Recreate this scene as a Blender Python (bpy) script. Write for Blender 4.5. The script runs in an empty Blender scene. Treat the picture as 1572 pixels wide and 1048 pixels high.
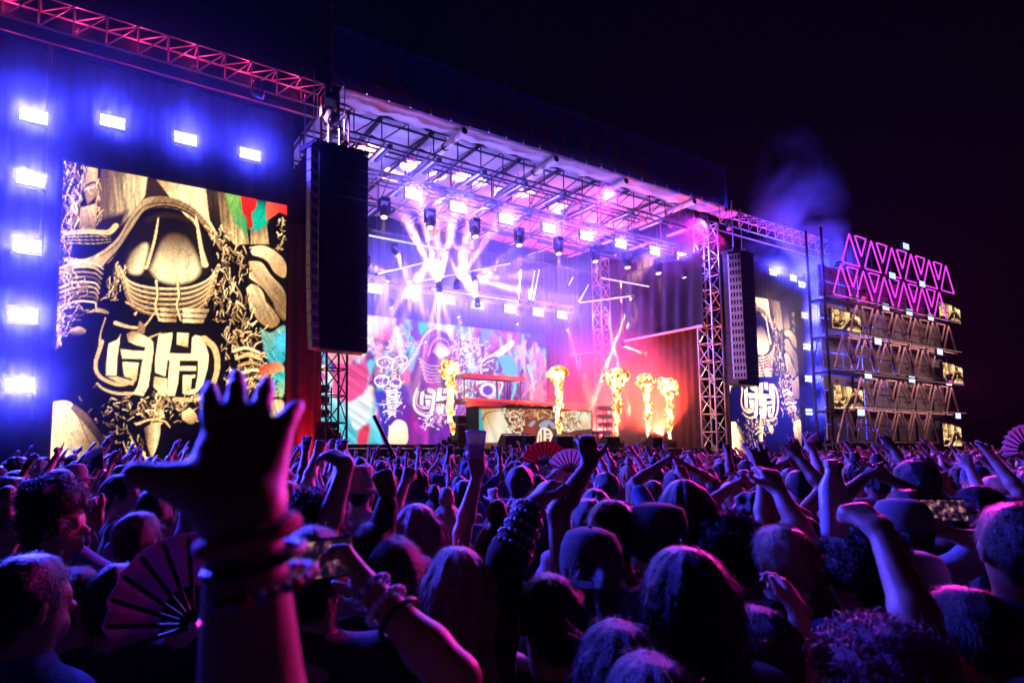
import bpy, bmesh, math, random
import numpy as np
from mathutils import Vector, Matrix, Euler

random.seed(7)
RNG = np.random.default_rng(11)
scene = bpy.context.scene
R = math.radians

# ------------------------------------------------------------------ camera
F_PX, PPX, PPY = 900.0, 613.0, 615.0
YAW, PITCH, EYE = R(28.3), math.atan(71 / 900), 1.95
FH = np.array([math.sin(YAW), math.cos(YAW), 0.0])
RT = np.array([math.cos(YAW), -math.sin(YAW), 0.0])
ZZ = np.array([0.0, 0.0, 1.0])
FW = FH * math.cos(PITCH) + ZZ * math.sin(PITCH)
UP = -FH * math.sin(PITCH) + ZZ * math.cos(PITCH)
CAM = np.array([0.0, 0.0, EYE])

cam_d = bpy.data.cameras.new('camera')
cam = bpy.data.objects.new('camera', cam_d)
scene.collection.objects.link(cam)
cam.location = CAM
cam.rotation_euler = (R(90) + PITCH, 0, -YAW)
cam_d.sensor_width = 36
cam_d.lens = F_PX / 1572 * 36
cam_d.shift_x = (786 - PPX) / 1572
cam_d.shift_y = (PPY - 524) / 1572
cam_d.clip_start, cam_d.clip_end = 0.05, 2000
cam_d.dof.use_dof = True
cam_d.dof.focus_distance = 16
cam_d.dof.aperture_fstop = 4.2
scene.camera = cam

# ------------------------------------------------------------------ night sky and moonlight
world = bpy.data.worlds.new('World')
scene.world = world
world.use_nodes = True
wn = world.node_tree
bg = wn.nodes['Background']
sky = wn.nodes.new('ShaderNodeTexSky')
sky.sky_type = 'NISHITA'
sky.sun_disc = False
sky.sun_elevation = R(2)
sky.sun_rotation = R(200)
wn.links.new(sky.outputs[0], bg.inputs[0])
bg.inputs[1].default_value = 0.0002
sun_d = bpy.data.lights.new('moon', 'SUN')
sun_d.energy = 0.003
sun_d.angle = R(0.5)
sun = bpy.data.objects.new('moon', sun_d)
scene.collection.objects.link(sun)
sun.rotation_euler = (R(50), 0, R(-20))

scene.view_settings.view_transform = 'Standard'
scene.view_settings.look = 'None'
scene.view_settings.exposure = 0
scene.view_settings.gamma = 1
scene.cycles.max_bounces = 4
scene.cycles.diffuse_bounces = 2
scene.cycles.glossy_bounces = 2
scene.cycles.transmission_bounces = 3
scene.cycles.transparent_max_bounces = 6
scene.cycles.volume_bounces = 0
scene.cycles.use_denoising = True
scene.cycles.sample_clamp_indirect = 3
scene.cycles.use_light_tree = True
scene.cycles.volume_step_rate = 1
scene.cycles.volume_max_steps = 64

COL = scene.collection


def px_ray(x, y):
    return FW + RT * (x - PPX) / F_PX + UP * (PPY - y) / F_PX


def at_y(x, y, Y):
    d = px_ray(x, y)
    return CAM + d * (Y / d[1])


def at_x(x, y, X):
    d = px_ray(x, y)
    return CAM + d * (X / d[0])


def at_d(x, y, D):
    d = px_ray(x, y)
    return CAM + d * (D / math.hypot(d[0], d[1]))


def to_px(P):
    q = np.asarray(P, float) - CAM
    w = q @ FW
    return PPX + F_PX * (q @ RT) / w, PPY - F_PX * (q @ UP) / w


# ------------------------------------------------------------------ materials
MATS = {}


def mat(name, color=(0.5, 0.5, 0.5), rough=0.6, metal=0.0, noise=0.0, scale=8.0, bump=0.0, bscale=60.0,
        emit=None, strength=1.0, spec=0.5, sheen=0.0, trans=0.0):
    if name in MATS:
        return MATS[name]
    m = bpy.data.materials.new(name)
    m.use_nodes = True
    nt = m.node_tree
    b = nt.nodes['Principled BSDF']
    b.inputs['Base Color'].default_value = (*color, 1)
    b.inputs['Roughness'].default_value = rough
    b.inputs['Metallic'].default_value = metal
    b.inputs['Specular IOR Level'].default_value = spec
    if sheen:
        b.inputs['Sheen Weight'].default_value = sheen
    if trans:
        b.inputs['Transmission Weight'].default_value = trans
    if noise or bump:
        tc = nt.nodes.new('ShaderNodeTexCoord')
    if noise:
        n = nt.nodes.new('ShaderNodeTexNoise')
        n.inputs['Scale'].default_value = scale
        n.inputs['Detail'].default_value = 5
        nt.links.new(tc.outputs['Object'], n.inputs['Vector'])
        r = nt.nodes.new('ShaderNodeValToRGB')
        r.color_ramp.elements[0].position = 0.3
        r.color_ramp.elements[1].position = 0.75
        r.color_ramp.elements[0].color = (*[c * (1 - noise) for c in color], 1)
        r.color_ramp.elements[1].color = (*[min(1, c * (1 + noise)) for c in color], 1)
        nt.links.new(n.outputs['Fac'], r.inputs['Fac'])
        nt.links.new(r.outputs['Color'], b.inputs['Base Color'])
        mr = nt.nodes.new('ShaderNodeMapRange')
        mr.inputs['To Min'].default_value = max(0.05, rough - 0.15)
        mr.inputs['To Max'].default_value = min(1, rough + 0.15)
        nt.links.new(n.outputs['Fac'], mr.inputs['Value'])
        nt.links.new(mr.outputs[0], b.inputs['Roughness'])
    if bump:
        n2 = nt.nodes.new('ShaderNodeTexNoise')
        n2.inputs['Scale'].default_value = bscale
        n2.inputs['Detail'].default_value = 4
        nt.links.new(tc.outputs['Object'], n2.inputs['Vector'])
        bp = nt.nodes.new('ShaderNodeBump')
        bp.inputs['Strength'].default_value = bump
        bp.inputs['Distance'].default_value = 0.02
        nt.links.new(n2.outputs['Fac'], bp.inputs['Height'])
        nt.links.new(bp.outputs['Normal'], b.inputs['Normal'])
    if emit:
        m.cycles.emission_sampling = 'NONE'
        b.inputs['Emission Color'].default_value = (*emit, 1)
        b.inputs['Emission Strength'].default_value = strength
    MATS[name] = m
    return m


def attr_screen(name, strength):
    """LED tile surface: every diode's own colour is stored on the mesh, the surface gives it off as light."""
    m = bpy.data.materials.new(name)
    m.use_nodes = True
    nt = m.node_tree
    b = nt.nodes['Principled BSDF']
    b.inputs['Base Color'].default_value = (0.01, 0.01, 0.01, 1)
    b.inputs['Roughness'].default_value = 0.5
    a = nt.nodes.new('ShaderNodeAttribute')
    a.attribute_name = 'diode'
    m.cycles.emission_sampling = 'NONE'
    nt.links.new(a.outputs['Color'], b.inputs['Emission Color'])
    b.inputs['Emission Strength'].default_value = strength
    MATS[name] = m
    return m


M_BLACK = mat('black_steel', (0.02, 0.02, 0.022), 0.5, 0.3, noise=0.3)
M_BOX = mat('black_paint', (0.018, 0.018, 0.02), 0.55, 0, noise=0.3, bump=0.2, bscale=120)
M_GRILLE = mat('speaker_grille', (0.012, 0.012, 0.014), 0.7, 0, bump=0.6, bscale=300)
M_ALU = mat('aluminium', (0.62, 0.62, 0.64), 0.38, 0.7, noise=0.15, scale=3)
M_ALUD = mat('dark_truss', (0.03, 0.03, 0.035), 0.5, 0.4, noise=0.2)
M_WHITE = mat('white_tube_paint', (0.75, 0.75, 0.77), 0.45, noise=0.06)
M_CANVAS = mat('roof_canvas', (0.62, 0.62, 0.66), 0.75, noise=0.12, scale=1.2, bump=0.3, bscale=6)
M_BANNER = mat('navy_banner', (0.03, 0.05, 0.26), 0.8, noise=0.3, scale=0.8, bump=0.3, bscale=5)
M_LETTER = mat('banner_letter', (0.16, 0.07, 0.10), 0.7, noise=0.2)
M_DRAPE = mat('black_drape', (0.010, 0.010, 0.013), 0.95, noise=0.35, scale=4, bump=0.2, bscale=40)
M_SCRIM = mat('grey_scrim', (0.022, 0.022, 0.03), 0.85, noise=0.35, scale=2)
M_RED = mat('red_strap', (0.55, 0.03, 0.03), 0.5, noise=0.2)
M_DECK = mat('stage_deck', (0.03, 0.03, 0.03), 0.45, noise=0.4, scale=2)
M_GROUND = mat('trampled_ground', (0.035, 0.032, 0.025), 0.95, noise=0.5, scale=1.5, bump=0.6, bscale=14)
M_WOOD = mat('plywood', (0.3, 0.17, 0.08), 0.6, noise=0.3, scale=6)
M_CASE = mat('road_case', (0.05, 0.035, 0.03), 0.5, noise=0.3)
M_CHAIN = mat('chain_steel', (0.35, 0.35, 0.36), 0.4, 0.8)


# ------------------------------------------------------------------ mesh helpers
def tag(o, label=None, cat=None, group=None, kind=None):
    if label:
        o['label'] = label
    if cat:
        o['category'] = cat
    if group:
        o['group'] = group
    if kind:
        o['kind'] = kind
    return o


def empty(name, loc=(0, 0, 0), label=None, cat=None, group=None):
    o = bpy.data.objects.new(name, None)
    o.empty_display_size = 0.2
    o.location = loc
    COL.objects.link(o)
    return tag(o, label, cat, group)


def mesh_obj(name, me, m=None, parent=None):
    o = bpy.data.objects.new(name, me)
    COL.objects.link(o)
    if m is not None and not me.materials:
        me.materials.append(m)
    if parent is not None:
        o.parent = parent
    return o


class MB:
    """collects boxes, tubes and sheets, built as one mesh object"""

    def __init__(self):
        self.v, self.f = [], []

    def add(self, vs, fs):
        n = len(self.v)
        self.v += [tuple(map(float, p)) for p in vs]
        self.f += [tuple(i + n for i in q) for q in fs]
        return self

    def box(self, c, s, rot=None):
        x, y, z = [k / 2 for k in s]
        vs = [Vector(p) for p in ((-x, -y, -z), (x, -y, -z), (x, y, -z), (-x, y, -z), (-x, -y, z), (x, -y, z), (x, y, z), (-x, y, z))]
        if rot is not None:
            q = Euler(rot).to_matrix() if not isinstance(rot, Matrix) else rot
            vs = [q @ p for p in vs]
        c = Vector(c)
        return self.add([p + c for p in vs], [(3, 2, 1, 0), (4, 5, 6, 7), (0, 1, 5, 4), (1, 2, 6, 5), (2, 3, 7, 6), (3, 0, 4, 7)])

    def tube(self, p0, p1, r0, r1=None, n=8):
        r1 = r0 if r1 is None else r1
        p0, p1 = Vector(p0), Vector(p1)
        q = (p1 - p0).normalized().to_track_quat('Z', 'Y')
        vs = []
        for p, r in ((p0, r0), (p1, r1)):
            for i in range(n):
                a = 2 * math.pi * i / n
                vs.append(p + q @ Vector((r * math.cos(a), r * math.sin(a), 0)))
        fs = [(i, (i + 1) % n, n + (i + 1) % n, n + i) for i in range(n)]
        fs += [tuple(range(n - 1, -1, -1)), tuple(range(n, 2 * n))]
        return self.add(vs, fs)

    def lathe(self, prof, c=(0, 0, 0), q=None, n=14):
        """prof: list of (radius, height) about Z"""
        c = Vector(c)
        vs = []
        for r, h in prof:
            for i in range(n):
                a = 2 * math.pi * i / n
                p = Vector((r * math.cos(a), r * math.sin(a), h))
                vs.append(c + (q @ p if q is not None else p))
        fs = []
        for k in range(len(prof) - 1):
            for i in range(n):
                j = (i + 1) % n
                fs.append((k * n + i, k * n + j, (k + 1) * n + j, (k + 1) * n + i))
        fs += [tuple(range(n - 1, -1, -1)), tuple(range((len(prof) - 1) * n, len(prof) * n))]
        return self.add(vs, fs)

    def build(self, name, m, parent=None, world=True, smooth=False, bevel=0.0):
        off = Vector(parent.location) if (parent is not None and world) else Vector((0, 0, 0))
        if parent is not None and world and parent.parent is not None:
            off += Vector(parent.parent.location)
        me = bpy.data.meshes.new(name)
        me.from_pydata([tuple(Vector(p) - off) for p in self.v], [], self.f)
        if bevel:
            bm = bmesh.new()
            bm.from_mesh(me)
            bmesh.ops.bevel(bm, geom=list(bm.edges), offset=bevel, segments=1, affect='EDGES', clamp_overlap=True)
            bm.to_mesh(me)
            bm.free()
        if smooth:
            me.polygons.foreach_set('use_smooth', [True] * len(me.polygons))
        me.update()
        return mesh_obj(name, me, m, parent)


UNIT = {}


def unit_tube(m, n=8):
    k = ('tube', m.name, n)
    if k not in UNIT:
        mb = MB().tube((0, 0, 0), (0, 0, 1), 1, n=n)
        me = bpy.data.meshes.new('tube')
        me.from_pydata(mb.v, [], mb.f)
        me.polygons.foreach_set('use_smooth', [len(p.vertices) == 4 for p in me.polygons])
        me.materials.append(m)
        UNIT[k] = me
    return UNIT[k]


def unit_box(m):
    k = ('box', m.name)
    if k not in UNIT:
        mb = MB().box((0, 0, 0), (1, 1, 1))
        me = bpy.data.meshes.new('box')
        me.from_pydata(mb.v, [], mb.f)
        bm = bmesh.new()
        bm.from_mesh(me)
        bmesh.ops.bevel(bm, geom=list(bm.edges), offset=0.03, segments=1, affect='EDGES')
        bm.to_mesh(me)
        bm.free()
        me.materials.append(m)
        UNIT[k] = me
    return UNIT[k]


def strut(name, p0, p1, r, m, parent=None, n=8):
    """a straight tube piece; alike pieces share one mesh. p0, p1 in world space, parent unrotated"""
    p0, p1 = Vector(p0), Vector(p1)
    o = mesh_obj(name, unit_tube(m, n), None, parent)
    off = Vector(parent.location) if parent is not None else Vector((0, 0, 0))
    q = (p1 - p0).normalized().to_track_quat('Z', 'Y')
    o.location = p0 - off
    o.rotation_mode = 'QUATERNION'
    o.rotation_quaternion = q
    o.scale = (r, r, (p1 - p0).length)
    return o


def slab(name, c, s, m, parent=None, rot=(0, 0, 0)):
    """a box piece sharing one mesh"""
    o = mesh_obj(name, unit_box(m), None, parent)
    off = Vector(parent.location) if parent is not None else Vector((0, 0, 0))
    o.location = Vector(c) - off
    o.rotation_euler = rot
    o.scale = s
    return o


def copy_tree(o, parent=None):
    c = o.copy()
    COL.objects.link(c)
    c.parent = parent
    for ch in o.children:
        copy_tree(ch, c)
    return c


def lamp(name, kind, loc, energy, color, parent=None, aim=None, size=None, angle=None, blend=0.3, radius=0.05, size_y=None, spread=None):
    d = bpy.data.lights.new(name, kind)
    d.energy = energy
    d.color = color
    if kind == 'SPOT':
        d.spot_size = angle
        d.spot_blend = blend
        d.shadow_soft_size = radius
    elif kind == 'AREA':
        d.shape = 'RECTANGLE'
        d.size = size
        d.size_y = size_y or size
        if spread:
            d.spread = spread
    else:
        d.shadow_soft_size = radius
    o = bpy.data.objects.new(name, d)
    COL.objects.link(o)
    off = Vector((0, 0, 0))
    if parent is not None:
        o.parent = parent
        off = Vector(parent.location)
    o.location = Vector(loc) - off
    if aim is not None:
        o.rotation_mode = 'QUATERNION'
        o.rotation_quaternion = (Vector(aim) - Vector(loc)).normalized().to_track_quat('-Z', 'Y')
    return o
# ------------------------------------------------------------------ ground
def make_ground():
    n = 48
    xs = np.linspace(-160, 240, n)
    ys = np.linspace(-60, 340, n)
    mb = MB()
    vs = [(x, y, float(RNG.normal(0, 0.015))) for y in ys for x in xs]
    fs = [(j * n + i, j * n + i + 1, (j + 1) * n + i + 1, (j + 1) * n + i) for j in range(n - 1) for i in range(n - 1)]
    mb.add(vs, fs)
    tag(mb.build('ground', M_GROUND, smooth=True), kind='structure')


make_ground()

DECK = 1.9
YF = 18.5                      # front plane of the stage roof
X0, X1 = 7.4, 28.6             # stage sides


# ------------------------------------------------------------------ trusses
def box_truss(root, a, b, side, up, bay, m, rc=0.03, rb=0.018, faces=('front', 'top'), name='', mb_=None):
    """four chords and lacing between a and b (the lower front chord); side and up are offset vectors"""
    a, b, side, up = Vector(a), Vector(b), Vector(side), Vector(up)
    cor = [Vector((0, 0, 0)), side, up, side + up]
    for c in cor:
        strut(name + 'chord', a + c, b + c, rc, m, root)
    L = (b - a).length
    k = max(1, round(L / bay))
    mb_ = mb_ or m
    for i in range(k + 1):
        p = a.lerp(b, i / k)
        if 'front' in faces:
            strut(name + 'upright', p, p + up, rb, mb_, root, 6)
        if 'back' in faces or i in (0, k):
            strut(name + 'upright', p + side, p + side + up, rb, mb_, root, 6)
        if 'top' in faces:
            strut(name + 'cross_strut', p + up, p + up + side, rb, mb_, root, 6)
        if i < k:
            q = a.lerp(b, (i + 1) / k)
            if 'front' in faces:
                strut(name + 'diagonal', p, q + up, rb, mb_, root, 6)
            if 'back' in faces:
                strut(name + 'diagonal', p + side + up, q + side, rb, mb_, root, 6)
            if 'top' in faces:
                strut(name + 'diagonal', p + up + side, q + up, rb, mb_, root, 6)
            if 'bottom' in faces:
                strut(name + 'diagonal', p, q + side, rb, mb_, root, 6)


def truss_tower(loc, h, w, bay, m, label):
    t = empty('truss_tower', loc, label, 'truss tower', 'truss towers holding up the stage roof')
    x, y, z = loc
    for dx in (-w / 2, w / 2):
        for dy in (-w / 2, w / 2):
            strut('chord', (x + dx, y + dy, z), (x + dx, y + dy, z + h), 0.045, m, t)
    k = round(h / bay)
    for i in range(k):
        za, zb = z + h * i / k, z + h * (i + 1) / k
        s = 1 if i % 2 else -1
        for (ax, ay, bx, by) in ((-1, -1, 1, -1), (-1, 1, -1, -1), (1, -1, 1, 1), (1, 1, -1, 1)):
            strut('ring_strut', (x + ax * w / 2, y + ay * w / 2, zb), (x + bx * w / 2, y + by * w / 2, zb), 0.025, m, t, 6)
            if s < 0:
                ax, ay, bx, by = bx, by, ax, ay
            strut('diagonal', (x + ax * w / 2, y + ay * w / 2, za), (x + bx * w / 2, y + by * w / 2, zb), 0.025, m, t, 6)
    slab('base_plate', (x, y, z + 0.03), (w + 0.3, w + 0.3, 0.06), m, t)
    return t


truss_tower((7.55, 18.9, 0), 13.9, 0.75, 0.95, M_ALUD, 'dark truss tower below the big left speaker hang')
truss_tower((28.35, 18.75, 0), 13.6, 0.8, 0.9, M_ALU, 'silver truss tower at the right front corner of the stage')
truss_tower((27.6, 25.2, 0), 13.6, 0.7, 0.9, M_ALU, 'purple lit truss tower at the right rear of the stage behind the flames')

# wing trusses reaching out from the roof to both sides
wl = empty('wing_truss', (0.5, 18.5, 13.7), 'magenta lit box truss running out to the left above the video screen', 'truss')
box_truss(wl, (-7.5, 18.5, 13.72), (7.0, 18.5, 13.72), (0, 0.7, 0), (0, 0, 0.9), 0.83, M_ALU, 0.035, 0.024)
wr = empty('wing_truss', (35, 18.5, 13.7), 'pink lit box truss running out to the right of the stage roof', 'truss')
box_truss(wr, (29.2, 18.5, 13.75), (40.2, 18.5, 13.75), (0, 0.7, 0), (0, 0, 0.9), 0.83, M_ALU, 0.035, 0.024)


def truss_warmer(root, x, y, z, col, e):
    mb = MB().lathe([(0.05, -0.1), (0.075, -0.1), (0.09, 0.05), (0.09, 0.09), (0.05, 0.09)], (x, y, z))
    mb.build('truss_warmer', M_BLACK, root)
    lamp('warmer_light', 'POINT', (x, y, z + 0.16), e, col, root, radius=0.06)


for x in np.arange(-5.6, 7, 1.66):
    truss_warmer(wl, x, 18.85, 13.98, (1.0, 0.03, 0.16), 42)
for x in np.arange(30.6, 40, 1.66):
    truss_warmer(wr, x, 18.85, 13.98, (1.0, 0.03, 0.14), 36)


# ------------------------------------------------------------------ stage platform
def make_stage():
    s = empty('stage_platform', (18, 23.5, 0), 'dark stage platform with panelled skirt behind the crowd', 'stage')
    slab('deck', (18, 24.0, DECK - 0.09), (X1 - X0 + 1.2, 10.6, 0.18), M_DECK, s)
    n = 18
    w = (X1 - X0 + 1.2) / n
    for i in range(n):
        slab('skirt_panel', (X0 - 0.6 + w * (i + 0.5), 18.73, 0.9), (w - 0.03, 0.04, 1.78), M_DRAPE, s)
    slab('edge_strip', (18, 18.685, DECK - 0.05), (X1 - X0 + 1.2, 0.02, 0.07), M_ALUD, s)
    for i in range(8):
        for yy in (20.5, 24, 28):
            strut('leg', (X0 + 3 * i, yy, 0), (X0 + 3 * i, yy, DECK - 0.18), 0.05, M_ALUD, s)
    b = empty('crowd_barrier', (18, 17.2, 0), 'steel crowd barrier in front of the stage skirt', 'barrier')
    for i in range(24):
        x = 5 + i * 1.1
        slab('panel', (x, 17.2, 0.62), (1.06, 0.03, 1.05), M_ALU, b)
        slab('rail', (x, 17.2, 1.17), (1.08, 0.08, 0.05), M_ALU, b)
        slab('foot', (x, 17.5, 0.03), (0.08, 0.9, 0.05), M_ALU, b)


make_stage()


# ------------------------------------------------------------------ stage roof
def sheet(prof, xs, fn=None, thick=0.03):
    """profile in (y, z) swept along x, given thickness downwards along the profile normal"""
    mb = MB()
    n, m_ = len(xs), len(prof)
    top = [(x, y + (fn(x, j)[0] if fn else 0), z + (fn(x, j)[1] if fn else 0)) for x in xs for j, (y, z) in enumerate(prof)]
    nor = []
    for j in range(m_):
        a, b = prof[max(0, j - 1)], prof[min(m_ - 1, j + 1)]
        t = Vector((b[0] - a[0], b[1] - a[1])).normalized()
        nor.append((-t.y, t.x))
    bot = [(p[0], p[1] + nor[k % m_][0] * thick, p[2] + nor[k % m_][1] * thick) for k, p in enumerate(top)]
    N = n * m_
    fs = []
    for i in range(n - 1):
        for j in range(m_ - 1):
            a, b, c, d = i * m_ + j, i * m_ + j + 1, (i + 1) * m_ + j + 1, (i + 1) * m_ + j
            fs.append((a, b, c, d))
            fs.append((d + N, c + N, b + N, a + N))
    for i in range(n - 1):
        for j in (0, m_ - 1):
            a, d = i * m_ + j, (i + 1) * m_ + j
            fs.append((a, d, d + N, a + N))
    for j in range(m_ - 1):
        for i in (0, n - 1):
            a, b = i * m_ + j, i * m_ + j + 1
            fs.append((a, b, b + N, a + N))
    return mb.add(top + bot, fs)


def make_roof():
    r = empty('stage_roof', (18, 23.5, 14.4), 'white canvas stage roof with dark trusses lit lavender from below', 'roof')
    xs = np.linspace(X0 + 0.2, X1 + 2.3, 120)

    def wob(x, j):
        k = 0.05 * math.sin(x * 2.9 + j) + 0.03 * math.sin(x * 7.1)
        return (0.0, k * (0.3 if j < 2 else 1))
    # canvas soffit behind the fascia
    prof = [(18.37, 14.60), (18.55, 14.57), (18.8, 14.55), (19.1, 14.58), (19.45, 14.68)]
    sheet(prof, xs, wob).build('front_soffit', M_CANVAS, r, smooth=True)
    # canvas panels between the fore and aft beams, each sagging a little
    bays = 9
    bx = np.linspace(X0 + 0.2, X1 - 0.1, bays + 1)
    for i in range(bays):
        xx = np.linspace(bx[i] + 0.04, bx[i + 1] - 0.04, 14)

        def sag(x, j, a=bx[i], b=bx[i + 1]):
            t = (x - a) / (b - a)
            return (0, -0.14 * math.sin(math.pi * t) + 0.02 * math.sin(9 * x + j))
        sheet([(19.5, 14.92), (20.5, 15.0), (22.5, 15.1), (24.5, 15.15), (26.5, 15.1), (28.6, 14.9)], xx, sag).build('canvas_panel', M_CANVAS, r, smooth=True)
    for i, x in enumerate(bx):
        slab('fore_aft_beam', (x, 24.0, 14.86), (0.1, 8.6, 0.1), M_ALUD, r)
        for y0, y1 in ((19.9, 21.3), (22.2, 23.9), (24.9, 26.6)):
            slab('white_rail', (x + 0.18, (y0 + y1) / 2, 13.84), (0.12, y1 - y0, 0.12), M_WHITE, r)
            slab('dark_rail', (x + 0.42, (y0 + y1) / 2, 13.9), (0.16, y1 - y0, 0.2), M_ALUD, r)
    # dark lattice beams across the stage
    for y, rb in ((19.55, 0.028), (21.9, 0.026), (24.6, 0.024)):
        box_truss(r, (X0, y, 13.78), (X1, y, 13.78), (0, 0.42, 0), (0, 0, 0.98), 1.18, M_ALUD, 0.045, rb, faces=('front',), name='roof_')
    # fore and aft lattice frames
    for i in range(1, bays):
        x = bx[i]
        strut('roof_chord', (x + 0.05, 19.6, 13.8), (x + 0.05, 27.5, 13.8), 0.04, M_ALUD, r)
        for k in range(3):
            y = 19.7 + k * 2.6
            strut('roof_diagonal', (x + 0.05, y, 13.8), (x + 0.05, y + 1.3, 14.75), 0.03, M_ALUD, r, 6)
            strut('roof_diagonal', (x + 0.05, y + 1.3, 14.75), (x + 0.05, y + 2.6, 13.8), 0.03, M_ALUD, r, 6)
    # four white tubes running back from the front edge
    for (fx, fy), (qx, qy) in (((713, 201), (634, 271)), ((854, 244), (764, 302)), ((961, 278), (859, 332)), ((1066, 309), (955, 354))):
        p = at_y(fx, fy, 18.35)
        lo, hi = 18.35, 26.0
        for _ in range(30):
            mid = (lo + hi) / 2
            if to_px((p[0], mid, p[2]))[0] > qx:
                lo = mid
            else:
                hi = mid
        q = (p[0], lo, p[2])
        strut('front_tube', p, q, 0.15, M_WHITE, r, 16)
        a = MB().lathe([(0.0, 0), (0.135, 0), (0.135, 0.01), (0.0, 0.01)], (p[0], p[1] - 0.012, p[2]), Euler((R(90), 0, 0)).to_matrix())
        a.build('tube_end', M_BLACK, r)
        for t in (0.34, 0.62):
            c = Vector(p).lerp(Vector(q), t)
            MB().lathe([(0.155, -0.05), (0.175, -0.05), (0.175, 0.05), (0.155, 0.05)], c, Euler((R(90), 0, 0)).to_matrix(), 16).build('red_clamp', M_RED, r, smooth=False)
            strut('tube_hanger', c, c + Vector((0, 0, 0.4)), 0.03, M_RED, r, 6)
    # red ratchet straps hanging from the lattice
    for i in range(1, bays + 1):
        x = bx[i] - 0.5
        strut('red_strap', (x, 21.2, 14.5), (x - 0.1, 21.1, 13.5), 0.03, M_RED, r, 6)
        slab('red_ratchet', (x + 0.05, 20.6, 14.1), (0.26, 0.14, 0.11), M_RED, r, (0, 0.4, 0.3))
    return r


ROOF = make_roof()


def make_banner():
    b = empty('fascia_banner', (18.4, 18.3, 14.55), 'dark navy fascia banner lettered along the front of the stage roof', 'banner')
    xs = np.linspace(7.2, 29.6, 70)
    prof = [(18.3, 14.56), (18.3, 15.2), (18.31, 15.9), (18.33, 16.4), (18.34, 16.8)]
    sheet(prof, xs, lambda x, j: (0.03 * math.sin(x * 1.7 + j), 0)).build('cloth', M_BANNER, b, smooth=True)
    for x in np.arange(7.6, 29.6, 0.9):
        strut('lacing_peg', (x, 18.24, 14.55), (x, 18.24, 14.72), 0.03, M_ALU, b, 6)
    cu = bpy.data.curves.new('t', 'FONT')
    cu.extrude = 0.02
    x = 13.35
    dg = None
    for ch in 'SUMMIT STAGE':
        if ch == ' ':
            x += 0.55
            continue
        cu.body = ch
        cu.size = 1.35
        to = bpy.data.objects.new('t', cu)
        COL.objects.link(to)
        bpy.context.view_layer.update()
        me = bpy.data.meshes.new_from_object(to.evaluated_get(bpy.context.evaluated_depsgraph_get()))
        bpy.data.objects.remove(to)
        co = np.array([v.co[:] for v in me.vertices])
        w = co[:, 0].max() - co[:, 0].min()
        o = mesh_obj('letter', me, None, b)
        me.materials.clear()
        me.materials.append(M_LETTER)
        o.rotation_euler = (R(90), 0, 0)
        o.location = Vector((x - co[:, 0].min(), 18.235, 14.85)) - Vector(b.location)
        x += w + 0.2
    # the mountain emblem at the left end of the banner
    pts = [(8.6, 14.95), (10.3, 14.95), (9.95, 15.35), (9.65, 15.2), (9.4, 15.95), (9.05, 15.95), (9.15, 15.35), (8.9, 15.3)]
    mb = MB()
    n = len(pts)
    mb.add([(x, 18.22, z) for x, z in pts] + [(x, 18.25, z) for x, z in pts], [tuple(range(n)), tuple(range(2 * n - 1, n - 1, -1))] + [(i, i + n, (i + 1) % n + n, (i + 1) % n) for i in range(n)])
    mb.build('peak_emblem', M_LETTER, b)
    strut('mast', (7.2, 18.4, 14.4), (7.2, 18.4, 17.4), 0.05, M_ALUD, b)
    MB().lathe([(0.0, 0), (0.1, 0.04), (0.13, 0.16), (0.08, 0.3), (0.0, 0.34)], (7.2, 18.4, 17.4)).build('mast_head', M_ALUD, b, smooth=True)
    strut('mast', (29.6, 18.4, 14.4), (29.6, 18.4, 16.9), 0.05, M_ALUD, b)


make_banner()


# ------------------------------------------------------------------ drapes
def drape(name, x0, x1, y, z0, z1, m, label, cat='drape', amp=0.03, wav=0.42, seed=0, group=None, axis='x'):
    rs = np.random.default_rng(seed)
    n = int(abs(x1 - x0) / wav * 8)
    ph = rs.uniform(0, 6, 4)
    mb = MB()
    rows = 6
    vs = []
    for side in (0, 1):
        for j in range(rows):
            z = z0 + (z1 - z0) * j / (rows - 1)
            for i in range(n + 1):
                x = x0 + (x1 - x0) * i / n
                s = amp * (math.sin(x / wav * 6.283 + ph[0] + 0.25 * math.sin(z * 0.6 + ph[1])) + 0.4 * math.sin(x / wav * 2.4 + ph[2]))
                p = (x, y + s + side * 0.012, z) if axis == 'x' else (y + s + side * 0.012, x, z)
                vs.append(p)
    N = rows * (n + 1)
    fs = []
    for j in range(rows - 1):
        for i in range(n):
            a = j * (n + 1) + i
            q = (a, a + 1, a + n + 2, a + n + 1)
            fs.append(q)
            fs.append(tuple(k + N for k in reversed(q)))
    mb.add(vs, fs)
    return tag(mb.build(name, m, smooth=True), label, cat, group)


drape('drape_wall', -7.6, 6.2, 19.35, 0.02, 13.6, M_DRAPE, 'tall black drape wall behind the left video screen and blue strobes', seed=1)
drape('drape_wall', 29.4, 39.2, 19.35, 0.02, 12.6, M_DRAPE, 'black drape wall behind the right video screen', seed=2)
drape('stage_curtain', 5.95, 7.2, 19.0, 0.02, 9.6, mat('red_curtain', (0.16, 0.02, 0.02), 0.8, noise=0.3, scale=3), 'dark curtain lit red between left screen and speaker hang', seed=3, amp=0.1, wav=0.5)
M_SDRAPE = mat('stage_drape', (0.035, 0.033, 0.036), 0.9, noise=0.3, scale=3)
drape('stage_backdrop', 7.2, 29.2, 28.55, DECK, 14.0, M_SDRAPE, 'black backdrop behind the stage video wall', seed=4)
drape('side_curtain', 19.6, 28.4, 28.9, DECK, 13.4, M_SDRAPE, 'dark curtain closing the right side of the stage', seed=5, axis='y')
drape('side_curtain', 20.6, 28.4, 7.25, DECK, 13.4, M_DRAPE, 'dark curtain closing the left side of the stage', seed=6, axis='y')


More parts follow.
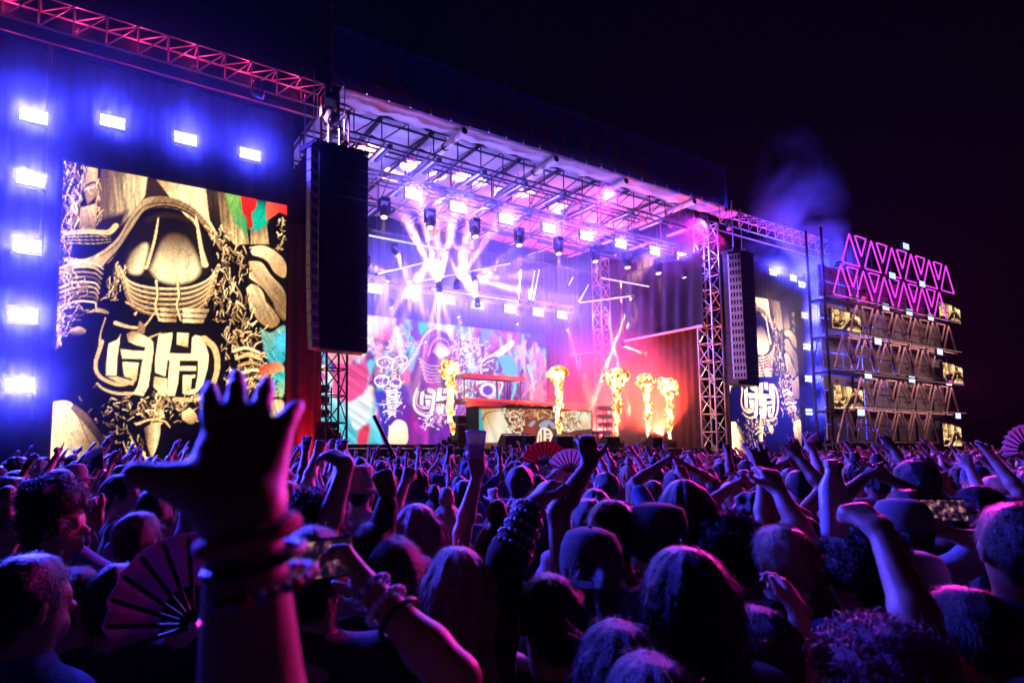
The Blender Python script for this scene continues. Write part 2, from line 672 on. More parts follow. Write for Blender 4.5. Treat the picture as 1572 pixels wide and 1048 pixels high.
# scrim hung in the right wing with its white lower rail
def make_scrim():
    s = empty('wing_scrim', (28.2, 21.5, 6.0), 'grey scrim with bright white bottom rail hung in the right stage wing', 'scrim')
    p, q = at_x(1079, 500, 27.8), at_x(957, 523, 27.8)
    z = (p[2] + q[2]) / 2
    mb = MB()
    n, rows = 60, 6
    vs = []
    for side in (0, 1):
        for j in range(rows):
            for i in range(n + 1):
                t = i / n
                y = p[1] + (q[1] - p[1]) * t
                vs.append((27.85 + 0.06 * math.sin(t * 40 + j * 0.4) + side * 0.01, y, z + 0.1 + j * 0.75))
    N = rows * (n + 1)
    fs = []
    for j in range(rows - 1):
        for i in range(n):
            a = j * (n + 1) + i
            f_ = (a, a + 1, a + n + 2, a + n + 1)
            fs += [f_, tuple(k + N for k in reversed(f_))]
    mb.add(vs, fs)
    mb.build('scrim_cloth', M_SCRIM, s, smooth=True)
    strut('bottom_rail', (27.8, p[1], z), (27.8, q[1], z), 0.07, M_WHITE, s)
    strut('top_rail', (27.8, p[1], z + 3.9), (27.8, q[1], z + 3.9), 0.05, M_ALUD, s)
    for k in range(4):
        y = p[1] + (q[1] - p[1]) * (k + 0.5) / 4
        strut('hanger', (27.8, y, z + 3.9), (27.8, y, 13.1), 0.02, M_ALUD, s, 6)


make_scrim()
pb = empty('hanging_pipe', at_y(875, 545, 27.2), 'pale pipe hanging level at the right rear of the stage', 'pipe')
a_, b_ = at_y(872, 545, 27.2), at_x(922, 533, 27.4)
strut('pipe', a_, (b_[0], b_[1], a_[2]), 0.06, M_WHITE, pb)
for t in (0.1, 0.9):
    c = Vector(a_).lerp(Vector((b_[0], b_[1], a_[2])), t)
    strut('hanger', c, (c.x, c.y, 12.9), 0.015, M_ALUD, pb, 6)


# ------------------------------------------------------------------ loudspeaker hangs
def speaker_box(w, h, d, front):
    """one wedge cabinet with grille and side handles, origin at its centre, facing -Y"""
    me = MB()
    me.box((0, d / 2, 0), (w, d, h))
    return me


def line_array(name, loc, yaw, n, w, h, curve, m_case, m_gr, label, group, detail=True, dp=0.56):
    t = empty(name, loc, label, 'loudspeaker', group)
    t.rotation_euler = (0, 0, yaw)
    tmpl = MB().box((0, dp / 2, 0), (w, dp, h - 0.02)).build('cabinet', m_case, t, world=False, bevel=0.012)
    cab = tmpl.data
    bpy.data.objects.remove(tmpl)
    gm = MB()
    gm.box((0, -0.012, 0), (w * 0.92, 0.02, h * 0.82))
    gr = gm.build('grille', m_gr, t, world=False, bevel=0.006)
    grd = gr.data
    bpy.data.objects.remove(gr)
    hd = None
    if detail:
        hm = MB()
        hm.box((0, -0.03, -0.01), (w * 0.13, 0.02, h * 0.55))
        x = hm.build('horn', M_BLACK, t, world=False)
        hd = x.data
        bpy.data.objects.remove(x)
    y = z = 0.0
    a = 0.0
    for i in range(n):
        o = mesh_obj('cabinet', cab, None, t)
        o.location = (0, y, z)
        o.rotation_euler = (a, 0, 0)
        g = mesh_obj('grille', grd, None, o)
        if hd:
            for k in (-1.5, -0.5, 0.5, 1.5):
                mesh_obj('horn_slot', hd, None, o).location = (k * w * 0.22, 0, 0)
        a2 = -curve * (i / n) ** 2
        z -= h * math.cos(a2)
        y += -h * math.sin(a2) * -1
        a = a2
    fr = MB().box((0, 0.28, h / 2 + 0.08), (w, 0.7, 0.1)).box((0, 0.28, h / 2 + 0.2), (0.12, 0.9, 0.14))
    fr.build('flying_frame', M_BLACK, t, world=False)
    ch = MB()
    for sy in (0.05, 0.5):
        ch.tube((0, sy, h / 2 + 0.2), (0, sy, 14.2 - loc[2]), 0.02, n=6)
    ch.build('hoist_chain', M_CHAIN, t, world=False)
    return t


M_PALEBOX = mat('pale_speaker_side', (0.3, 0.3, 0.33), 0.5, 0.2, noise=0.2)
M_PALE2 = mat('white_speaker', (0.55, 0.53, 0.56), 0.5, noise=0.1)
# big dark hangs
for (X, lab) in ((7.35, 'huge black speaker hang left of the stage opening'), (29.45, 'black speaker hang right of the stage beside the pale curved array')):
    line_array('speaker_hang', (X, 17.5, 11.55), 0, 13, 1.75, 0.52, 0.0, M_BOX, M_GRILLE, lab, 'speaker hangs beside the stage', detail=False)
line_array('line_array', (6.22, 17.3, 11.35), R(20), 17, 0.3, 0.385, 0.10, M_PALEBOX, M_PALEBOX, 'thin pale edge of the curved speaker array left of the black hang', 'speaker hangs beside the stage', dp=0.22)
line_array('line_array', (28.0, 17.1, 11.3), R(-56), 17, 0.56, 0.375, 0.42, M_PALE2, M_PALE2, 'pale curved line array of stacked cabinets beside the right tower', 'speaker hangs beside the stage', dp=0.2)


# ------------------------------------------------------------------ neon triangle tower at the right
M_NEON = mat('magenta_neon', (0.1, 0.0, 0.08), 0.4, emit=(0.9, 0.05, 0.85), strength=1.35)
M_TUBEOFF = mat('unlit_tube', (0.62, 0.42, 0.38), 0.4, noise=0.1)


def panel_mat():
    m = mat('spotted_board', (0.48, 0.45, 0.47), 0.6, noise=0.2)
    nt = m.node_tree
    b = nt.nodes['Principled BSDF']
    src = b.inputs['Base Color'].links[0].from_socket
    tc = nt.nodes.new('ShaderNodeTexCoord')
    v = nt.nodes.new('ShaderNodeTexVoronoi')
    v.inputs['Scale'].default_value = 1.6
    v.inputs['Randomness'].default_value = 0.7
    nt.links.new(tc.outputs['Object'], v.inputs['Vector'])
    rp = nt.nodes.new('ShaderNodeMapRange')
    rp.inputs['From Min'].default_value = 0.2
    rp.inputs['From Max'].default_value = 0.24
    nt.links.new(v.outputs['Distance'], rp.inputs['Value'])
    mx = nt.nodes.new('ShaderNodeMix')
    mx.data_type = 'RGBA'
    nt.links.new(rp.outputs[0], mx.inputs[0])
    mx.inputs[6].default_value = (0.03, 0.03, 0.035, 1)
    nt.links.new(src, mx.inputs[7])
    nt.links.new(mx.outputs[2], b.inputs['Base Color'])
    return m


TY = 16.0
TROWS = []      # (x of first apex, z base, z apex)


def make_triangle_tower():
    t = empty('viewing_tower', (42.5, 17.5, 0), 'many tiered dark tower of boards and girders right of the stage', 'tower')
    M_PANEL = panel_mat()
    rows = [((1290.7, 399), (1463, 450), 35.8), ((1277.5, 451), (1453, 489), 34.7), ((1302, 512), (1467, 539), 36.6),
            ((1280, 565), (1428.6, 582.5), 34.7), ((1309, 627), (1471, 631), 36.6), ((1284, 681), (1440, 681), 34.7)]
    for i, (a, b, _) in enumerate(rows):
        pa, pb_ = at_y(*a, TY), at_y(*b, TY)
        zb = (11.93, 10.02, 7.95, 6.08, 3.98, 2.2)[i]
        TROWS.append((pa[0], pb_[0], zb, zb + 1.72))
    for (xa, xb, zb, za) in TROWS[1:]:
        n = 7
        for k in range(n):
            w = (49.5 - 34.9) / n
            for h in (0, 1):
                slab('board', (34.9 + w * (k + 0.5), 16.75, zb + 0.1 + 0.44 + h * 0.9), (w - 0.06, 0.06, 0.84), M_PANEL, t)
        slab('floor_slab', (42.2, 16.85, zb - 0.12), (14.6, 0.9, 0.14), M_BLACK, t)
        slab('edge_beam', (42.2, 16.32, zb - 0.1), (14.7, 0.1, 0.16), M_ALUD, t)
    for x in np.linspace(34.95, 49.5, 7):
        for y in (16.5, 17.25):
            strut('post', (x, y, 0), (x, y, 13.9), 0.07, M_ALUD, t)
    for k in range(6):
        x = 34.95 + 2.42 * k
        strut('brace', (x, 17.3, 0.2), (x + 2.42, 17.3, 6), 0.04, M_ALUD, t)
        strut('brace', (x, 17.3, 6.2), (x + 2.42, 17.3, 12), 0.04, M_ALUD, t)
    # triangles of tube, a thing each
    k = 0
    names = ('top', 'second', 'third', 'fourth', 'fifth', 'lowest')
    for ri, (xa, xb, zb, za) in enumerate(TROWS):
        nu = 6 if ri != 3 else 5
        pitch = (xb - xa - 1.9) / (nu - 1)
        lit = ri < 2
        m = M_NEON if lit else M_TUBEOFF
        for j in range(nu):
            c = xa + 0.95 + pitch * j
            tri = [('up', [(c - 0.95, zb), (c + 0.95, zb), (c, za)])]
            if j < nu - 1 or ri == 3:
                d = c + pitch / 2
                tri.append(('down', [(d - 0.62, za), (d + 0.62, za), (d, zb + 0.62)]))
            for kind, pts in tri:
                cx = sum(p[0] for p in pts) / 3
                lab = f"{'glowing magenta neon' if lit else 'unlit pale tube'} triangle pointing {kind}, {('leftmost', 'second', 'third', 'fourth', 'fifth', 'sixth')[j]} of the {names[ri]} tower row"
                g = empty('neon_triangle' if lit else 'tube_triangle', (cx, 15.95, pts[0][1]), lab, 'triangle', 'tube triangles on the tower')
                for q in range(3):
                    p0, p1 = pts[q], pts[(q + 1) % 3]
                    strut('tube', (p0[0], 15.95, p0[1]), (p1[0], 15.95, p1[1]), 0.036 if lit else 0.05, m, g, 8)
                for q in pts:
                    MB().box((q[0], 16.08, q[1]), (0.06, 0.32, 0.06)).build('bracket', M_ALUD, g)
    return t


make_triangle_tower()


# ------------------------------------------------------------------ dj booth, riser, gear
def make_riser():
    r = empty('stage_riser', (20.5, 25.5, DECK), 'dark red lit equipment riser behind the dj booth', 'riser')
    for k in range(5):
        slab('riser_front', (16.9 + 2.0 * k + 1.0, 24.3, DECK + 1.2), (1.96, 0.06, 2.4), M_CASE, r)
    slab('riser_top', (21.9, 25.7, DECK + 2.46), (10.2, 2.9, 0.12), M_WOOD, r)
    for k in range(9):
        slab('vent_slot', (17.3 + k * 1.05, 24.25, DECK + 1.9), (0.5, 0.04, 0.05), M_ALUD, r)
        slab('vent_slot', (17.3 + k * 1.05, 24.25, DECK + 2.05), (0.3, 0.04, 0.04), M_WHITE, r)
    tb = empty('tall_table', (19.0, 25.2, DECK + 2.52), 'tall plywood topped table on the riser above the dj', 'table')
    zt = 5.62
    slab('table_top', (18.95, 25.2, zt), (3.9, 1.1, 0.14), M_WOOD, tb)
    slab('front_lip', (18.95, 24.6, zt), (3.94, 0.06, 0.2), mat('orange_trim', (0.55, 0.18, 0.06), 0.5), tb)
    for x in (17.1, 19.9, 20.8):
        for y in (24.75, 25.65):
            strut('leg', (x, y, DECK + 2.52), (x, y, zt - 0.07), 0.035, M_ALUD, tb)


make_riser()


def crate(name, c, s, m, label, cat, group=None, yaw=0.0):
    """flight case: body, lid, corner balls, latches"""
    o = empty(name, (c[0], c[1], c[2]), label, cat, group)
    o.rotation_euler = (0, 0, yaw)
    w, d, h = s
    MB().box((0, 0, h * 0.36), (w, d, h * 0.72)).build('body', m, o, world=False, bevel=0.012)
    MB().box((0, 0, h * 0.87), (w, d, h * 0.24)).build('lid', m, o, world=False, bevel=0.012)
    for sx in (-1, 1):
        for z in (0.03, h - 0.03):
            MB().box((sx * w / 2, -d / 2, z), (0.06, 0.06, 0.06)).build('corner_cap', M_ALU, o, world=False, bevel=0.01)
        MB().box((sx * w * 0.25, -d / 2 - 0.01, h * 0.72), (0.1, 0.02, 0.12)).build('latch', M_ALU, o, world=False)
    return o


def wedge(c, yaw, label, w=0.75):
    o = empty('floor_monitor', c, label, 'loudspeaker', 'monitors along the stage edge')
    o.rotation_euler = (0, 0, yaw)
    mb = MB()
    h, d = 0.58, 0.55
    x = w / 2
    pr = [(-d / 2, 0), (d / 2, 0), (d / 2, h * 0.35), (0.02, h), (-d / 2, h * 0.92)]
    n = len(pr)
    mb.add([(-x, a, b) for a, b in pr] + [(x, a, b) for a, b in pr], [tuple(range(n)), tuple(range(2 * n - 1, n - 1, -1))] + [(i, i + n, (i + 1) % n + n, (i + 1) % n) for i in range(n)])
    mb.build('cabinet', M_BOX, o, world=False, bevel=0.012)
    MB().box((0, 0.16, h * 0.7), (w * 0.86, 0.5, 0.02), (-0.95, 0, 0)).build('grille', M_GRILLE, o, world=False)
    MB().box((0, -d / 2 - 0.01, h * 0.5), (0.2, 0.02, 0.08)).build('handle', M_ALUD, o, world=False)


for i, (px, lab) in enumerate(((782, 'black floor monitor in front of the cream end of the dj booth'), (808, 'small black floor monitor left of the booth logo'),
                               (862, 'black floor monitor below the second flame'), (892, 'black floor monitor by the right end of the dj booth'),
                               (935, 'black floor monitor left of the third flame'), (1003, 'black floor monitor between the last two flames'))):
    p = at_y(px, 682, 19.3)
    wedge((p[0], 19.3, DECK), 0.1 * math.sin(i * 2.3), lab, 0.85 if i in (0, 2, 4) else 0.6)
for px, Y, s, lab in ((715, 22.6, (1.3, 0.7, 1.5), 'tall road case with amps left of the dj booth'), (902, 22.2, (1.0, 0.6, 0.9), 'orange lit road case right of the dj booth'),
                      (965, 23.5, (1.0, 0.6, 1.0), 'road case between third and fourth flames'), (1040, 22.0, (1.1, 0.6, 0.7), 'low road case beside the last flame'),
                      (500, 20.5, (0.8, 0.6, 1.0), 'road case behind the left truss tower')):
    p = at_y(px, 682, Y)
    crate('road_case', (p[0], Y, DECK), s, M_CASE, lab, 'case', 'road cases on the stage')


def cable_rack(px, Y, label):
    p = at_y(px, 682, Y)
    o = empty('gear_rack', (p[0], Y, DECK), label, 'rack')
    x = p[0]
    for dx in (-0.4, 0.4):
        for dy in (-0.25, 0.25):
            strut('post', (x + dx, Y + dy, DECK), (x + dx, Y + dy, DECK + 2.2), 0.03, M_ALUD, o)
    for k in range(5):
        slab('shelf', (x, Y, DECK + 0.25 + 0.45 * k), (0.86, 0.55, 0.04), M_ALUD, o)
        slab('amplifier', (x, Y, DECK + 0.25 + 0.45 * k + 0.14), (0.7, 0.45, 0.2), M_CASE, o)


cable_rack(488, 20.0, 'red lit gear rack at the left edge of the stage')
cable_rack(930, 22.8, 'gear rack left of the third flame jet')
# ------------------------------------------------------------------ what the LED screens show
def vnoise(x, y, seed=0):
    """smooth value noise"""
    rs = np.random.default_rng(seed)
    G = rs.random((128, 128))
    xi, yi = np.floor(x).astype(int), np.floor(y).astype(int)
    fx, fy = x - xi, y - yi
    fx, fy = fx * fx * (3 - 2 * fx), fy * fy * (3 - 2 * fy)
    a, b = G[xi % 128, yi % 128], G[(xi + 1) % 128, yi % 128]
    c, d = G[xi % 128, (yi + 1) % 128], G[(xi + 1) % 128, (yi + 1) % 128]
    return (a * (1 - fx) + b * fx) * (1 - fy) + (c * (1 - fx) + d * fx) * fy


class Paint:
    """draws soft polygons and brush strokes onto scattered diode positions (x, y)"""

    def __init__(self, x, y, base):
        self.x, self.y = x, y
        self.c = np.tile(np.array(base, float), (len(x), 1))

    def _sel(self, pts, pad):
        p = np.asarray(pts, float)
        return np.nonzero((self.x > p[:, 0].min() - pad) & (self.x < p[:, 0].max() + pad) & (self.y > p[:, 1].min() - pad) & (self.y < p[:, 1].max() + pad))[0]

    def fill(self, poly, c0, c1=None, axis=None, soft=0.8, streak=None, op=1.0):
        p = np.asarray(poly, float)
        i = self._sel(p, soft)
        if len(i) == 0:
            return
        x, y = self.x[i], self.y[i]
        ins = np.zeros(len(i), bool)
        dist = np.full(len(i), 1e9)
        for k in range(len(p)):
            (ax, ay), (bx, by) = p[k], p[(k + 1) % len(p)]
            cr = ((ay > y) != (by > y)) & (x < (bx - ax) * (y - ay) / ((by - ay) if by != ay else 1e-9) + ax)
            ins ^= cr
            L = (bx - ax) ** 2 + (by - ay) ** 2 + 1e-9
            t = np.clip(((x - ax) * (bx - ax) + (y - ay) * (by - ay)) / L, 0, 1)
            dist = np.minimum(dist, np.hypot(x - ax - t * (bx - ax), y - ay - t * (by - ay)))
        sd = np.where(ins, dist, -dist)
        m = np.clip(sd / soft + 0.5, 0, 1) * op
        col = np.tile(np.array(c0, float), (len(i), 1))
        if c1 is not None:
            (ax, ay), (bx, by) = axis
            t = np.clip(((x - ax) * (bx - ax) + (y - ay) * (by - ay)) / ((bx - ax) ** 2 + (by - ay) ** 2), 0, 1)
            t = t * t * (3 - 2 * t)
            col = col * (1 - t[:, None]) + np.array(c1, float) * t[:, None]
        if streak:
            ang, sc, amt = streak
            u = x * math.cos(ang) + y * math.sin(ang)
            v = -x * math.sin(ang) + y * math.cos(ang)
            n = vnoise(u / (sc * 12) + 9, v / sc + 9, 3)
            col = col * (1 - amt + 1.3 * amt * n)[:, None]
        self.c[i] = self.c[i] * (1 - m[:, None]) + col * m[:, None]

    def stroke(self, pts, w, col, w1=None, soft=0.7, op=1.0):
        p = np.asarray(pts, float)
        w1 = w if w1 is None else w1
        i = self._sel(p, max(w, w1) + soft)
        if len(i) == 0:
            return
        x, y = self.x[i], self.y[i]
        best = np.full(len(i), 1e9)
        n = len(p) - 1
        for k in range(n):
            (ax, ay), (bx, by) = p[k], p[k + 1]
            L = (bx - ax) ** 2 + (by - ay) ** 2 + 1e-9
            t = np.clip(((x - ax) * (bx - ax) + (y - ay) * (by - ay)) / L, 0, 1)
            ww = (w + (w1 - w) * (k + t) / n) / 2
            best = np.minimum(best, np.hypot(x - ax - t * (bx - ax), y - ay - t * (by - ay)) - ww)
        m = np.clip(0.5 - best / soft, 0, 1) * op
        self.c[i] = self.c[i] * (1 - m[:, None]) + np.array(col, float) * m[:, None]


def ramp(t):
    ks = [(0, (0.003, 0.002, 0.004)), (0.3, (0.06, 0.028, 0.012)), (0.6, (0.40, 0.23, 0.10)), (0.85, (0.80, 0.53, 0.25)), (1.0, (0.98, 0.74, 0.42))]
    for (a, ca), (b, cb) in zip(ks, ks[1:]):
        if t <= b:
            u = (t - a) / (b - a)
            return tuple(p + (q - p) * u for p, q in zip(ca, cb))
    return ks[-1][1]


def smooth_line(p, n=6):
    p = np.asarray(p, float)
    q = np.vstack([2 * p[0] - p[1], p, 2 * p[-1] - p[-2]])
    out = []
    for i in range(1, len(q) - 2):
        for t in np.linspace(0, 1, n, endpoint=False):
            a, b, c, d = q[i - 1], q[i], q[i + 1], q[i + 2]
            out.append(0.5 * (2 * b + (c - a) * t + (2 * a - 5 * b + 4 * c - d) * t * t + (3 * b - a - 3 * c + d) * t ** 3))
    out.append(p[-1])
    return np.array(out)


def draw_logo(P, T, light, dark, edge):
    """the rounded two letter emblem, T maps its own drawing units to the canvas"""
    k = (T([(1, 0)])[0][0] - T([(0, 0)])[0][0])

    def F(p, c=light, c1=None, ax=None):
        P.fill(T(p), c, c1, None if ax is None else T(ax), soft=5 * k + 0.4)
    # outer left rim
    P.stroke(smooth_line(T([(175, 290), (140, 400), (110, 500), (120, 590), (180, 660), (320, 720), (420, 715), (500, 680)])), 42 * k, edge, 30 * k)
    P.stroke(smooth_line(T([(210, 50), (165, 190), (145, 320)])), 10 * k, edge, 16 * k)
    P.stroke(smooth_line(T([(125, 710), (200, 770), (330, 810), (470, 810)])), 18 * k, edge, 36 * k)
    # first letter
    F([(240, 310), (330, 270), (360, 215), (345, 330), (330, 430), (320, 630), (215, 628), (218, 500)])
    F([(420, 215), (480, 180), (560, 210), (660, 260), (690, 300), (690, 380), (660, 600), (640, 740), (590, 835), (480, 815), (530, 740), (555, 640), (575, 500), (590, 480), (590, 465), (380, 460), (355, 360), (480, 380), (600, 385), (610, 345), (520, 325), (440, 290)],
      light, dark, [(520, 320), (420, 210)])
    F([(600, 395), (690, 395), (655, 640), (640, 740), (590, 835), (520, 810), (560, 640), (580, 490)])
    F([(380, 490), (545, 500), (520, 680), (400, 640), (390, 600)], light, edge, [(450, 500), (520, 690)])
    F([(330, 640), (500, 690), (490, 730), (330, 700), (220, 640)], edge)
    # second letter
    F([(745, 215), (885, 198), (870, 320), (850, 405), (1070, 412), (1080, 250), (1110, 222), (1180, 240), (1215, 300), (1250, 430), (1235, 560), (1190, 720), (1130, 800), (1050, 825), (985, 810), (985, 640), (1115, 620), (1110, 650), (1075, 660), (1065, 770), (1110, 765), (1135, 640), (1140, 480), (955, 480), (940, 700), (905, 835), (830, 835), (840, 640), (855, 480), (835, 470), (810, 640), (710, 600), (705, 500), (725, 340)])
    F([(955, 535), (1120, 535), (1120, 582), (955, 582)])
    F([(985, 625), (1110, 625), (1070, 660), (1060, 790), (985, 800)], light, edge, [(1000, 640), (1080, 800)])
    F([(930, 198), (1048, 205), (1035, 345), (925, 318)], light, edge, [(960, 210), (1040, 350)])
    F([(700, 640), (830, 660), (835, 835), (760, 830), (690, 740)], edge, light, [(690, 640), (830, 800)])
    # outer right rim
    P.stroke(smooth_line(T([(1200, 260), (1300, 350), (1335, 500), (1310, 660), (1240, 790), (1120, 870), (900, 870)])), 66 * k, edge, 40 * k)
    P.stroke(smooth_line(T([(1215, 300), (1255, 450), (1235, 620)])), 10 * k, (0.01, 0.005, 0.01))
    P.stroke(smooth_line(T([(650, 250), (770, 200)])), 20 * k, edge, 8 * k)


def hatch(P, rs, n, path, spread, length, ang, w, cols, wig=0.3):
    """clumps of small brush strokes scattered along a path"""
    path = np.asarray(path, float)
    seg = np.hypot(*(path[1:] - path[:-1]).T)
    cum = np.concatenate([[0], np.cumsum(seg)]) / seg.sum()
    for _ in range(n):
        t = rs.random()
        k = min(len(seg) - 1, max(0, np.searchsorted(cum, t) - 1))
        u = (t - cum[k]) / (cum[k + 1] - cum[k] + 1e-9)
        c = path[k] + (path[k + 1] - path[k]) * u
        d = path[k + 1] - path[k]
        base = math.atan2(d[1], d[0])
        c = c + rs.normal(0, spread, 2)
        a = base + ang + rs.normal(0, wig)
        L = length * rs.uniform(0.4, 1.3)
        v = np.array([math.cos(a), math.sin(a)]) * L / 2
        nrm = np.array([-v[1], v[0]]) * rs.normal(0, 0.3)
        pts = smooth_line([c - v, c + nrm, c + v], 4)
        col = cols[rs.integers(len(cols))]
        P.stroke(pts, w * rs.uniform(0.5, 1.3), col, w * 0.3, soft=0.6)


def paint_wing(x, y, colour=True):
    """the biomechanical figure on the wing screens, drawn in the units of the left screen"""
    P = Paint(x, y, ramp(0.0))
    rs = np.random.default_rng(5)

    def A(p):
        return np.asarray(p, float) / 2.139 + np.array([60, 230])
    L, Md, D, W = ramp(0.93), ramp(0.62), ramp(0.28), ramp(1.0)
    cols = [ramp(0.95), ramp(0.85), ramp(0.7), ramp(0.5)]
    blk = ramp(0)
    # hanging cloth behind the hood
    P.fill(A([(205, 62), (360, 90), (350, 150), (270, 250), (205, 250), (195, 150)]), ramp(0.45), L, A([(205, 150), (310, 170)]), streak=(1.5, 2.5, 0.6))
    P.fill(A([(195, 230), (290, 200), (270, 260), (230, 290), (190, 280)]), ramp(0.15), soft=9)
    P.fill(A([(355, 92), (400, 100), (420, 160), (345, 170)]), ramp(0.3), soft=3)
    P.fill(A([(385, 98), (548, 128), (560, 230), (600, 300), (520, 260), (440, 170)]), ramp(0.75), W, A([(380, 110), (470, 150)]), streak=(1.5, 4, 0.3))
    P.fill(A([(548, 128), (585, 135), (600, 260), (570, 250)]), ramp(0.35), ramp(0.15), A([(550, 130), (600, 250)]), streak=(1.5, 2, 0.6))
    P.fill(A([(585, 135), (665, 150), (690, 310), (640, 310), (600, 260)]), ramp(0.5), ramp(0.85), A([(585, 140), (650, 300)]), streak=(1.5, 2, 0.6))
    P.fill(A([(690, 210), (745, 220), (755, 310), (695, 310)]), ramp(0.2), ramp(0.85), A([(700, 215), (745, 310)]), streak=(1.5, 2, 0.5))
    if colour:
        P.fill(A([(610, 142), (662, 150), (690, 240), (680, 280), (640, 240)]), (0.25, 0.55, 0.12), (0.0, 0.35, 0.13), A([(620, 150), (690, 250)]), soft=6, op=0.8)
        P.fill(A([(700, 158), (745, 170), (752, 240), (720, 265), (690, 260)]), (0.0, 0.45, 0.3), (0.0, 0.12, 0.12), A([(720, 210), (740, 160)]), soft=4)
        P.fill(smooth_line(A([(662, 150), (710, 158), (712, 190), (698, 210), (702, 250), (688, 256), (682, 225), (668, 205), (662, 150)])), (0.9, 0.03, 0.015), (0.6, 0.02, 0.02), A([(690, 150), (690, 250)]), soft=1.5)
        P.fill(A([(745, 168), (813, 180), (813, 215), (790, 205), (745, 235)]), (0.75, 0.16, 0.07), (0.85, 0.05, 0.03), A([(745, 200), (810, 185)]), soft=2)
    hatch(P, rs, 26, A([(790, 220), (800, 290), (790, 340)]), 4, 8, 0.3, 2.4, cols, 0.9)
    # left tendons
    P.fill(A([(145, 52), (193, 62), (190, 150), (160, 180), (140, 110)]), ramp(0.85), Md, A([(150, 60), (185, 170)]), streak=(1.5, 3, 0.4))
    P.fill(A([(135, 190), (190, 175), (185, 262), (130, 270)]), ramp(0.9), ramp(0.6), A([(140, 180), (170, 270)]), streak=(1.3, 3, 0.4))
    P.stroke(smooth_line(A([(155, 118), (175, 108), (192, 110)])), 3, blk)
    P.stroke(smooth_line(A([(150, 130), (180, 122)])), 2, ramp(1))
    hatch(P, rs, 120, A([(100, 45), (105, 150), (98, 260)]), 10, 24, 0, 2.6, cols + [blk, blk], 0.35)
    hatch(P, rs, 30, A([(195, 100), (200, 240)]), 3, 14, 0, 2.2, cols, 0.3)
    hatch(P, rs, 40, A([(85, 255), (88, 420)]), 6, 12, 0.2, 2.6, cols, 0.5)
    # arm bar and sweeping collar
    P.stroke(smooth_line(A([(90, 275), (160, 268), (225, 272), (252, 250)])), 7, ramp(0.85), 9)
    for k in range(7):
        P.stroke(smooth_line(A([(95, 276 + 5 * k), (180, 272 + 6 * k), (235, 278 + 4 * k)])), 1.1, ramp(0.15 if k % 2 else 0.9), 0.6)
    P.fill(smooth_line(A([(100, 352), (150, 358), (210, 330), (260, 285), (300, 215), (340, 165), (400, 152), (460, 165), (505, 190), (550, 235), (605, 320), (590, 325), (545, 270), (500, 220), (450, 195), (395, 190), (345, 205), (310, 255), (265, 325), (215, 380), (150, 385), (90, 385)])), ramp(0.95), ramp(0.62), A([(200, 260), (300, 330)]), streak=(-0.9, 2, 0.45))
    P.stroke(smooth_line(A([(215, 378), (265, 322), (312, 252), (348, 202), (400, 186), (450, 191), (500, 215), (545, 262), (590, 325)])), 2.5, blk)
    P.stroke(smooth_line(A([(200, 350), (255, 310), (300, 240), (342, 188), (400, 174), (460, 182), (510, 210)])), 1.4, ramp(0.25))
    # dome
    P.fill(smooth_line(A([(270, 385), (290, 310), (330, 240), (380, 205), (440, 202), (490, 225), (530, 270), (560, 330), (565, 385), (520, 420), (450, 440), (360, 425)])), ramp(0.06), ramp(0.14), A([(400, 200), (400, 420)]), soft=2)
    P.fill(smooth_line(A([(345, 225), (420, 205), (490, 225), (500, 240), (420, 222), (350, 245)])), ramp(0.24), soft=4)
    P.fill(smooth_line(A([(300, 340), (335, 310), (357, 312), (352, 360), (335, 405), (300, 405), (285, 380)])), ramp(0.25), ramp(0.98), A([(280, 330), (342, 365)]), soft=6)
    P.fill(smooth_line(A([(385, 340), (410, 290), (440, 275), (480, 285), (510, 330), (530, 395), (500, 430), (440, 440), (390, 425), (365, 395)])), ramp(0.4), ramp(1.0), A([(440, 270), (435, 400)]), soft=7, streak=(1.57, 5, 0.25))
    P.stroke(smooth_line(A([(392, 222), (380, 290), (352, 385)])), 2, ramp(0.9), 7)
    P.stroke(smooth_line(A([(384, 230), (372, 300), (348, 380)])), 1.2, blk, 1.5)
    P.stroke(smooth_line(A([(515, 222), (528, 290), (545, 375)])), 3, ramp(0.95), 11)
    P.fill(smooth_line(A([(520, 225), (560, 290), (560, 380), (540, 330)])), ramp(0.05), soft=2)
    # collar ribs
    for k in range(6):
        dy = 17 * k
        s = 1 - 0.03 * k
        pts = A([(430 + (px_ - 430) * s, py_ + dy) for px_, py_ in ((262, 385), (290, 430), (350, 452), (430, 458), (500, 452), (560, 425), (590, 380))])
        P.stroke(smooth_line(pts), 5.2, ramp(0.92 - 0.04 * k))
        P.stroke(smooth_line(pts + np.array([0, 1.6])), 1.6, ramp(0.2))
    hatch(P, rs, 40, A([(262, 390), (240, 470), (225, 480)]), 5, 13, 0, 2.2, cols, 0.3)
    hatch(P, rs, 60, A([(590, 390), (585, 480), (600, 560)]), 7, 10, 0.6, 2.0, cols + [blk], 0.9)
    for xx in (385, 455):
        P.stroke(smooth_line(A([(xx, 430), (xx + 4, 480), (xx - 3, 510), (xx + 10, 560)])), 4, ramp(0.9), 2.5)
        P.stroke(smooth_line(A([(xx + 5, 432), (xx + 9, 480), (xx + 2, 508)])), 1.2, blk)
    for k in range(3):
        P.fill(A([(395, 518 + 17 * k), (452, 520 + 17 * k), (450, 532 + 17 * k), (400, 530 + 17 * k)]), L, Md, A([(395, 520), (450, 520)]))
        P.fill(A([(470, 520 + 17 * k), (560 - 8 * k, 522 + 17 * k), (555 - 8 * k, 535 + 17 * k), (472, 533 + 17 * k)]), W, Md, A([(470, 520), (560, 520)]))
    P.stroke(smooth_line(A([(285, 500), (330, 520), (375, 520)])), 3, ramp(0.8), 1)
    P.stroke(smooth_line(A([(250, 568), (300, 582), (345, 578), (385, 525)])), 6, ramp(0.85), 2)
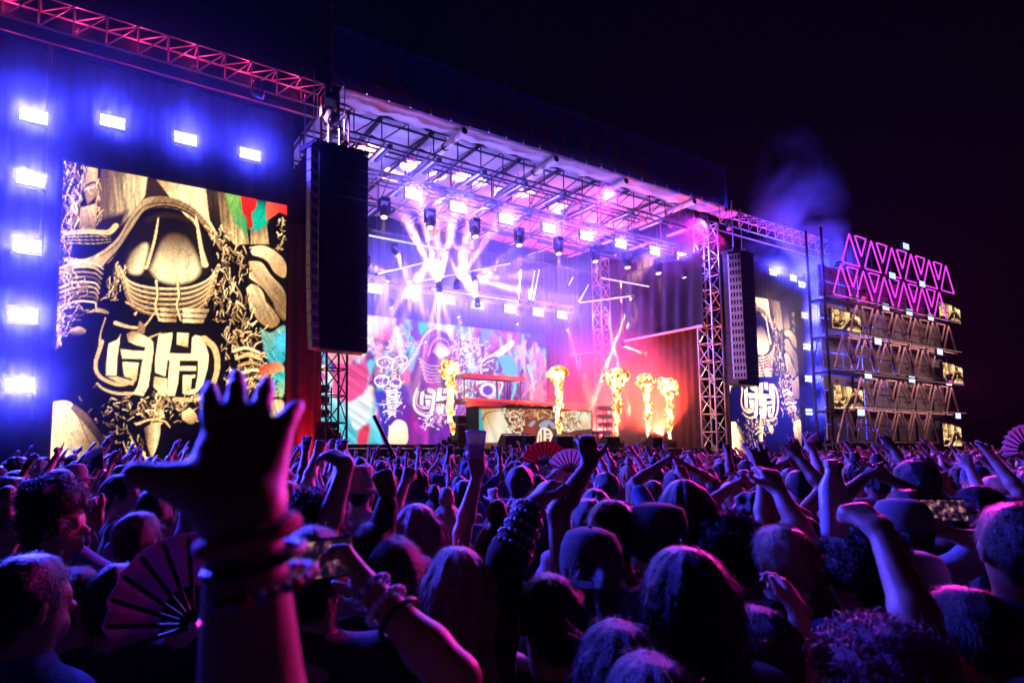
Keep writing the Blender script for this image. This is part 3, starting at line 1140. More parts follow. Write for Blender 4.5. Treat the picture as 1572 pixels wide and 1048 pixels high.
    P.fill(A([(330, 560), (350, 580), (345, 605), (320, 600)]), ramp(0.6))
    P.fill(smooth_line(A([(155, 535), (190, 520), (222, 528), (228, 538), (185, 532)])), ramp(0.85), Md, A([(160, 530), (225, 530)]))
    P.fill(smooth_line(A([(100, 590), (130, 580), (155, 595), (130, 610), (105, 606)])), ramp(0.8), D, A([(130, 580), (130, 612)]))
    P.fill(smooth_line(A([(310, 538), (322, 530), (318, 545)])), ramp(0.9))
    # left shoulder tendons
    for k in range(9):
        y0 = 370 + 16 * k
        P.stroke(smooth_line(A([(70, y0 + 18), (120, y0), (180, y0 + 2), (212 - 3 * k, y0 + 22)])), 4.2, cols[k % 4], 1.5)
    hatch(P, rs, 150, A([(75, 400), (110, 440), (130, 480), (90, 530), (70, 600)]), 9, 12, 0.8, 2.2, cols + [blk, blk], 0.8)
    hatch(P, rs, 40, A([(60, 520), (62, 640)]), 3, 14, 0.1, 2.2, cols, 0.4)
    # right tendons and rounded plates
    P.fill(smooth_line(A([(690, 320), (740, 315), (790, 345), (812, 380), (806, 420), (770, 400), (740, 360), (700, 345)])), W, ramp(0.7), A([(700, 320), (800, 400)]))
    P.stroke(smooth_line(A([(700, 350), (745, 365), (775, 410), (805, 430)])), 2, blk)
    P.fill(smooth_line(A([(690, 365), (730, 370), (760, 410), (808, 470), (808, 560), (770, 520), (740, 460), (690, 420)])), ramp(0.92), ramp(0.55), A([(700, 380), (790, 520)]), streak=(0.9, 3, 0.4))
    P.fill(smooth_line(A([(680, 455), (700, 440), (730, 460), (750, 500), (790, 560), (760, 585), (720, 560), (690, 510)])), ramp(0.95), Md, A([(690, 440), (760, 580)]), streak=(1.1, 2.5, 0.4))
    P.fill(A([(735, 455), (770, 500), (775, 525), (745, 500)]), ramp(0.08), soft=3)
    hatch(P, rs, 230, A([(600, 280), (640, 400), (650, 520), (660, 620), (690, 720), (730, 810)]), 13, 17, 0.1, 2.6, cols + [blk, blk], 0.5)
    hatch(P, rs, 60, A([(680, 560), (720, 640), (740, 740)]), 10, 15, 1.5, 3.2, cols + [blk], 0.4)
    for k in range(6):
        P.stroke(smooth_line(A([(640 + 9 * k, 660 + 24 * k), (680 + 8 * k, 650 + 24 * k), (722 + 7 * k, 665 + 22 * k)])), 5.5, cols[k % 3], 4)
        P.stroke(smooth_line(A([(640 + 9 * k, 667 + 24 * k), (680 + 8 * k, 657 + 24 * k), (722 + 7 * k, 672 + 22 * k)])), 1.3, blk)
    P.fill(smooth_line(A([(725, 585), (760, 600), (808, 580), (808, 690), (760, 700), (740, 660)])), ramp(0.8) if not colour else (0.35, 0.6, 0.45), ramp(0.5) if not colour else (0.05, 0.45, 0.5), A([(730, 600), (800, 690)]), soft=3, streak=(1.0, 2.5, 0.5))
    if colour:
        P.fill(smooth_line(A([(770, 620), (806, 600), (806, 660), (790, 660)])), (0.1, 0.5, 0.75), soft=3)
        P.fill(smooth_line(A([(720, 715), (780, 695), (806, 720), (780, 755), (730, 745)])), (0.7, 0.1, 0.06), ramp(0.8), A([(740, 700), (790, 750)]), soft=3)
        P.fill(smooth_line(A([(750, 745), (806, 730), (800, 810), (765, 800)])), (0.05, 0.5, 0.45), (0.4, 0.55, 0.3), A([(760, 745), (790, 810)]), soft=3, streak=(0.5, 2, 0.6))
        P.fill(smooth_line(A([(730, 760), (760, 750), (758, 800), (735, 790)])), (0.7, 0.2, 0.15), soft=3)
    hatch(P, rs, 70, A([(700, 740), (790, 830)]), 12, 12, 1.2, 1.6, [ramp(0.9), blk, blk, ramp(0.7)], 0.7)
    P.fill(smooth_line(A([(735, 830), (800, 822), (804, 900), (790, 975), (740, 940), (725, 870)])), ramp(0.9), ramp(0.5), A([(740, 830), (795, 960)]), streak=(1.2, 2.5, 0.45))
    hatch(P, rs, 36, A([(620, 600), (625, 760), (640, 810)]), 4, 9, 0, 1.8, cols, 0.6)
    # emblem
    draw_logo(P, lambda p: np.asarray(p, float) / 6.548 + np.array([130, 480]), W, ramp(0.6), ramp(0.82))
    # lower spine, spike and rubble
    hatch(P, rs, 130, A([(270, 830), (340, 860), (400, 830), (480, 850), (545, 830)]), 10, 9, 0.7, 2.3, cols + [blk], 1.2)
    hatch(P, rs, 60, A([(395, 810), (390, 850), (378, 905)]), 6, 14, 0.2, 3, cols + [blk], 0.6)
    P.fill(smooth_line(A([(468, 860), (500, 850), (520, 880), (500, 900), (470, 885)])), L, Md, A([(480, 855), (500, 900)]))
    P.stroke(smooth_line(A([(320, 900), (365, 885), (410, 890), (430, 910)])), 4, ramp(0.85), 2)
    P.fill(smooth_line(A([(345, 912), (370, 900), (397, 908), (390, 965), (370, 1008), (355, 970)])), ramp(0.45), ramp(0.92), A([(345, 930), (385, 930)]), streak=(1.57, 3, 0.3))
    hatch(P, rs, 50, A([(200, 840), (260, 900), (310, 1000)]), 20, 8, 0, 2, cols[2:], 1.0)
    hatch(P, rs, 16, A([(300, 960), (360, 1040)]), 6, 20, 0.1, 2, cols[:2], 0.25)
    # pale lobe at the bottom left
    P.fill(smooth_line(A([(46, 826), (85, 822), (118, 840), (150, 890), (190, 950), (208, 1000), (200, 1060), (20, 1060), (30, 930)])), W, ramp(0.45), A([(70, 930), (190, 960)]), streak=(1.2, 4, 0.25))
    P.fill(smooth_line(A([(110, 832), (160, 870), (215, 950), (200, 960), (150, 900), (105, 850)])), ramp(0.5), ramp(0.2), A([(115, 835), (205, 950)]), soft=2)
    P.stroke(smooth_line(A([(90, 830), (130, 880), (160, 950), (190, 985)])), 1.2, ramp(0.2))
    n = vnoise(x / 1.7, y / 1.7, 8) * 0.5 + vnoise(x / 5, y / 5, 9) * 0.5
    P.c *= (0.8 + 0.4 * n)[:, None]
    # brushed metal: fine scratches and deeper darks
    sc = vnoise(x / 0.9 + 0.35 * y, y / 4.5, 21)
    lum = P.c.max(1)
    P.c *= np.where((sc < 0.24) & (lum < 0.8), 0.68, 1.0)[:, None]
    P.c = 1.22 * np.power(np.clip(P.c, 0, 4), 1.28)
    return P.c


def paint_wall(x, y):
    """the colourful picture on the wall behind the dj"""
    P = Paint(x, y, (0.10, 0.02, 0.24))  # purple base paints the lit haze over the wall's dark parts
    rs = np.random.default_rng(9)

    def A(p):
        return np.asarray(p, float) / 4.765 + np.array([540, 470])
    wh = (0.95, 0.85, 0.85)
    pk, cy, rd, bl, cr = (0.85, 0.06, 0.35), (0.10, 0.62, 0.75), (0.8, 0.04, 0.10), (0.03, 0.05, 0.45), (0.95, 0.72, 0.55)
    # flowing background
    for k in range(150):
        cx, cyy = rs.uniform(-280, 1420), rs.uniform(60, 1000)
        col = [pk, cy, (0.35, 0.1, 0.6), bl, cr, (0.25, 0.6, 0.85), (0.6, 0.08, 0.4)][rs.integers(7)]
        if 450 < cx < 800:
            col = [(0.35, 0.02, 0.4), (0.5, 0.04, 0.4), (0.2, 0.02, 0.4)][rs.integers(3)]
        a = rs.uniform(1.2, 1.9)
        v = np.array([math.cos(a), math.sin(a)]) * rs.uniform(40, 120)
        c = np.array([cx, cyy])
        P.stroke(smooth_line(A([c - v, c + rs.normal(0, 20, 2), c + v])), rs.uniform(4, 13), col, rs.uniform(1, 6), soft=5, op=0.85)
    P.fill(A([(90, 65), (330, 90), (300, 200), (270, 260), (180, 230), (90, 190)]), cr, (0.9, 0.1, 0.25), A([(160, 90), (250, 260)]), soft=5, streak=(1.5, 3, 0.6))
    P.fill(A([(490, 110), (575, 125), (540, 190), (505, 215), (485, 150)]), (0.0, 0.55, 0.28), soft=4)
    P.fill(A([(580, 125), (750, 140), (740, 240), (690, 190), (600, 160)]), (0.45, 0.75, 0.55), (0.9, 0.75, 0.7), A([(600, 130), (740, 180)]), soft=5)
    P.fill(A([(750, 140), (900, 150), (880, 250), (780, 240)]), (0.2, 0.6, 0.45), (0.7, 0.75, 0.8), A([(770, 150), (880, 200)]), soft=5, streak=(1.4, 3, 0.7))
    P.fill(A([(940, 160), (1190, 190), (1100, 300), (1010, 330), (950, 250)]), (0.15, 0.4, 0.7), pk, A([(960, 170), (1120, 270)]), soft=6, streak=(0.8, 3, 0.6))
    for k in range(40):
        cx = rs.uniform(1060, 1420)
        y0 = rs.uniform(200, 520)
        col = [(0.08, 0.55, 0.7), (0.15, 0.65, 0.8), (0.8, 0.25, 0.35), (0.9, 0.5, 0.4), (0.3, 0.15, 0.6)][rs.integers(5)]
        P.stroke(smooth_line(A([(cx, y0), (cx + rs.normal(0, 20), y0 + 90), (cx + rs.normal(0, 30), y0 + rs.uniform(120, 240))])), rs.uniform(3, 9), col, 2, soft=3)
    # lower left cyan and red folds
    P.fill(A([(-240, 560), (0, 440), (120, 620), (230, 1005), (-240, 1010)]), (0.08, 0.55, 0.65), (0.5, 0.75, 0.85), A([(0, 900), (90, 640)]), soft=4, streak=(0.8, 5, 0.5))
    for c, col in (([(-180, 180), (-20, 160), (60, 340), (-40, 420), (-180, 380)], (0.9, 0.3, 0.4)), ([(-120, 420), (100, 430), (110, 600), (0, 700), (-140, 640)], (0.85, 0.08, 0.3)), ([(-40, 720), (120, 640), (140, 800), (30, 900)], (0.75, 0.85, 0.9)),
                   ([(50, 900), (130, 860), (110, 1005), (40, 1005)], (0.7, 0.04, 0.1)), ([(-200, 60), (-60, 60), (-80, 180), (-190, 200)], (0.15, 0.6, 0.7))):
        P.fill(smooth_line(A(c + [c[0]])), col, soft=5, streak=(0.6, 4, 0.5))
    P.fill(A([(150, 620), (440, 560), (440, 1000), (240, 1000)]), (0.03, 0.03, 0.45), (0.02, 0.01, 0.25), A([(200, 700), (400, 900)]), soft=8)
    P.fill(smooth_line(A([(275, 880), (330, 830), (390, 850), (410, 920), (395, 1005), (260, 1005)])), (1.0, 0.85, 0.62), (0.9, 0.6, 0.4), A([(320, 860), (350, 1000)]), soft=2)
    # white bone drawing at the left
    for (c, rx, ry) in (((245, 410), 62, 38), ((220, 545), 52, 40), ((360, 395), 48, 30), ((320, 560), 40, 30), ((300, 640), 30, 26)):
        P.stroke(A([(c[0] + rx * math.cos(t), c[1] + ry * math.sin(t)) for t in np.linspace(0, 6.3, 24)]), 2.2, wh)
        P.fill(A([(c[0] + rx * 0.8 * math.cos(t), c[1] + ry * 0.75 * math.sin(t)) for t in np.linspace(0, 6.3, 20)]), (0.16, 0.06, 0.5), soft=1)
    hatch(P, rs, 200, A([(390, 180), (350, 300), (300, 420), (280, 560), (310, 660), (270, 800)]), 8, 9, 0.7, 1.5, [wh, wh, (0.6, 0.4, 0.8), (0.1, 0.02, 0.2)], 0.9)
    hatch(P, rs, 70, A([(100, 290), (250, 330), (420, 300), (500, 260)]), 7, 12, 0, 1.5, [wh, (0.8, 0.5, 0.7)], 0.5)
    for k in range(9):
        P.stroke(smooth_line(A([(255 + 2 * k, 630 + 22 * k), (300, 612 + 22 * k), (345 - 3 * k, 632 + 22 * k)])), 2.6, wh, 1.5)
    # hood in the middle
    P.stroke(smooth_line(A([(380, 470), (470, 340), (530, 220), (600, 165), (680, 175), (740, 240), (770, 300)])), 4, (0.9, 0.6, 0.8), 2.5)
    P.stroke(smooth_line(A([(560, 360), (590, 270), (640, 235), (700, 260), (725, 340)])), 3, (0.9, 0.3, 0.6), 2)
    P.fill(smooth_line(A([(590, 330), (640, 270), (700, 300), (715, 350), (650, 380)])), (0.85, 0.25, 0.6), (0.95, 0.8, 0.9), A([(600, 280), (660, 370)]), soft=4)
    for k in range(6):
        P.stroke(smooth_line(A([(490 + 8 * k, 380 + 28 * k), (560, 430 + 25 * k), (640, 440 + 22 * k)])), 2, (0.9, 0.5, 0.7), 1)
    hatch(P, rs, 240, A([(780, 250), (830, 330), (800, 440), (820, 560), (880, 660)]), 10, 8, 0.3, 1.5, [wh, wh, (0.95, 0.7, 0.7), (0.1, 0.02, 0.2)], 0.9)
    hatch(P, rs, 80, A([(850, 290), (940, 320), (980, 400), (920, 460)]), 8, 10, 0.8, 1.7, [wh, wh, cr], 0.7)
    # arm and spirals at the right
    P.fill(smooth_line(A([(930, 400), (1040, 340), (1170, 250), (1180, 290), (1080, 370), (960, 430)])), cr, wh, A([(950, 400), (1150, 280)]), soft=2)
    P.stroke(smooth_line(A([(960, 420), (1000, 390), (1060, 380), (1120, 440), (1060, 480)])), 3, (0.08, 0.03, 0.4), 5)
    P.fill(A([(950 + 60 * math.cos(t) + 45, 610 + 52 * math.sin(t)) for t in np.linspace(0, 6.3, 24)]), wh)
    P.fill(A([(950 + 38 * math.cos(t) + 45, 615 + 36 * math.sin(t)) for t in np.linspace(0, 6.3, 24)]), (0.1, 0.05, 0.5))
    P.stroke(smooth_line(A([(920, 560), (1010, 540), (1100, 560), (1080, 640)])), 5, wh, 2)
    P.fill(smooth_line(A([(1070, 380), (1150, 350), (1210, 440), (1180, 560), (1120, 500)])), (0.06, 0.5, 0.65), soft=3)
    # emblem
    for q in range(1):
        P.stroke(smooth_line(A([(480, 600), (455, 680), (470, 760), (540, 800), (590, 790)])), 3, wh)
        draw_logo(P, lambda p: A(np.asarray(p, float) * np.array([0.245, 0.29]) + np.array([445, 540])), (0.95, 0.85, 0.8), (0.7, 0.4, 0.6), (0.75, 0.5, 0.65))
    hatch(P, rs, 50, A([(540, 840), (640, 830)]), 7, 6, 0.5, 1.4, [wh, (0.7, 0.4, 0.7)], 1)
    return P.c


def paint_booth(x, y):
    P = Paint(x, y, (0.16, 0.05, 0.03))
    rs = np.random.default_rng(13)

    def A(p):
        return np.asarray(p, float) / 6.55 + np.array([700, 540])
    cr, wh, br = (0.95, 0.72, 0.42), (1.0, 0.88, 0.66), (0.2, 0.05, 0.03)
    P.fill(A([(230, 575), (262, 580), (300, 905), (232, 900)]), (0.05, 0.45, 0.5), soft=1)
    P.fill(A([(255, 575), (500, 570), (480, 650), (540, 760), (600, 910), (300, 910)]), (0.75, 0.45, 0.2), wh, A([(290, 650), (430, 720)]), soft=2, streak=(1.2, 3, 0.25))
    P.stroke(smooth_line(A([(270, 680), (300, 620), (380, 595), (480, 590)])), 3, (0.35, 0.13, 0.05), 1)
    for k, (cx, cy) in enumerate(((590, 625), (585, 680), (640, 720), (620, 780), (1120, 630), (1190, 620), (1180, 680), (1130, 770))):
        rx, ry = (38, 24)
        P.fill(A([(cx + rx * 1.5 * math.cos(t), cy + ry * 1.5 * math.sin(t)) for t in np.linspace(0, 6.3, 18)]), wh if k % 2 else cr)
        P.fill(A([(cx + rx * math.cos(t), cy + ry * math.sin(t)) for t in np.linspace(0, 6.3, 18)]), (0.3, 0.03, 0.02))
    hatch(P, rs, 160, A([(480, 600), (660, 640), (650, 760), (560, 760), (640, 880)]), 5, 6, 0.6, 1.2, [wh, cr, br, br], 1)
    hatch(P, rs, 160, A([(700, 620), (850, 600), (980, 620)]), 6, 7, 0.8, 1.2, [(0.8, 0.3, 0.12), br, cr, (0.6, 0.1, 0.05)], 1)
    P.fill(A([(700, 700), (800, 700), (800, 910), (690, 910)]), (0.35, 0.04, 0.03), soft=2)
    for c in ([(725, 740), (770, 690), (800, 705), (760, 750)], [(830, 730), (890, 690), (950, 690), (900, 770), (850, 765)], [(930, 680), (990, 720), (1010, 770), (975, 770), (940, 730)]):
        P.fill(smooth_line(A(c + [c[0]])), (0.35, 0.38, 0.5), soft=1.2)
    P.fill(smooth_line(A([(810, 910), (830, 800), (870, 760), (930, 770), (970, 820), (980, 910)])), wh, soft=1)
    for q in ([(865, 780), (880, 780), (880, 905), (865, 905)], [(905, 790), (940, 800), (940, 815), (905, 815)], [(905, 835), (945, 835), (945, 850), (905, 850)], [(905, 870), (940, 870), (940, 905), (905, 905)], [(835, 830), (845, 830), (845, 905), (835, 905)]):
        P.fill(A(q), (0.25, 0.03, 0.03), soft=0.6)
    P.fill(A([(1060, 600), (1360, 600), (1360, 770), (1080, 800)]), cr, wh, A([(1080, 620), (1340, 720)]), soft=2, streak=(1.2, 2, 0.5))
    hatch(P, rs, 120, A([(1050, 620), (1200, 700), (1120, 770), (1240, 640)]), 6, 7, 0.8, 1.4, [br, (0.5, 0.1, 0.03), wh], 1)
    P.fill(smooth_line(A([(1250, 650), (1300, 620), (1340, 660), (1330, 750), (1280, 760)])), wh, (0.9, 0.4, 0.1), A([(1290, 640), (1290, 780)]), soft=3)
    return P.c


def led_screen(name, xa, xb, za, zb, y, pitch, paint, strength, label, cat, mapx=None, frame=0.08, group=None, depth=0.12):
    """a screen of diodes in a shallow cabinet; paint gets positions in drawing units"""
    root = empty(name, ((xa + xb) / 2, y, za), label, cat, group)
    nx, nz = int((xb - xa) / pitch), int((zb - za) / pitch)
    X, Z = np.meshgrid(np.linspace(xa, xb, nx + 1), np.linspace(za, zb, nz + 1))
    X, Z = X.ravel(), Z.ravel()
    if mapx is None:
        px = np.array(to_px_many(X, np.full_like(X, y), Z))
    else:
        px = mapx((X - xa) / (xb - xa), (Z - za) / (zb - za))
    col = paint(px[0], px[1])
    me = bpy.data.meshes.new('display')
    V = np.stack([X - root.location.x, np.zeros_like(X), Z - root.location.z], 1)
    i = np.arange(nx * nz)
    a = (i // nx) * (nx + 1) + i % nx
    Fq = np.stack([a, a + 1, a + nx + 2, a + nx + 1], 1)
    me.vertices.add(len(V))
    me.vertices.foreach_set('co', V.ravel())
    me.loops.add(len(Fq) * 4)
    me.loops.foreach_set('vertex_index', Fq.ravel())
    me.polygons.add(len(Fq))
    me.polygons.foreach_set('loop_start', np.arange(len(Fq)) * 4)
    at = me.attributes.new('diode', 'FLOAT_COLOR', 'POINT')
    at.data.foreach_set('color', np.concatenate([col, np.ones((len(col), 1))], 1).ravel().astype(np.float32))
    me.update()
    me.validate()
    mesh_obj('display', me, attr_screen('led_' + name + str(len(MATS)), strength), root)
    fr = MB()
    f = frame
    fr.box(((xa + xb) / 2, y + depth / 2 + 0.004, (za + zb) / 2), (xb - xa + 2 * f, depth, zb - za + 2 * f))
    fr.build('cabinet', M_BLACK, root)
    fb = MB()
    for (c, s) in ((((xa + xb) / 2, y - 0.01, zb + f / 2), (xb - xa + 2 * f, 0.04, f * 0.96)), (((xa + xb) / 2, y - 0.01, za - f / 2), (xb - xa + 2 * f, 0.04, f * 0.96)),
                   ((xa - f / 2, y - 0.01, (za + zb) / 2), (f * 0.96, 0.04, zb - za)), ((xb + f / 2, y - 0.01, (za + zb) / 2), (f * 0.96, 0.04, zb - za))):
        fb.box(c, s)
    fb.build('bezel', M_BLACK, root)
    return root


def to_px_many(X, Y, Z):
    q = np.stack([X - CAM[0], Y - CAM[1], Z - CAM[2]], 1)
    w = q @ FW
    return PPX + F_PX * (q @ RT) / w, PPY - F_PX * (q @ UP) / w


LX0, LX1, SZ0, SZ1 = -0.78, 5.88, 1.3, 10.2
led_screen('video_screen', LX0, LX1, SZ0, SZ1, 19.0, 0.026, paint_wing, 1.6, 'tall left video screen showing a gold figure with a rounded emblem', 'screen', frame=0.05)


def right_map(u, v):
    return np.array(to_px_many(LX0 + u * (LX1 - LX0), np.full_like(u, 19.0), SZ0 + v * (SZ1 - SZ0)))


led_screen('video_screen', 30.15, 36.85, SZ0, SZ1 + 0.15, 19.0, 0.05, lambda x, y: paint_wing(x, y, False), 2.4, 'tall right video screen showing the same gold figure, far side', 'screen', mapx=right_map, frame=0.05)
led_screen('video_wall', 9.8, 25.65, 2.1, 9.0, 28.0, 0.055, paint_wall, 1.5, 'wide colourful video wall behind the dj booth', 'screen')
pb0, pb1 = at_y(735, 682, 21.0), at_y(908, 625, 21.0)
booth = led_screen('dj_booth', pb0[0], pb1[0], DECK + 0.02, 3.72, 21.0, 0.035, paint_booth, 1.0, 'dj booth fronted with a glowing cream and brown screen', 'dj booth', frame=0.03, depth=0.9)
mb = MB()
cx = (pb0[0] + pb1[0]) / 2
for dx in (-1.3, -0.5, 0.3, 1.1):
    mb = MB().box((cx + dx, 21.45, 3.84), (0.55, 0.45, 0.1))
    for a in range(4):
        mb.tube((cx + dx - 0.18 + 0.12 * a, 21.35, 3.885), (cx + dx - 0.18 + 0.12 * a, 21.35, 3.93), 0.03, n=8)
    dk = mb.build('mixer_deck' if dx == -0.5 else 'player_deck', M_BLACK, booth)


# small panels at the ends of the tower rows
def crop_map(x0, x1, y0, y1):
    def f(u, v):
        return np.array([x0 + u * (x1 - x0), y1 + v * (y0 - y1)])
    return f


for (a, b, lab) in (((1275, 473), (1322, 511), 'small video panel at the left end of the third tower row'), ((1278, 590), (1326, 629), 'small video panel at the left end of the fifth tower row'),
                    ((1440, 463), (1475, 497), 'small video panel at the right end of the second tower row'), ((1446, 556), (1479, 590), 'small video panel at the right end of the fourth tower row'),
                    ((1446, 650), (1477, 684), 'small video panel at the right end of the lowest tower row')):
    pa, pb2 = at_y(*a, 16.2), at_y(*b, 16.2)
    led_screen('video_screen', pa[0], pb2[0], (pb2[2]), (pa[2]), 16.2, 0.07, lambda x, y: paint_wing(x, y, False), 1.7, lab, 'screen', mapx=crop_map(98, 300, 262, 400), frame=0.03, group='small video panels on the tower')
# ------------------------------------------------------------------ stage lighting
M_LED = mat('strobe_led', (0.3, 0.3, 0.3), 0.4, emit=(0.80, 0.86, 1.0), strength=2.6)
M_LEDC = mat('strobe_tube', (0.1, 0.1, 0.1), 0.4, emit=(0.05, 0.35, 0.55), strength=0.8)
M_LEDS = mat('small_strobe', (0.3, 0.3, 0.3), 0.4, emit=(0.45, 0.62, 1.0), strength=1.6)
M_AMBER = mat('amber_lens', (0.3, 0.2, 0.1), 0.3, emit=(1.0, 0.62, 0.35), strength=5)
M_BATTEN = mat('led_batten', (0.3, 0.3, 0.3), 0.4, emit=(0.75, 0.70, 1.0), strength=1.6)
M_BARREL = mat('lamp_barrel', (0.03, 0.03, 0.03), 0.4, 0.2, noise=0.2)


def strobe(p, label, group, power=300, col=(0.045, 0.042, 1.0), w=0.66, h=0.34, aim=None, spread=R(130)):
    s = empty('strobe_light', p, label, 'strobe light', group)
    MB().box((0, 0.06, 0), (w + 0.1, 0.1, h + 0.1)).build('housing', M_BLACK, s, world=False, bevel=0.01)
    for k in (-1, 1):
        MB().box((0, 0.0, k * h * 0.32), (w, 0.012, h * 0.34)).build('led_bar', M_LED, s, world=False)
    MB().box((0, 0.004, 0), (w, 0.012, h * 0.28)).build('tube_bar', M_LEDC, s, world=False)
    y = MB()
    for k in (-1, 1):
        y.box((k * (w / 2 + 0.07), 0.08, h * 0.3), (0.02, 0.05, h * 0.9))
    y.box((0, 0.08, h * 0.75), (w + 0.16, 0.05, 0.03))
    y.build('yoke', M_BLACK, s, world=False)
    if power:
        lamp('strobe_glow', 'AREA', Vector(p) + Vector((0, -0.03, 0)), power, col, s, aim=Vector(p) + Vector(aim or (0.0, -1, -0.12)), size=w, size_y=h, spread=spread)
    return s


GB = 'blue strobes around the wing screens'
for i, (x, y) in enumerate(((52, 178), (47, 275), (42, 377), (36, 484), (31, 591))):
    nm = ('top', 'second', 'third', 'fourth', 'lowest')[i]
    strobe(at_y(x, y, 18.8), f'{nm} blue strobe of the column left of the big left screen', GB, 2000, aim=(0, -1, 0))
for i, (x, y) in enumerate(((173, 187), (285, 213), (384, 237))):
    nm = ('left', 'middle', 'right')[i]
    strobe(at_y(x, y, 18.8), f'{nm} blue strobe of the three above the big left screen', GB, 2000, aim=(0, -1, 0.25))
for i, (x, y) in enumerate(((1187, 418), (1218, 427), (1231, 437), (1235, 484), (1238, 532), (1241, 581), (1242, 632))):
    nm = ('left strobe above the right video screen', 'middle strobe above the right video screen', 'corner strobe at the top right of the right video screen',
          'uppermost strobe of the column beside the right video screen', 'second strobe of the column beside the right video screen', 'third strobe of the column beside the right video screen', 'bottom strobe of the column beside the right video screen')[i]
    strobe(at_y(x, y, 18.8), 'blue white ' + nm, GB, 2000, aim=(0, -1, 0.9 if i < 3 else 0), spread=R(180) if i < 3 else R(130))

# pipes that carry the strobe columns
for (px, lab) in ((62, 'black pipe carrying the strobe column left of the left screen'), (1250, 'black pipe carrying the strobe column by the right screen')):
    p = at_y(px, 400, 19.1)
    t = empty('lighting_pipe', (p[0], 19.1, 0), lab, 'pipe')
    strut('pipe', (p[0], 19.1, 0), (p[0], 19.1, 13.6 if px < 100 else 12.4), 0.05, M_BLACK, t)
    slab('base_plate', (p[0], 19.1, 0.03), (0.6, 0.6, 0.06), M_BLACK, t)

# lighting trusses under the roof
fr = empty('lighting_truss', (18, 20.1, 12.5), 'front lighting truss under the roof carrying the strobe row', 'truss')
box_truss(fr, (8.2, 20.15, 12.45), (28.1, 20.15, 12.45), (0, 0.4, 0), (0, 0, 0.4), 0.9, M_ALU, 0.028, 0.016)
bk = empty('lighting_truss', (18, 27.1, 10.5), 'rear lighting truss above the video wall', 'truss')
box_truss(bk, (9.5, 27.2, 10.5), (27.3, 27.2, 10.5), (0, 0.4, 0), (0, 0, 0.4), 0.9, M_ALU, 0.028, 0.016)
for x in (9, 14, 19, 24):
    strut('hoist_chain', (x, 20.35, 12.85), (x, 20.35, 14.3), 0.015, M_CHAIN, fr, 6)
    strut('hoist_chain', (x + 1, 27.4, 10.9), (x + 1, 27.4, 14.6), 0.015, M_CHAIN, bk, 6)

ORD20 = ('first', 'second', 'third', 'fourth', 'fifth', 'sixth', 'seventh', 'eighth', 'ninth', 'tenth', 'eleventh', 'twelfth', 'thirteenth', 'fourteenth', 'fifteenth', 'sixteenth', 'seventeenth', 'eighteenth')
ordn = ('first', 'second', 'third', 'fourth', 'fifth', 'sixth', 'seventh', 'eighth')
for i, (x, y) in enumerate(((635, 298), (703, 318), (777, 336), (843, 350), (900, 362), (953, 374), (1005, 385), (1047, 394))):
    strobe(at_y(x, y, 20.0), f'{ordn[i]} bright strobe from the left in the front row under the roof', 'strobes under the stage roof', 520, (0.11, 0.07, 1.0), 0.72, 0.4, aim=(0, -1, -0.08))
for i, (x, y) in enumerate(((576, 443), (633, 451), (688, 460), (734, 468), (783, 474), (826, 479), (863, 483))):
    strobe(at_y(x, y, 27.0), f'{ordn[i]} strobe from the left in the rear row above the video wall', 'strobes under the stage roof', 520, (0.14, 0.09, 1.0), 0.8, 0.44, aim=(0, -1, -0.08))


def moving_head(p, aim, label, group, lens_mat, power=0, col=(1, 0.6, 0.3), angle=R(10), s=1.0, hang=True, blend=0.4):
    """base, yoke, barrel and lens; the barrel points at aim"""
    o = empty('moving_head', p, label, 'stage light', group)
    q = (Vector(aim) - Vector(p)).normalized().to_track_quat('Z', 'Y')
    sg = 1 if hang else -1
    MB().box((0, 0, sg * 0.36 * s), (0.3 * s, 0.26 * s, 0.14 * s)).build('base', M_BLACK, o, world=False, bevel=0.01)
    for k in (-1, 1):
        MB().box((k * 0.17 * s, 0, sg * 0.16 * s), (0.05 * s, 0.12 * s, 0.4 * s)).build('yoke_arm', M_BLACK, o, world=False, bevel=0.008)
    MB().lathe([(0.03 * s, -0.2 * s), (0.1 * s, -0.18 * s), (0.13 * s, -0.05 * s), (0.14 * s, 0.12 * s), (0.12 * s, 0.19 * s), (0.1 * s, 0.19 * s)], (0, 0, 0), q.to_matrix(), 16).build('barrel', M_BARREL, o, world=False, smooth=True)
    MB().lathe([(0.0, 0.195 * s), (0.1 * s, 0.195 * s), (0.085 * s, 0.215 * s), (0.0, 0.225 * s)], (0, 0, 0), q.to_matrix(), 16).build('lens', lens_mat, o, world=False, smooth=True)
    if power:
        d = (Vector(aim) - Vector(p)).normalized()
        if angle < R(13):       # a tight beam: the whole lens shines with little spread
            b_ = lamp('head_light', 'AREA', Vector(p) + d * 0.25 * s, power, col, o, aim=aim, size=0.2 * s, spread=angle)
            b_.data.shape = 'DISK'
        else:
            lamp('head_light', 'SPOT', Vector(p) + d * 0.25 * s, power, col, o, aim=aim, angle=angle, blend=blend, radius=0.07)
    return o


AMB = (1.0, 0.50, 0.22)
PALE = (1.0, 0.78, 0.62)
# row of amber heads hung below the front truss
rs = np.random.default_rng(21)
for i, (x, y) in enumerate(((590, 325), (660, 341), (729, 355), (797, 369), (857, 382), (913, 394), (963, 404), (1010, 413), (1050, 420))):
    p = at_y(x, y, 19.8)
    moving_head(p, (p[0] - 1.0 + 0.6 * (i % 3), 18.6, 3.0), f"{(ordn + ('ninth',))[i]} amber moving head from the left below the front strobe row", 'amber moving heads below the front truss', M_AMBER, 11000, AMB, R(16), 1.25)

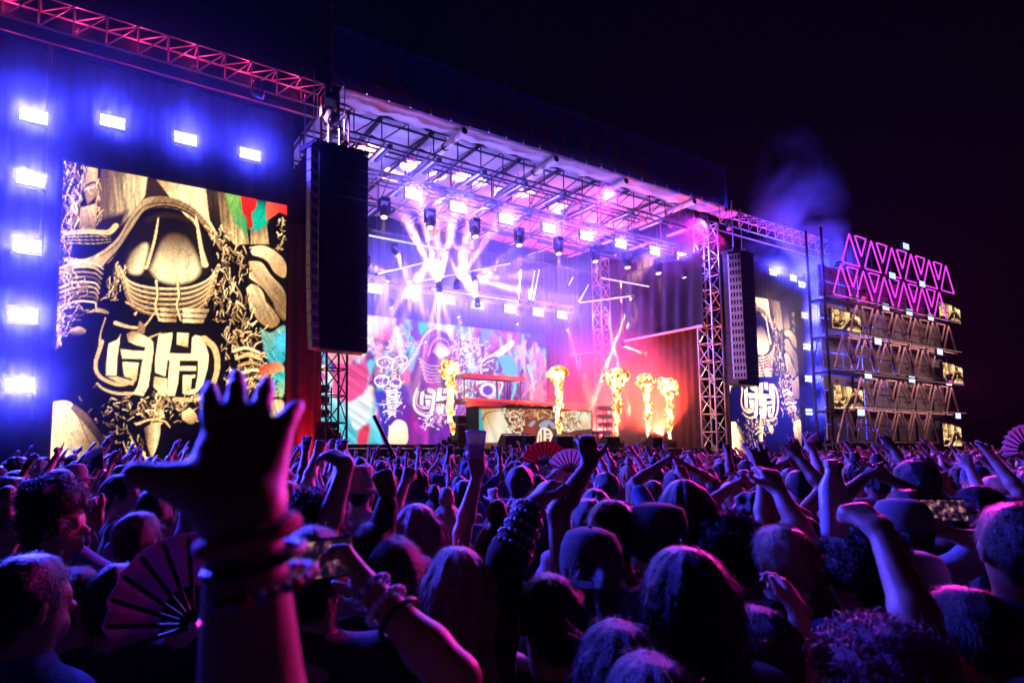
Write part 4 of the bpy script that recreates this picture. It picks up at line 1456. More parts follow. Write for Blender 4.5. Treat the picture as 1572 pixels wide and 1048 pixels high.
# beam heads hung lower in the middle of the stage: (lamp pixel, depth, pixels the beam goes to)
fans = [((674, 437), 22.5, 'rising', ((628, 345), (650, 330), (672, 335), (694, 345))), ((701, 433), 22.6, 'rising', ((722, 335), (744, 325), (768, 338))), ((729, 428), 22.7, 'rightward', ((800, 372), (818, 395), (822, 420), (800, 446))),
        ((733, 461), 22.5, 'upward', ((690, 396), (706, 390), (722, 392))), ((606, 386), 23.0, 'falling', ((640, 428), (628, 432))), ((661, 395), 23.0, 'falling', ((618, 455), (632, 462))), ((597, 427), 24.0, 'falling', ((572, 500), (588, 505))),
        ((674, 440), 23.2, 'falling', ((656, 520), (674, 525), (694, 520))), ((563, 405), 22.0, 'falling', ((625, 455), (618, 428)))]
beams = [(a, Y + 0.07 * k, b, w) for a, Y, w, bs in fans for k, b in enumerate(bs)]
ORD20 = ORD20 + ('nineteenth', 'twentieth', 'twenty-first', 'twenty-second', 'twenty-third', 'twenty-fourth', 'twenty-fifth', 'twenty-sixth')
for i, (a, Y, b, w) in enumerate(beams):
    p = at_y(*a, Y)
    q = at_y(*b, Y + 0.25 * (i % 3))
    moving_head(p, q, f"{ORD20[i]} amber beam light from the left in the smoke, beam going {w}", 'amber beam lights in the smoke', M_AMBER, 360 if w in ('rising', 'rightward', 'upward') else 110, (1.0, 0.46, 0.16) if w != 'rising' else (1.0, 0.40, 0.13), R(11 if w in ('rising', 'rightward') else 7), 0.8, hang=w not in ('rising', 'upward'))
thin = [((814, 440), 24, (880, 438)), ((812, 450), 24, (880, 455)), ((940, 447), 23, (955, 480)), ((963, 449), 23, (975, 470)), ((970, 455), 23, (950, 510)), ((928, 468), 23.5, (940, 520)), ((955, 530), 23, (1035, 560)), ((985, 455), 23, (1000, 490))]
for i, (a, Y, b) in enumerate(thin):
    p = at_y(*a, Y)
    q = at_y(*b, Y + 0.3)
    moving_head(p, q, f"{ORD20[i]} narrow beam light hung at the right of the stage", 'narrow beam lights at the right', M_AMBER, 90, (1.0, 0.5, 0.22), R(3), 0.6)
# small heads on the rear truss
for i, (x, y) in enumerate(((599, 468), (703, 482), (793, 493), (870, 502))):
    p = at_y(x, y, 26.8)
    moving_head(p, (p[0] + 0.6, 25.0, 3.0), f'{ordn[i]} small amber head from the left below the rear truss', 'small amber heads on the rear truss', M_AMBER, 60, AMB, R(9), 0.9)

# white LED battens hung at angles
BATL = ['longest white light bar at the upper left over the stage', 'white light bar sloping up below the longest bar', 'white light bar sloping up through the amber smoke', 'white light bar sloping down above the rear strobes', 'upright white light bar right of the amber smoke', 'right bar of an upright pair of white light bars', 'left bar of an upright pair of white light bars', 'level white light bar at the right over the stage', 'short steep white light bar beside the level right one', 'white light bar sloping down at the upper right', 'tiny white light bar between the upright pair and the right group']
bat = [((564, 361), (686, 384), 21.5), ((578, 421), (676, 397), 22.0), ((634, 434), (785, 404), 22.3), ((660, 443), (797, 463), 22.5), ((800, 412), (796, 462), 23), ((828, 412), (818, 463), 23.2), ((821, 414), (813, 462), 23.2),
       ((887, 465), (980, 453), 23.0), ((904, 436), (888, 465), 23.0), ((920, 426), (1003, 441), 22.0), ((880, 425), (872, 440), 23.0)]
for i, (a, b, Y) in enumerate(bat):
    p, q = at_y(*a, Y), at_y(*b, Y)
    o = empty('led_batten', p, BATL[i], 'light bar', 'white light bars over the stage')
    strut('glow_tube', p, q, 0.035, M_BATTEN, o)
    n_ = Vector((0, 0.06, 0.03))
    strut('back_rail', Vector(p) + n_, Vector(q) + n_, 0.03, M_BLACK, o)
    for e in (p, q):
        strut('wire', e, (e[0], e[1], 12.9), 0.006, M_CHAIN, o, 5)
        MB().box(tuple(e), (0.09, 0.1, 0.09)).build('end_cap', M_BLACK, o)

# magenta wash lights on the roof corners and the right arm that colour the crowd
MAG = (1.0, 0.02, 0.48)
M_MAGL = mat('magenta_lens', (0.2, 0.02, 0.1), 0.3, emit=(1.0, 0.1, 0.55), strength=0.7)


def wash(p, aim, label, power, col, angle=R(75)):
    return moving_head(p, aim, label, 'magenta wash lights on the stage front', M_MAGL, power, col, angle, 1.0, blend=0.8)


wash((29.0, 17.9, 13.2), (6, 4, 1.5), 'magenta wash light on the truss arm beside the right tower', 6500, MAG, R(70))
wash((27.4, 18.2, 13.35), (8, 6, 1.5), 'magenta wash light at the right end of the roof front', 8000, (0.75, 0.03, 0.9), R(70))
wash((20.5, 18.2, 13.4), (10, 6, 1.5), 'magenta wash light at the middle of the roof front', 6000, (0.45, 0.05, 1.0), R(80))
wash((36.0, 15.2, 9.8), (6, -2, 1.5), 'upper magenta wash light on the left half of the tower', 48000, MAG, R(44))  # lamp added among the tower rows to put magenta on the crowd
wash((45.5, 15.1, 5.85), (24, 2, 1.5), 'lower magenta wash light on the right half of the tower', 12000, MAG, R(50))  # second added lamp, brightens the crowd from the right
wash((4.6, 18.35, 13.45), (28.2, 17.2, 8.5), 'violet wash light on the left wing truss aimed across the stage front', 26000, (0.8, 0.35, 1.0), R(34))  # lamp added to brighten the pale line array at the right
lw = moving_head((7.0, 18.0, 13.2), (9, 10, 4), 'fat dark moving light on the left roof corner', 'magenta wash lights on the stage front', M_BARREL, 0, MAG, R(70), 1.7)

# lavender light bars added under the roof to brighten the canvas
M_UPL = mat('lavender_lens', (0.2, 0.2, 0.3), 0.3, emit=(0.5, 0.4, 1.0), strength=1.5)
for i, x in enumerate((10.0, 14.2, 18.4, 22.6, 26.6)):
    for (y, z, e, nm) in ((20.35, 12.98, 100, 'front'), (23.3, 12.9, 95, 'middle'), (26.2, 12.9, 60, 'rear')):
        o = empty('uplight_batten', (x, y, z), f'{ordn[i]} lavender uplight batten from the left in the {nm} row below the canvas', 'light bar', 'lavender uplight battens below the canvas')
        MB().box((0, 0, -0.06), (3.4, 0.14, 0.1)).build('housing', M_BLACK, o, world=False, bevel=0.01)
        MB().box((0, 0, 0), (3.3, 0.1, 0.012)).build('led_strip', M_UPL, o, world=False)
        for k in (-1, 1):
            strut('hanger', (x + k * 1.4, y, z - 0.05), (x + k * 1.4, y, 13.8), 0.012, M_ALUD, o, 6)
        lamp('batten_glow', 'AREA', (x, y, z + 0.02), e, (0.25, 0.20, 1.0), o, aim=(x, y - (0.25 if nm == 'front' else 0), z + 1), size=3.3, size_y=0.1)

# red flood cans on the deck that tint the right of the stage and the left curtain
M_REDL = mat('red_lens', (0.2, 0.01, 0.01), 0.3, emit=(1.0, 0.08, 0.03), strength=3)


def flood(p, aim, label, power, col=(1.0, 0.04, 0.03), angle=R(130)):
    return moving_head(p, aim, label, 'red floor lights', M_REDL, power, col, angle, 1.0, hang=False, blend=0.8)


flood((23.2, 23.6, DECK + 0.45), (24.2, 26.5, 5.5), 'red floor light behind the third flame', 24000)
flood((25.6, 23.4, DECK + 0.45), (26.2, 26.0, 6.0), 'red floor light behind the fourth flame', 24000)
flood((27.9, 21.4, DECK + 0.45), (28.2, 23.0, 6.0), 'red floor light by the right stage curtain', 20000, (1.0, 0.05, 0.02))
flood((27.2, 24.2, DECK + 0.45), (27.8, 26.0, 7.0), 'red floor light at the right rear corner of the stage', 24000)
flood((21.2, 23.3, DECK + 0.45), (21.5, 25.5, 4.5), 'red floor light in front of the riser', 10000)
flood((17.0, 23.0, DECK + 0.45), (18.5, 25.5, 4.0), 'red floor light left of the riser', 5000)
flood((6.6, 18.3, 0.5), (6.6, 19.0, 6.0), 'red floor light at the foot of the left curtain', 900, (1.0, 0.02, 0.06), R(60))
flood((8.4, 20.5, DECK + 0.45), (7.9, 19.2, 5.0), 'red floor light behind the left tower', 900, (1.0, 0.1, 0.04), R(80))

# warm strips added to brighten boards and tubes of the lower tower rows
M_STRIP = mat('warm_strip', (0.3, 0.2, 0.2), 0.4, emit=(1.0, 0.6, 0.5), strength=0.5)
for i, (xa, xb, zb, za) in enumerate(TROWS[2:]):
    z = za + 0.16
    o = empty('tower_strip_light', (42.2, 15.55, z), 'warm strip light above the ' + ('third', 'fourth', 'fifth', 'lowest')[i] + ' row of tower triangles', 'light bar', 'warm strip lights on the tower')
    MB().box((0, -0.03, 0.03), (13.6, 0.06, 0.05)).build('housing', M_BLACK, o, world=False)
    MB().box((0, 0.0, -0.005), (13.5, 0.03, 0.012)).build('led_strip', M_STRIP, o, world=False)
    for k in range(7):
        strut('bracket', (35.6 + 2.2 * k, 15.55, z + 0.04), (35.6 + 2.2 * k, 16.4, z + 0.02), 0.015, M_ALUD, o, 6)
    lamp('strip_glow', 'AREA', (42.2, 15.56, z - 0.03), (50, 55, 50, 26)[i], (1.0, 0.5, 0.52), o, aim=(42.2, 16.75, z - 1.1), size=13.4, size_y=0.04)

# small strobes on the tower
for i, (x, y) in enumerate(((1391, 378), (1370, 423), (1416, 436), (1360, 471), (1396, 479), (1429, 487), (1348, 524), (1443, 540), (1333, 576), (1400, 582), (1457, 587), (1322, 633), (1471, 638))):
    p = at_y(x, y, 15.8)
    s = empty('tower_lamp', p, f"{ORD20[i]} small pale blue lamp on the tower counting down from the top", 'lamp', 'small pale blue lamps on the tower')
    MB().box((0, 0.08, 0), (0.78, 0.14, 0.4)).build('housing', M_BLACK, s, world=False, bevel=0.01)
    MB().box((0, 0, 0), (0.7, 0.02, 0.34)).build('led_panel', M_LEDS, s, world=False)
    MB().box((0, 0.18, 0.05), (0.08, 0.3, 0.08)).build('bracket', M_BLACK, s, world=False)


# ------------------------------------------------------------------ people: bodies grown as one smooth surface
def vec(*a):
    return np.array(a, float)


def unit(v):
    v = np.asarray(v, float)
    return v / (np.linalg.norm(v) + 1e-12)


def rot_about(v, axis, ang):
    axis = unit(axis)
    return v * math.cos(ang) + np.cross(axis, v) * math.sin(ang) + axis * (axis @ v) * (1 - math.cos(ang))


class Field:
    """smooth union of tapered capsules on a grid"""

    def __init__(self, prims, h, pad=0.05):
        self.h = h
        P = np.array([[*p[0]] for p in prims] + [[*p[1]] for p in prims])
        rr = np.array([p[2] for p in prims] + [p[3] for p in prims])[:, None]
        lo, hi = (P - rr * 1.1).min(0) - pad, (P + rr * 1.1).max(0) + pad
        self.lo = lo
        self.n = np.ceil((hi - lo) / h).astype(int) + 1
        self.F = np.full(self.n, 0.2, np.float32)
        for p in prims:
            self.add(*p)

    def block(self, lo, hi):
        i0 = np.clip(np.floor((lo - self.lo) / self.h).astype(int), 0, self.n - 1)
        i1 = np.clip(np.ceil((hi - self.lo) / self.h).astype(int) + 1, 1, self.n)
        ax = [self.lo[k] + self.h * np.arange(i0[k], i1[k]) for k in range(3)]
        sl = tuple(slice(i0[k], i1[k]) for k in range(3))
        return sl, ax[0][:, None, None], ax[1][None, :, None], ax[2][None, None, :]

    def add(self, a, b, ra, rb, k=0.02, sc=(1, 1, 1)):
        a, b, sc = np.asarray(a, float), np.asarray(b, float), np.asarray(sc, float)
        r = max(ra, rb) + 0.05
        lo = np.minimum(a, b) - r * np.maximum(sc, 1)
        hi = np.maximum(a, b) + r * np.maximum(sc, 1)
        sl, x, y, z = self.block(lo, hi)
        # scaled space about the point a
        d = (b - a) / sc
        L = d @ d + 1e-12
        px, py, pz = (x - a[0]) / sc[0], (y - a[1]) / sc[1], (z - a[2]) / sc[2]
        t = np.clip((px * d[0] + py * d[1] + pz * d[2]) / L, 0, 1)
        D = np.sqrt((px - t * d[0]) ** 2 + (py - t * d[1]) ** 2 + (pz - t * d[2]) ** 2) - (ra + (rb - ra) * t)
        D = (D * min(sc.min(), 1)).astype(np.float32)
        f = self.F[sl]
        hh = np.clip(0.5 + 0.5 * (f - D) / k, 0, 1)
        self.F[sl] = f * (1 - hh) + D * hh - k * hh * (1 - hh)

    def carve(self, fn):
        sl, x, y, z = self.block(self.lo, self.lo + self.h * self.n)
        self.F = np.maximum(self.F, fn(x, y, z).astype(np.float32))

    def displace(self, fn):
        sl, x, y, z = self.block(self.lo, self.lo + self.h * self.n)
        self.F = self.F - fn(x, y, z).astype(np.float32)

    def surface(self):
        F, h = self.F, self.h
        s = F < 0
        nx, ny, nz = F.shape
        c = np.zeros((nx - 1, ny - 1, nz - 1), np.int8)
        for i in (0, 1):
            for j in (0, 1):
                for k in (0, 1):
                    c += s[i:nx - 1 + i, j:ny - 1 + j, k:nz - 1 + k]
        idx = np.argwhere((c > 0) & (c < 8))
        ids = np.full(c.shape, -1, np.int64)
        ids[tuple(idx.T)] = np.arange(len(idx))
        acc = np.zeros((len(idx), 3))
        cnt = np.zeros(len(idx))
        E = []
        for o in ((0, 0, 0), (1, 0, 0), (0, 1, 0), (1, 1, 0), (0, 0, 1), (1, 0, 1), (0, 1, 1), (1, 1, 1)):
            for ax in range(3):
                if o[ax] == 0:
                    E.append((np.array(o), ax))
        for o, ax in E:
            p0 = idx + o
            p1 = p0.copy()
            p1[:, ax] += 1
            f0, f1 = F[tuple(p0.T)], F[tuple(p1.T)]
            m = (f0 < 0) != (f1 < 0)
            t = np.where(m, f0 / np.where(m, f0 - f1, 1), 0)
            q = p0.astype(float)
            q[:, ax] += t
            acc += q * m[:, None]
            cnt += m
        V = acc / cnt[:, None] * h + self.lo
        Q = []
        for ax in range(3):
            b_, c_ = (ax + 1) % 3, (ax + 2) % 3
            s0 = [slice(None)] * 3
            s1 = [slice(None)] * 3
            s0[ax] = slice(0, -1)
            s1[ax] = slice(1, None)
            a0, a1 = s[tuple(s0)], s[tuple(s1)]
            e = np.argwhere(a0 != a1)
            e = e[(e[:, b_] > 0) & (e[:, c_] > 0) & (e[:, b_] < F.shape[b_] - 1) & (e[:, c_] < F.shape[c_] - 1)]
            fl = a0[tuple(e.T)]
            q = []
            for db, dc in ((-1, -1), (0, -1), (0, 0), (-1, 0)):
                g = e.copy()
                g[:, b_] += db
                g[:, c_] += dc
                q.append(ids[tuple(g.T)])
            q = np.stack(q, 1)
            q[~fl] = q[~fl][:, ::-1]
            Q.append(q)
        return V, np.concatenate(Q)


def np_mesh(name, V, Q, smooth=True, mi=None):
    me = bpy.data.meshes.new(name)
    k = Q.shape[1]
    me.vertices.add(len(V))
    me.vertices.foreach_set('co', np.asarray(V, np.float32).ravel())
    me.loops.add(len(Q) * k)
    me.loops.foreach_set('vertex_index', Q.ravel().astype(np.int32))
    me.polygons.add(len(Q))
    me.polygons.foreach_set('loop_start', (np.arange(len(Q)) * k).astype(np.int32))
    if smooth:
        me.polygons.foreach_set('use_smooth', np.ones(len(Q), bool))
    if mi is not None:
        me.polygons.foreach_set('material_index', mi.astype(np.int32))
    me.update()
    return me


FING = {'open': ((0.12, 0.15, 0.20), (0.10, 0.12, 0.07), (0.12, 0.15, -0.07), (0.18, 0.2, -0.22)),
        'relaxed': ((0.45, 0.5, 0.1), (0.55, 0.6, 0.03), (0.6, 0.7, -0.04), (0.65, 0.7, -0.12)),
        'curl': ((0.75, 1.0, 0.12), (0.85, 1.1, 0.04), (0.9, 1.1, -0.05), (0.9, 1.1, -0.14)),
        'fist': ((1.45, 1.75, 0.0), (1.5, 1.8, 0.0), (1.5, 1.8, 0.0), (1.5, 1.8, 0.0)),
        'point': ((0.08, 0.05, 0.0), (1.45, 1.8, 0.0), (1.5, 1.8, 0.0), (1.5, 1.8, 0.0)),
        'horns': ((0.1, 0.1, 0.12), (1.45, 1.8, 0.0), (1.5, 1.8, 0.0), (0.15, 0.1, -0.2)),
        'hold': ((0.8, 0.9, 0.08), (0.85, 0.95, 0.02), (0.85, 1.0, -0.04), (0.9, 1.0, -0.1)),
        'big': ((-0.32, 0.30, 0.13), (-0.30, 0.26, 0.03), (-0.26, 0.28, -0.09), (-0.05, 0.34, -0.30))}


def hand_prims(w, d, n, side, shape, h, s=1.0):
    s = 0.86 if shape == 'big' else s
    """palm and five fingers from wrist w along d, palm facing n"""
    d = unit(d)
    n = unit(n - d * (n @ d))
    l = np.cross(d, n) * side                  # towards the thumb
    P = []
    m = 0.7 * h
    rb = max(0.0100 * s, m) * (1.08 if shape == 'big' else 1)
    kn = []
    for i, off in enumerate((0.031, 0.0105, -0.0105, -0.030)):
        k = w + d * (0.092 - 0.004 * abs(i - 1.2)) * s + l * off * s
        kn.append(k)
        P.append((w + d * 0.012 * s + l * off * 0.55 * s, k, 0.0165 * s, max(0.0125 * s, m), 0.018))
    for i, (b1, b2, sp) in enumerate(FING[shape]):
        L = (0.071, 0.079, 0.073, 0.057)[i] * s * (1.06 if shape == 'big' else 1)
        a = unit(d + l * sp)
        a1 = rot_about(a, np.cross(a, n), b1)
        a2 = rot_about(a, np.cross(a, n), b1 + b2 * 0.9)
        a3 = rot_about(a, np.cross(a, n), b1 + b2 * 1.35)
        p1 = kn[i] + a1 * L * 0.46
        p2 = p1 + a2 * L * 0.31
        p3 = p2 + a3 * L * 0.25
        P += [(kn[i], p1, rb * 1.05, rb * 0.96, 0.006), (p1, p2, rb * 0.96, rb * 0.88, 0.004), (p2, p3, rb * 0.88, rb * 0.74, 0.004)]
    tb = w + d * 0.022 * s + l * 0.022 * s + n * 0.006 * s
    if shape in ('fist', 'point', 'horns'):
        t1 = tb + unit(d * 0.8 + l * 0.35 + n * 0.5) * 0.05 * s
        t2 = t1 + unit(-l * 0.75 + d * 0.35 + n * 0.35) * 0.038 * s
    elif shape == 'hold':
        t1 = tb + unit(d * 0.55 + l * 0.5 + n * 0.7) * 0.05 * s
        t2 = t1 + unit(d * 0.8 + n * 0.5 - l * 0.2) * 0.036 * s
    elif shape == 'big':
        t1 = tb + unit(l * 0.85 + d * 0.42 - n * 0.25) * 0.046 * s
        t2 = t1 + unit(l * 0.95 + d * 0.20 - n * 0.30) * 0.034 * s
    else:
        t1 = tb + unit(d * 0.6 + l * 0.75 + n * 0.15) * 0.05 * s
        t2 = t1 + unit(d * 0.75 + l * 0.55) * 0.038 * s
    if shape == 'big':
        P += [(tb, t1, 0.024 * s, 0.017 * s, 0.024), (t1, t2, 0.0165 * s, 0.0125 * s, 0.008), (tb + d * 0.01, kn[0] - d * 0.012, 0.018 * s, 0.014 * s, 0.02)]
        return P
    P += [(tb, t1, 0.0175 * s, max(0.0125 * s, m), 0.016), (t1, t2, max(0.0122 * s, m), max(0.0095 * s, m), 0.006)]
    return P


def head_frame(pose):
    """moves head points made at the neutral pose"""
    yaw, tilt, roll = pose.get('head', (0, 0, 0))
    piv = vec(0, 0.0, 1.50) + vec(*pose.get('lean', (0, 0, 0))) * 1.0
    M = (Matrix.Rotation(yaw, 3, 'Z') @ Matrix.Rotation(tilt, 3, 'X') @ Matrix.Rotation(roll, 3, 'Y'))
    M = np.array(M)
    base = vec(0, 0, 1.50)
    return lambda p: piv + M @ (np.asarray(p, float) - base)


SH = {1: vec(0.185, -0.01, 1.425), -1: vec(-0.185, -0.01, 1.425)}


def ik(S, W, pole, L1=0.29, L2=0.265):
    v = W - S
    D = np.linalg.norm(v)
    D2 = min(D, (L1 + L2) * 0.995)
    u = v / D
    W = S + u * D2
    a = (L1 * L1 - L2 * L2 + D2 * D2) / (2 * D2)
    hgt = math.sqrt(max(0, L1 * L1 - a * a))
    p = unit(np.asarray(pole, float) - u * (np.asarray(pole, float) @ u))
    return S + u * a + p * hgt, W


def person_prims(pose, h):
    """skin, shirt and joints for one pose; the person faces +Y, 1.75 m tall"""
    ln = vec(*pose.get('lean', (0, 0, 0)))
    fem = pose.get('slim', 0.0)
    skin, shirt = [], []
    hip = vec(0, 0, 0.95)
    chest = vec(0, 0, 1.30) + ln * 0.8
    T = (1, 0.64, 1)
    w = 1 - 0.12 * fem
    skin += [(vec(-0.07, 0, 0.95), vec(0.07, 0, 0.95), 0.115, 0.115, 0.03, T), (vec(0, 0, 0.98), vec(0, 0.0, 1.12) + ln * 0.4, 0.15, 0.135 * w, 0.04, T),
             (vec(0, 0, 1.12) + ln * 0.4, chest, 0.135 * w, 0.158 * w, 0.04, T), (vec(-0.09 * w, 0, 1.33) + ln * 0.9, vec(0.09 * w, 0, 1.33) + ln * 0.9, 0.115, 0.115, 0.04, T),
             (vec(-0.14 * w, -0.01, 1.425) + ln, vec(0.14 * w, -0.01, 1.425) + ln, 0.058, 0.058, 0.045), (vec(0, -0.02, 1.42) + ln, vec(0, -0.005, 1.53) + ln, 0.075, 0.056, 0.04)]
    hf = head_frame(pose)
    H = [((0, -0.012, 1.655), (0, 0.012, 1.655), 0.086, 0.084, 0.03, (0.90, 1, 1.10)), ((0, 0.035, 1.575), (0, 0.065, 1.565), 0.052, 0.036, 0.04), ((0, -0.005, 1.53), (0, 0.0, 1.60), 0.057, 0.06, 0.03),
         ((0, 0.088, 1.635), (0, 0.108, 1.612), 0.010, 0.015, 0.012), ((-0.03, 0.078, 1.655), (0.03, 0.078, 1.655), 0.017, 0.017, 0.012), ((-0.016, 0.087, 1.575), (0.016, 0.087, 1.575), 0.011, 0.011, 0.01)]
    for (a, b, r0, r1, k, *sc) in H:
        skin.append((hf(a), hf(b), r0, r1, k, *(sc or [])))
    for sx in (-1, 1):
        skin.append((hf((sx * 0.079, 0.0, 1.645)), hf((sx * 0.083, -0.008, 1.605)), 0.016, 0.011, 0.008))
        skin.append((hf((sx * 0.031, 0.083, 1.637)), hf((sx * 0.034, 0.083, 1.637)), 0.012, 0.012, 0.008))
    # legs
    for sx in (-1, 1):
        a, b, c = vec(sx * 0.095, 0, 0.9), vec(sx * 0.12, 0.015, 0.5), vec(sx * 0.13, -0.02, 0.09)
        skin += [(a, b, 0.088, 0.06, 0.03), (b, vec(sx * 0.125, -0.015, 0.36), 0.06, 0.058, 0.02), (vec(sx * 0.125, -0.015, 0.36), c, 0.058, 0.038, 0.02), (c, vec(sx * 0.145, 0.13, 0.04), 0.045, 0.036, 0.02)]
    arms = {}
    for sx in (-1, 1):
        S = SH[sx] * vec(w, 1, 1) + ln
        A = pose.get('arms', {}).get(sx)
        if A is None:
            A = dict(wrist=S + vec(sx * 0.09, 0.10, -0.5), pole=(sx * 0.6, -1, 0), hand=(0, 0.25, -1), normal=(-sx, 0.1, 0), shape='relaxed')
        if 'elbow' in A:
            Ep, W = np.asarray(A['elbow'], float), np.asarray(A['wrist'], float)
        else:
            Ep, W = ik(S, np.asarray(A['wrist'], float), A.get('pole', (sx, -0.3, -0.2)))
        # the shoulder lifts when the arm goes up
        S2 = S + vec(0, 0, 0.035) * max(0, unit(Ep - S)[2])
        dF = unit(W - Ep)
        d = np.asarray(A.get('hand', dF), float)
        n = np.asarray(A.get('normal', (0, 1, 0.1)), float)
        f = 1 - 0.1 * fem
        mid = Ep + (W - Ep) * 0.3
        skin += [(S2, Ep, 0.054 * f, 0.041 * f, 0.03), (Ep, mid, 0.041 * f, 0.043 * f, 0.02), (mid, W, 0.043 * f, 0.027 * f, 0.02)]
        skin += hand_prims(W, d, n, sx, A.get('shape', 'open'), h)
        arms[sx] = (S2, Ep, W, d)
        if pose.get('sleeve', 'short') == 'short':
            shirt += [(S2, S2 + (Ep - S2) * 0.62, 0.075, 0.064, 0.03)]
        elif pose.get('sleeve') == 'long':
            shirt += [(S2, Ep, 0.072, 0.056, 0.03), (Ep, mid, 0.056, 0.055, 0.02), (mid, W - dF * 0.03, 0.055, 0.042, 0.02)]
    g = 0.017
    shirt += [(vec(0, 0, 0.93), vec(0, 0.0, 1.12) + ln * 0.4, 0.165 + g, 0.145 * w + g, 0.04, T), (vec(0, 0, 1.12) + ln * 0.4, chest, 0.145 * w + g, 0.16 * w + g, 0.04, T),
              (vec(-0.09 * w, 0, 1.33) + ln * 0.9, vec(0.09 * w, 0, 1.33) + ln * 0.9, 0.115 + g, 0.115 + g, 0.04, T)]
    if pose.get('sleeve') != 'tank':
        shirt += [(vec(-0.14 * w, -0.01, 1.425) + ln, vec(0.14 * w, -0.01, 1.425) + ln, 0.066, 0.066, 0.045), (vec(0, -0.015, 1.43) + ln, vec(0, -0.01, 1.47) + ln, 0.085, 0.072, 0.03)]
    else:
        for sx in (-1, 1):
            shirt += [(vec(sx * 0.09, 0.0, 1.33) + ln, vec(sx * 0.085, -0.015, 1.478) + ln, 0.06, 0.026, 0.03)]
    return skin, shirt, arms, hf


MESH_CACHE = {}


def build_person_meshes(key, pose, h):
    skin, shirt, arms, hf = person_prims(pose, h)
    V, Q = Field(skin, h).surface()
    zc = V[Q].mean(1)
    mi = ((zc[:, 2] < 1.0) & (np.abs(zc[:, 0]) < 0.24)).astype(int)
    # arms hanging down stay skin
    for sx in (-1, 1):
        S, E_, W, d = arms[sx]
        for a, b, r in ((E_, W, 0.065), (W, W + unit(d) * 0.2, 0.08)):
            ab = b - a
            t = np.clip(((zc - a) @ ab) / (ab @ ab), 0, 1)
            mi[np.linalg.norm(zc - a - t[:, None] * ab, axis=1) < r] = 0
    body = np_mesh('body', V, Q, mi=mi)
    f = Field(shirt, max(h, 0.011))
    rs = np.random.default_rng(abs(hash(str(key))) % 1000 if False else len(MESH_CACHE))
    ph = rs.uniform(0, 6, 4)
    f.displace(lambda x, y, z: 0.005 * np.sin(x * 22 + 14 * z + ph[0]) * np.sin(z * 31 + 9 * y + ph[1]) + 0.004 * np.sin(z * 55 + 20 * x + ph[2]))
    f.carve(lambda x, y, z: 0.90 - z + 0 * x + 0 * y)
    V2, Q2 = f.surface()
    sh = np_mesh('shirt', V2, Q2)
    MESH_CACHE[key] = (body, sh, arms, hf)
    return MESH_CACHE[key]


# ------------------------------------------------------------------ hair and hats, made at the neutral head
def strands(V, Q, rs, n, length, lift, flow, wid, curl=0.0):
    """thin tapered ribbons growing out of a hair surface"""
    c = V[Q].mean(1)
    nr = np.cross(V[Q[:, 2]] - V[Q[:, 0]], V[Q[:, 3]] - V[Q[:, 1]])
    nr /= np.linalg.norm(nr, axis=1)[:, None] + 1e-9
    i = rs.integers(0, len(Q), n)
    p, nn = c[i] + rs.normal(0, 0.003, (n, 3)), nr[i]
    fl = flow(p)
    fl = fl - nn * (fl * nn).sum(1)[:, None]
    fl /= np.linalg.norm(fl, axis=1)[:, None] + 1e-9
    fl += rs.normal(0, 0.05, (n, 3))
    top = np.clip((p[:, 2] - 1.67) / 0.08, 0, 1)[:, None]
    L = length * rs.uniform(0.5, 1.2, n)[:, None] * (1 - 0.62 * top * (length > 0.06))
    side = np.cross(fl, nn)
    side /= np.linalg.norm(side, axis=1)[:, None] + 1e-9
    K = 5
    ph = rs.uniform(0, 6.28, n)[:, None]
    rows = []
    for k in range(K):
        t = k / (K - 1)
        q = p + fl * L * t - nn * (L * L * t * t * 4.5 * top) + nn * (lift * math.sin(t * 2.2) * rs.uniform(0.6, 1.3, n)[:, None])
        if curl:
            q = q + side * curl * np.sin(t * 7 + ph) + nn * curl * np.cos(t * 7 + ph)
        w = wid * (1 - 0.75 * t)
        rows.append((q - side * w, q + side * w))
    VV = np.stack([r for row in rows for r in row], 1).reshape(-1, 3)
    base = np.arange(n)[:, None] * (2 * K)
    QQ = np.concatenate([base + np.array([2 * k, 2 * k + 1, 2 * k + 3, 2 * k + 2]) for k in range(K - 1)])
    return VV, QQ


def join_vq(a, b):
    return np.concatenate([a[0], b[0]]), np.concatenate([a[1], b[1] + len(a[0])])


def face_cut(low=1.60, front=0.05):
    def f(x, y, z):
        return np.minimum(np.minimum(y - front + 0 * x, 1.695 - z + 0 * x + 0 * y), 9.0)
    return f


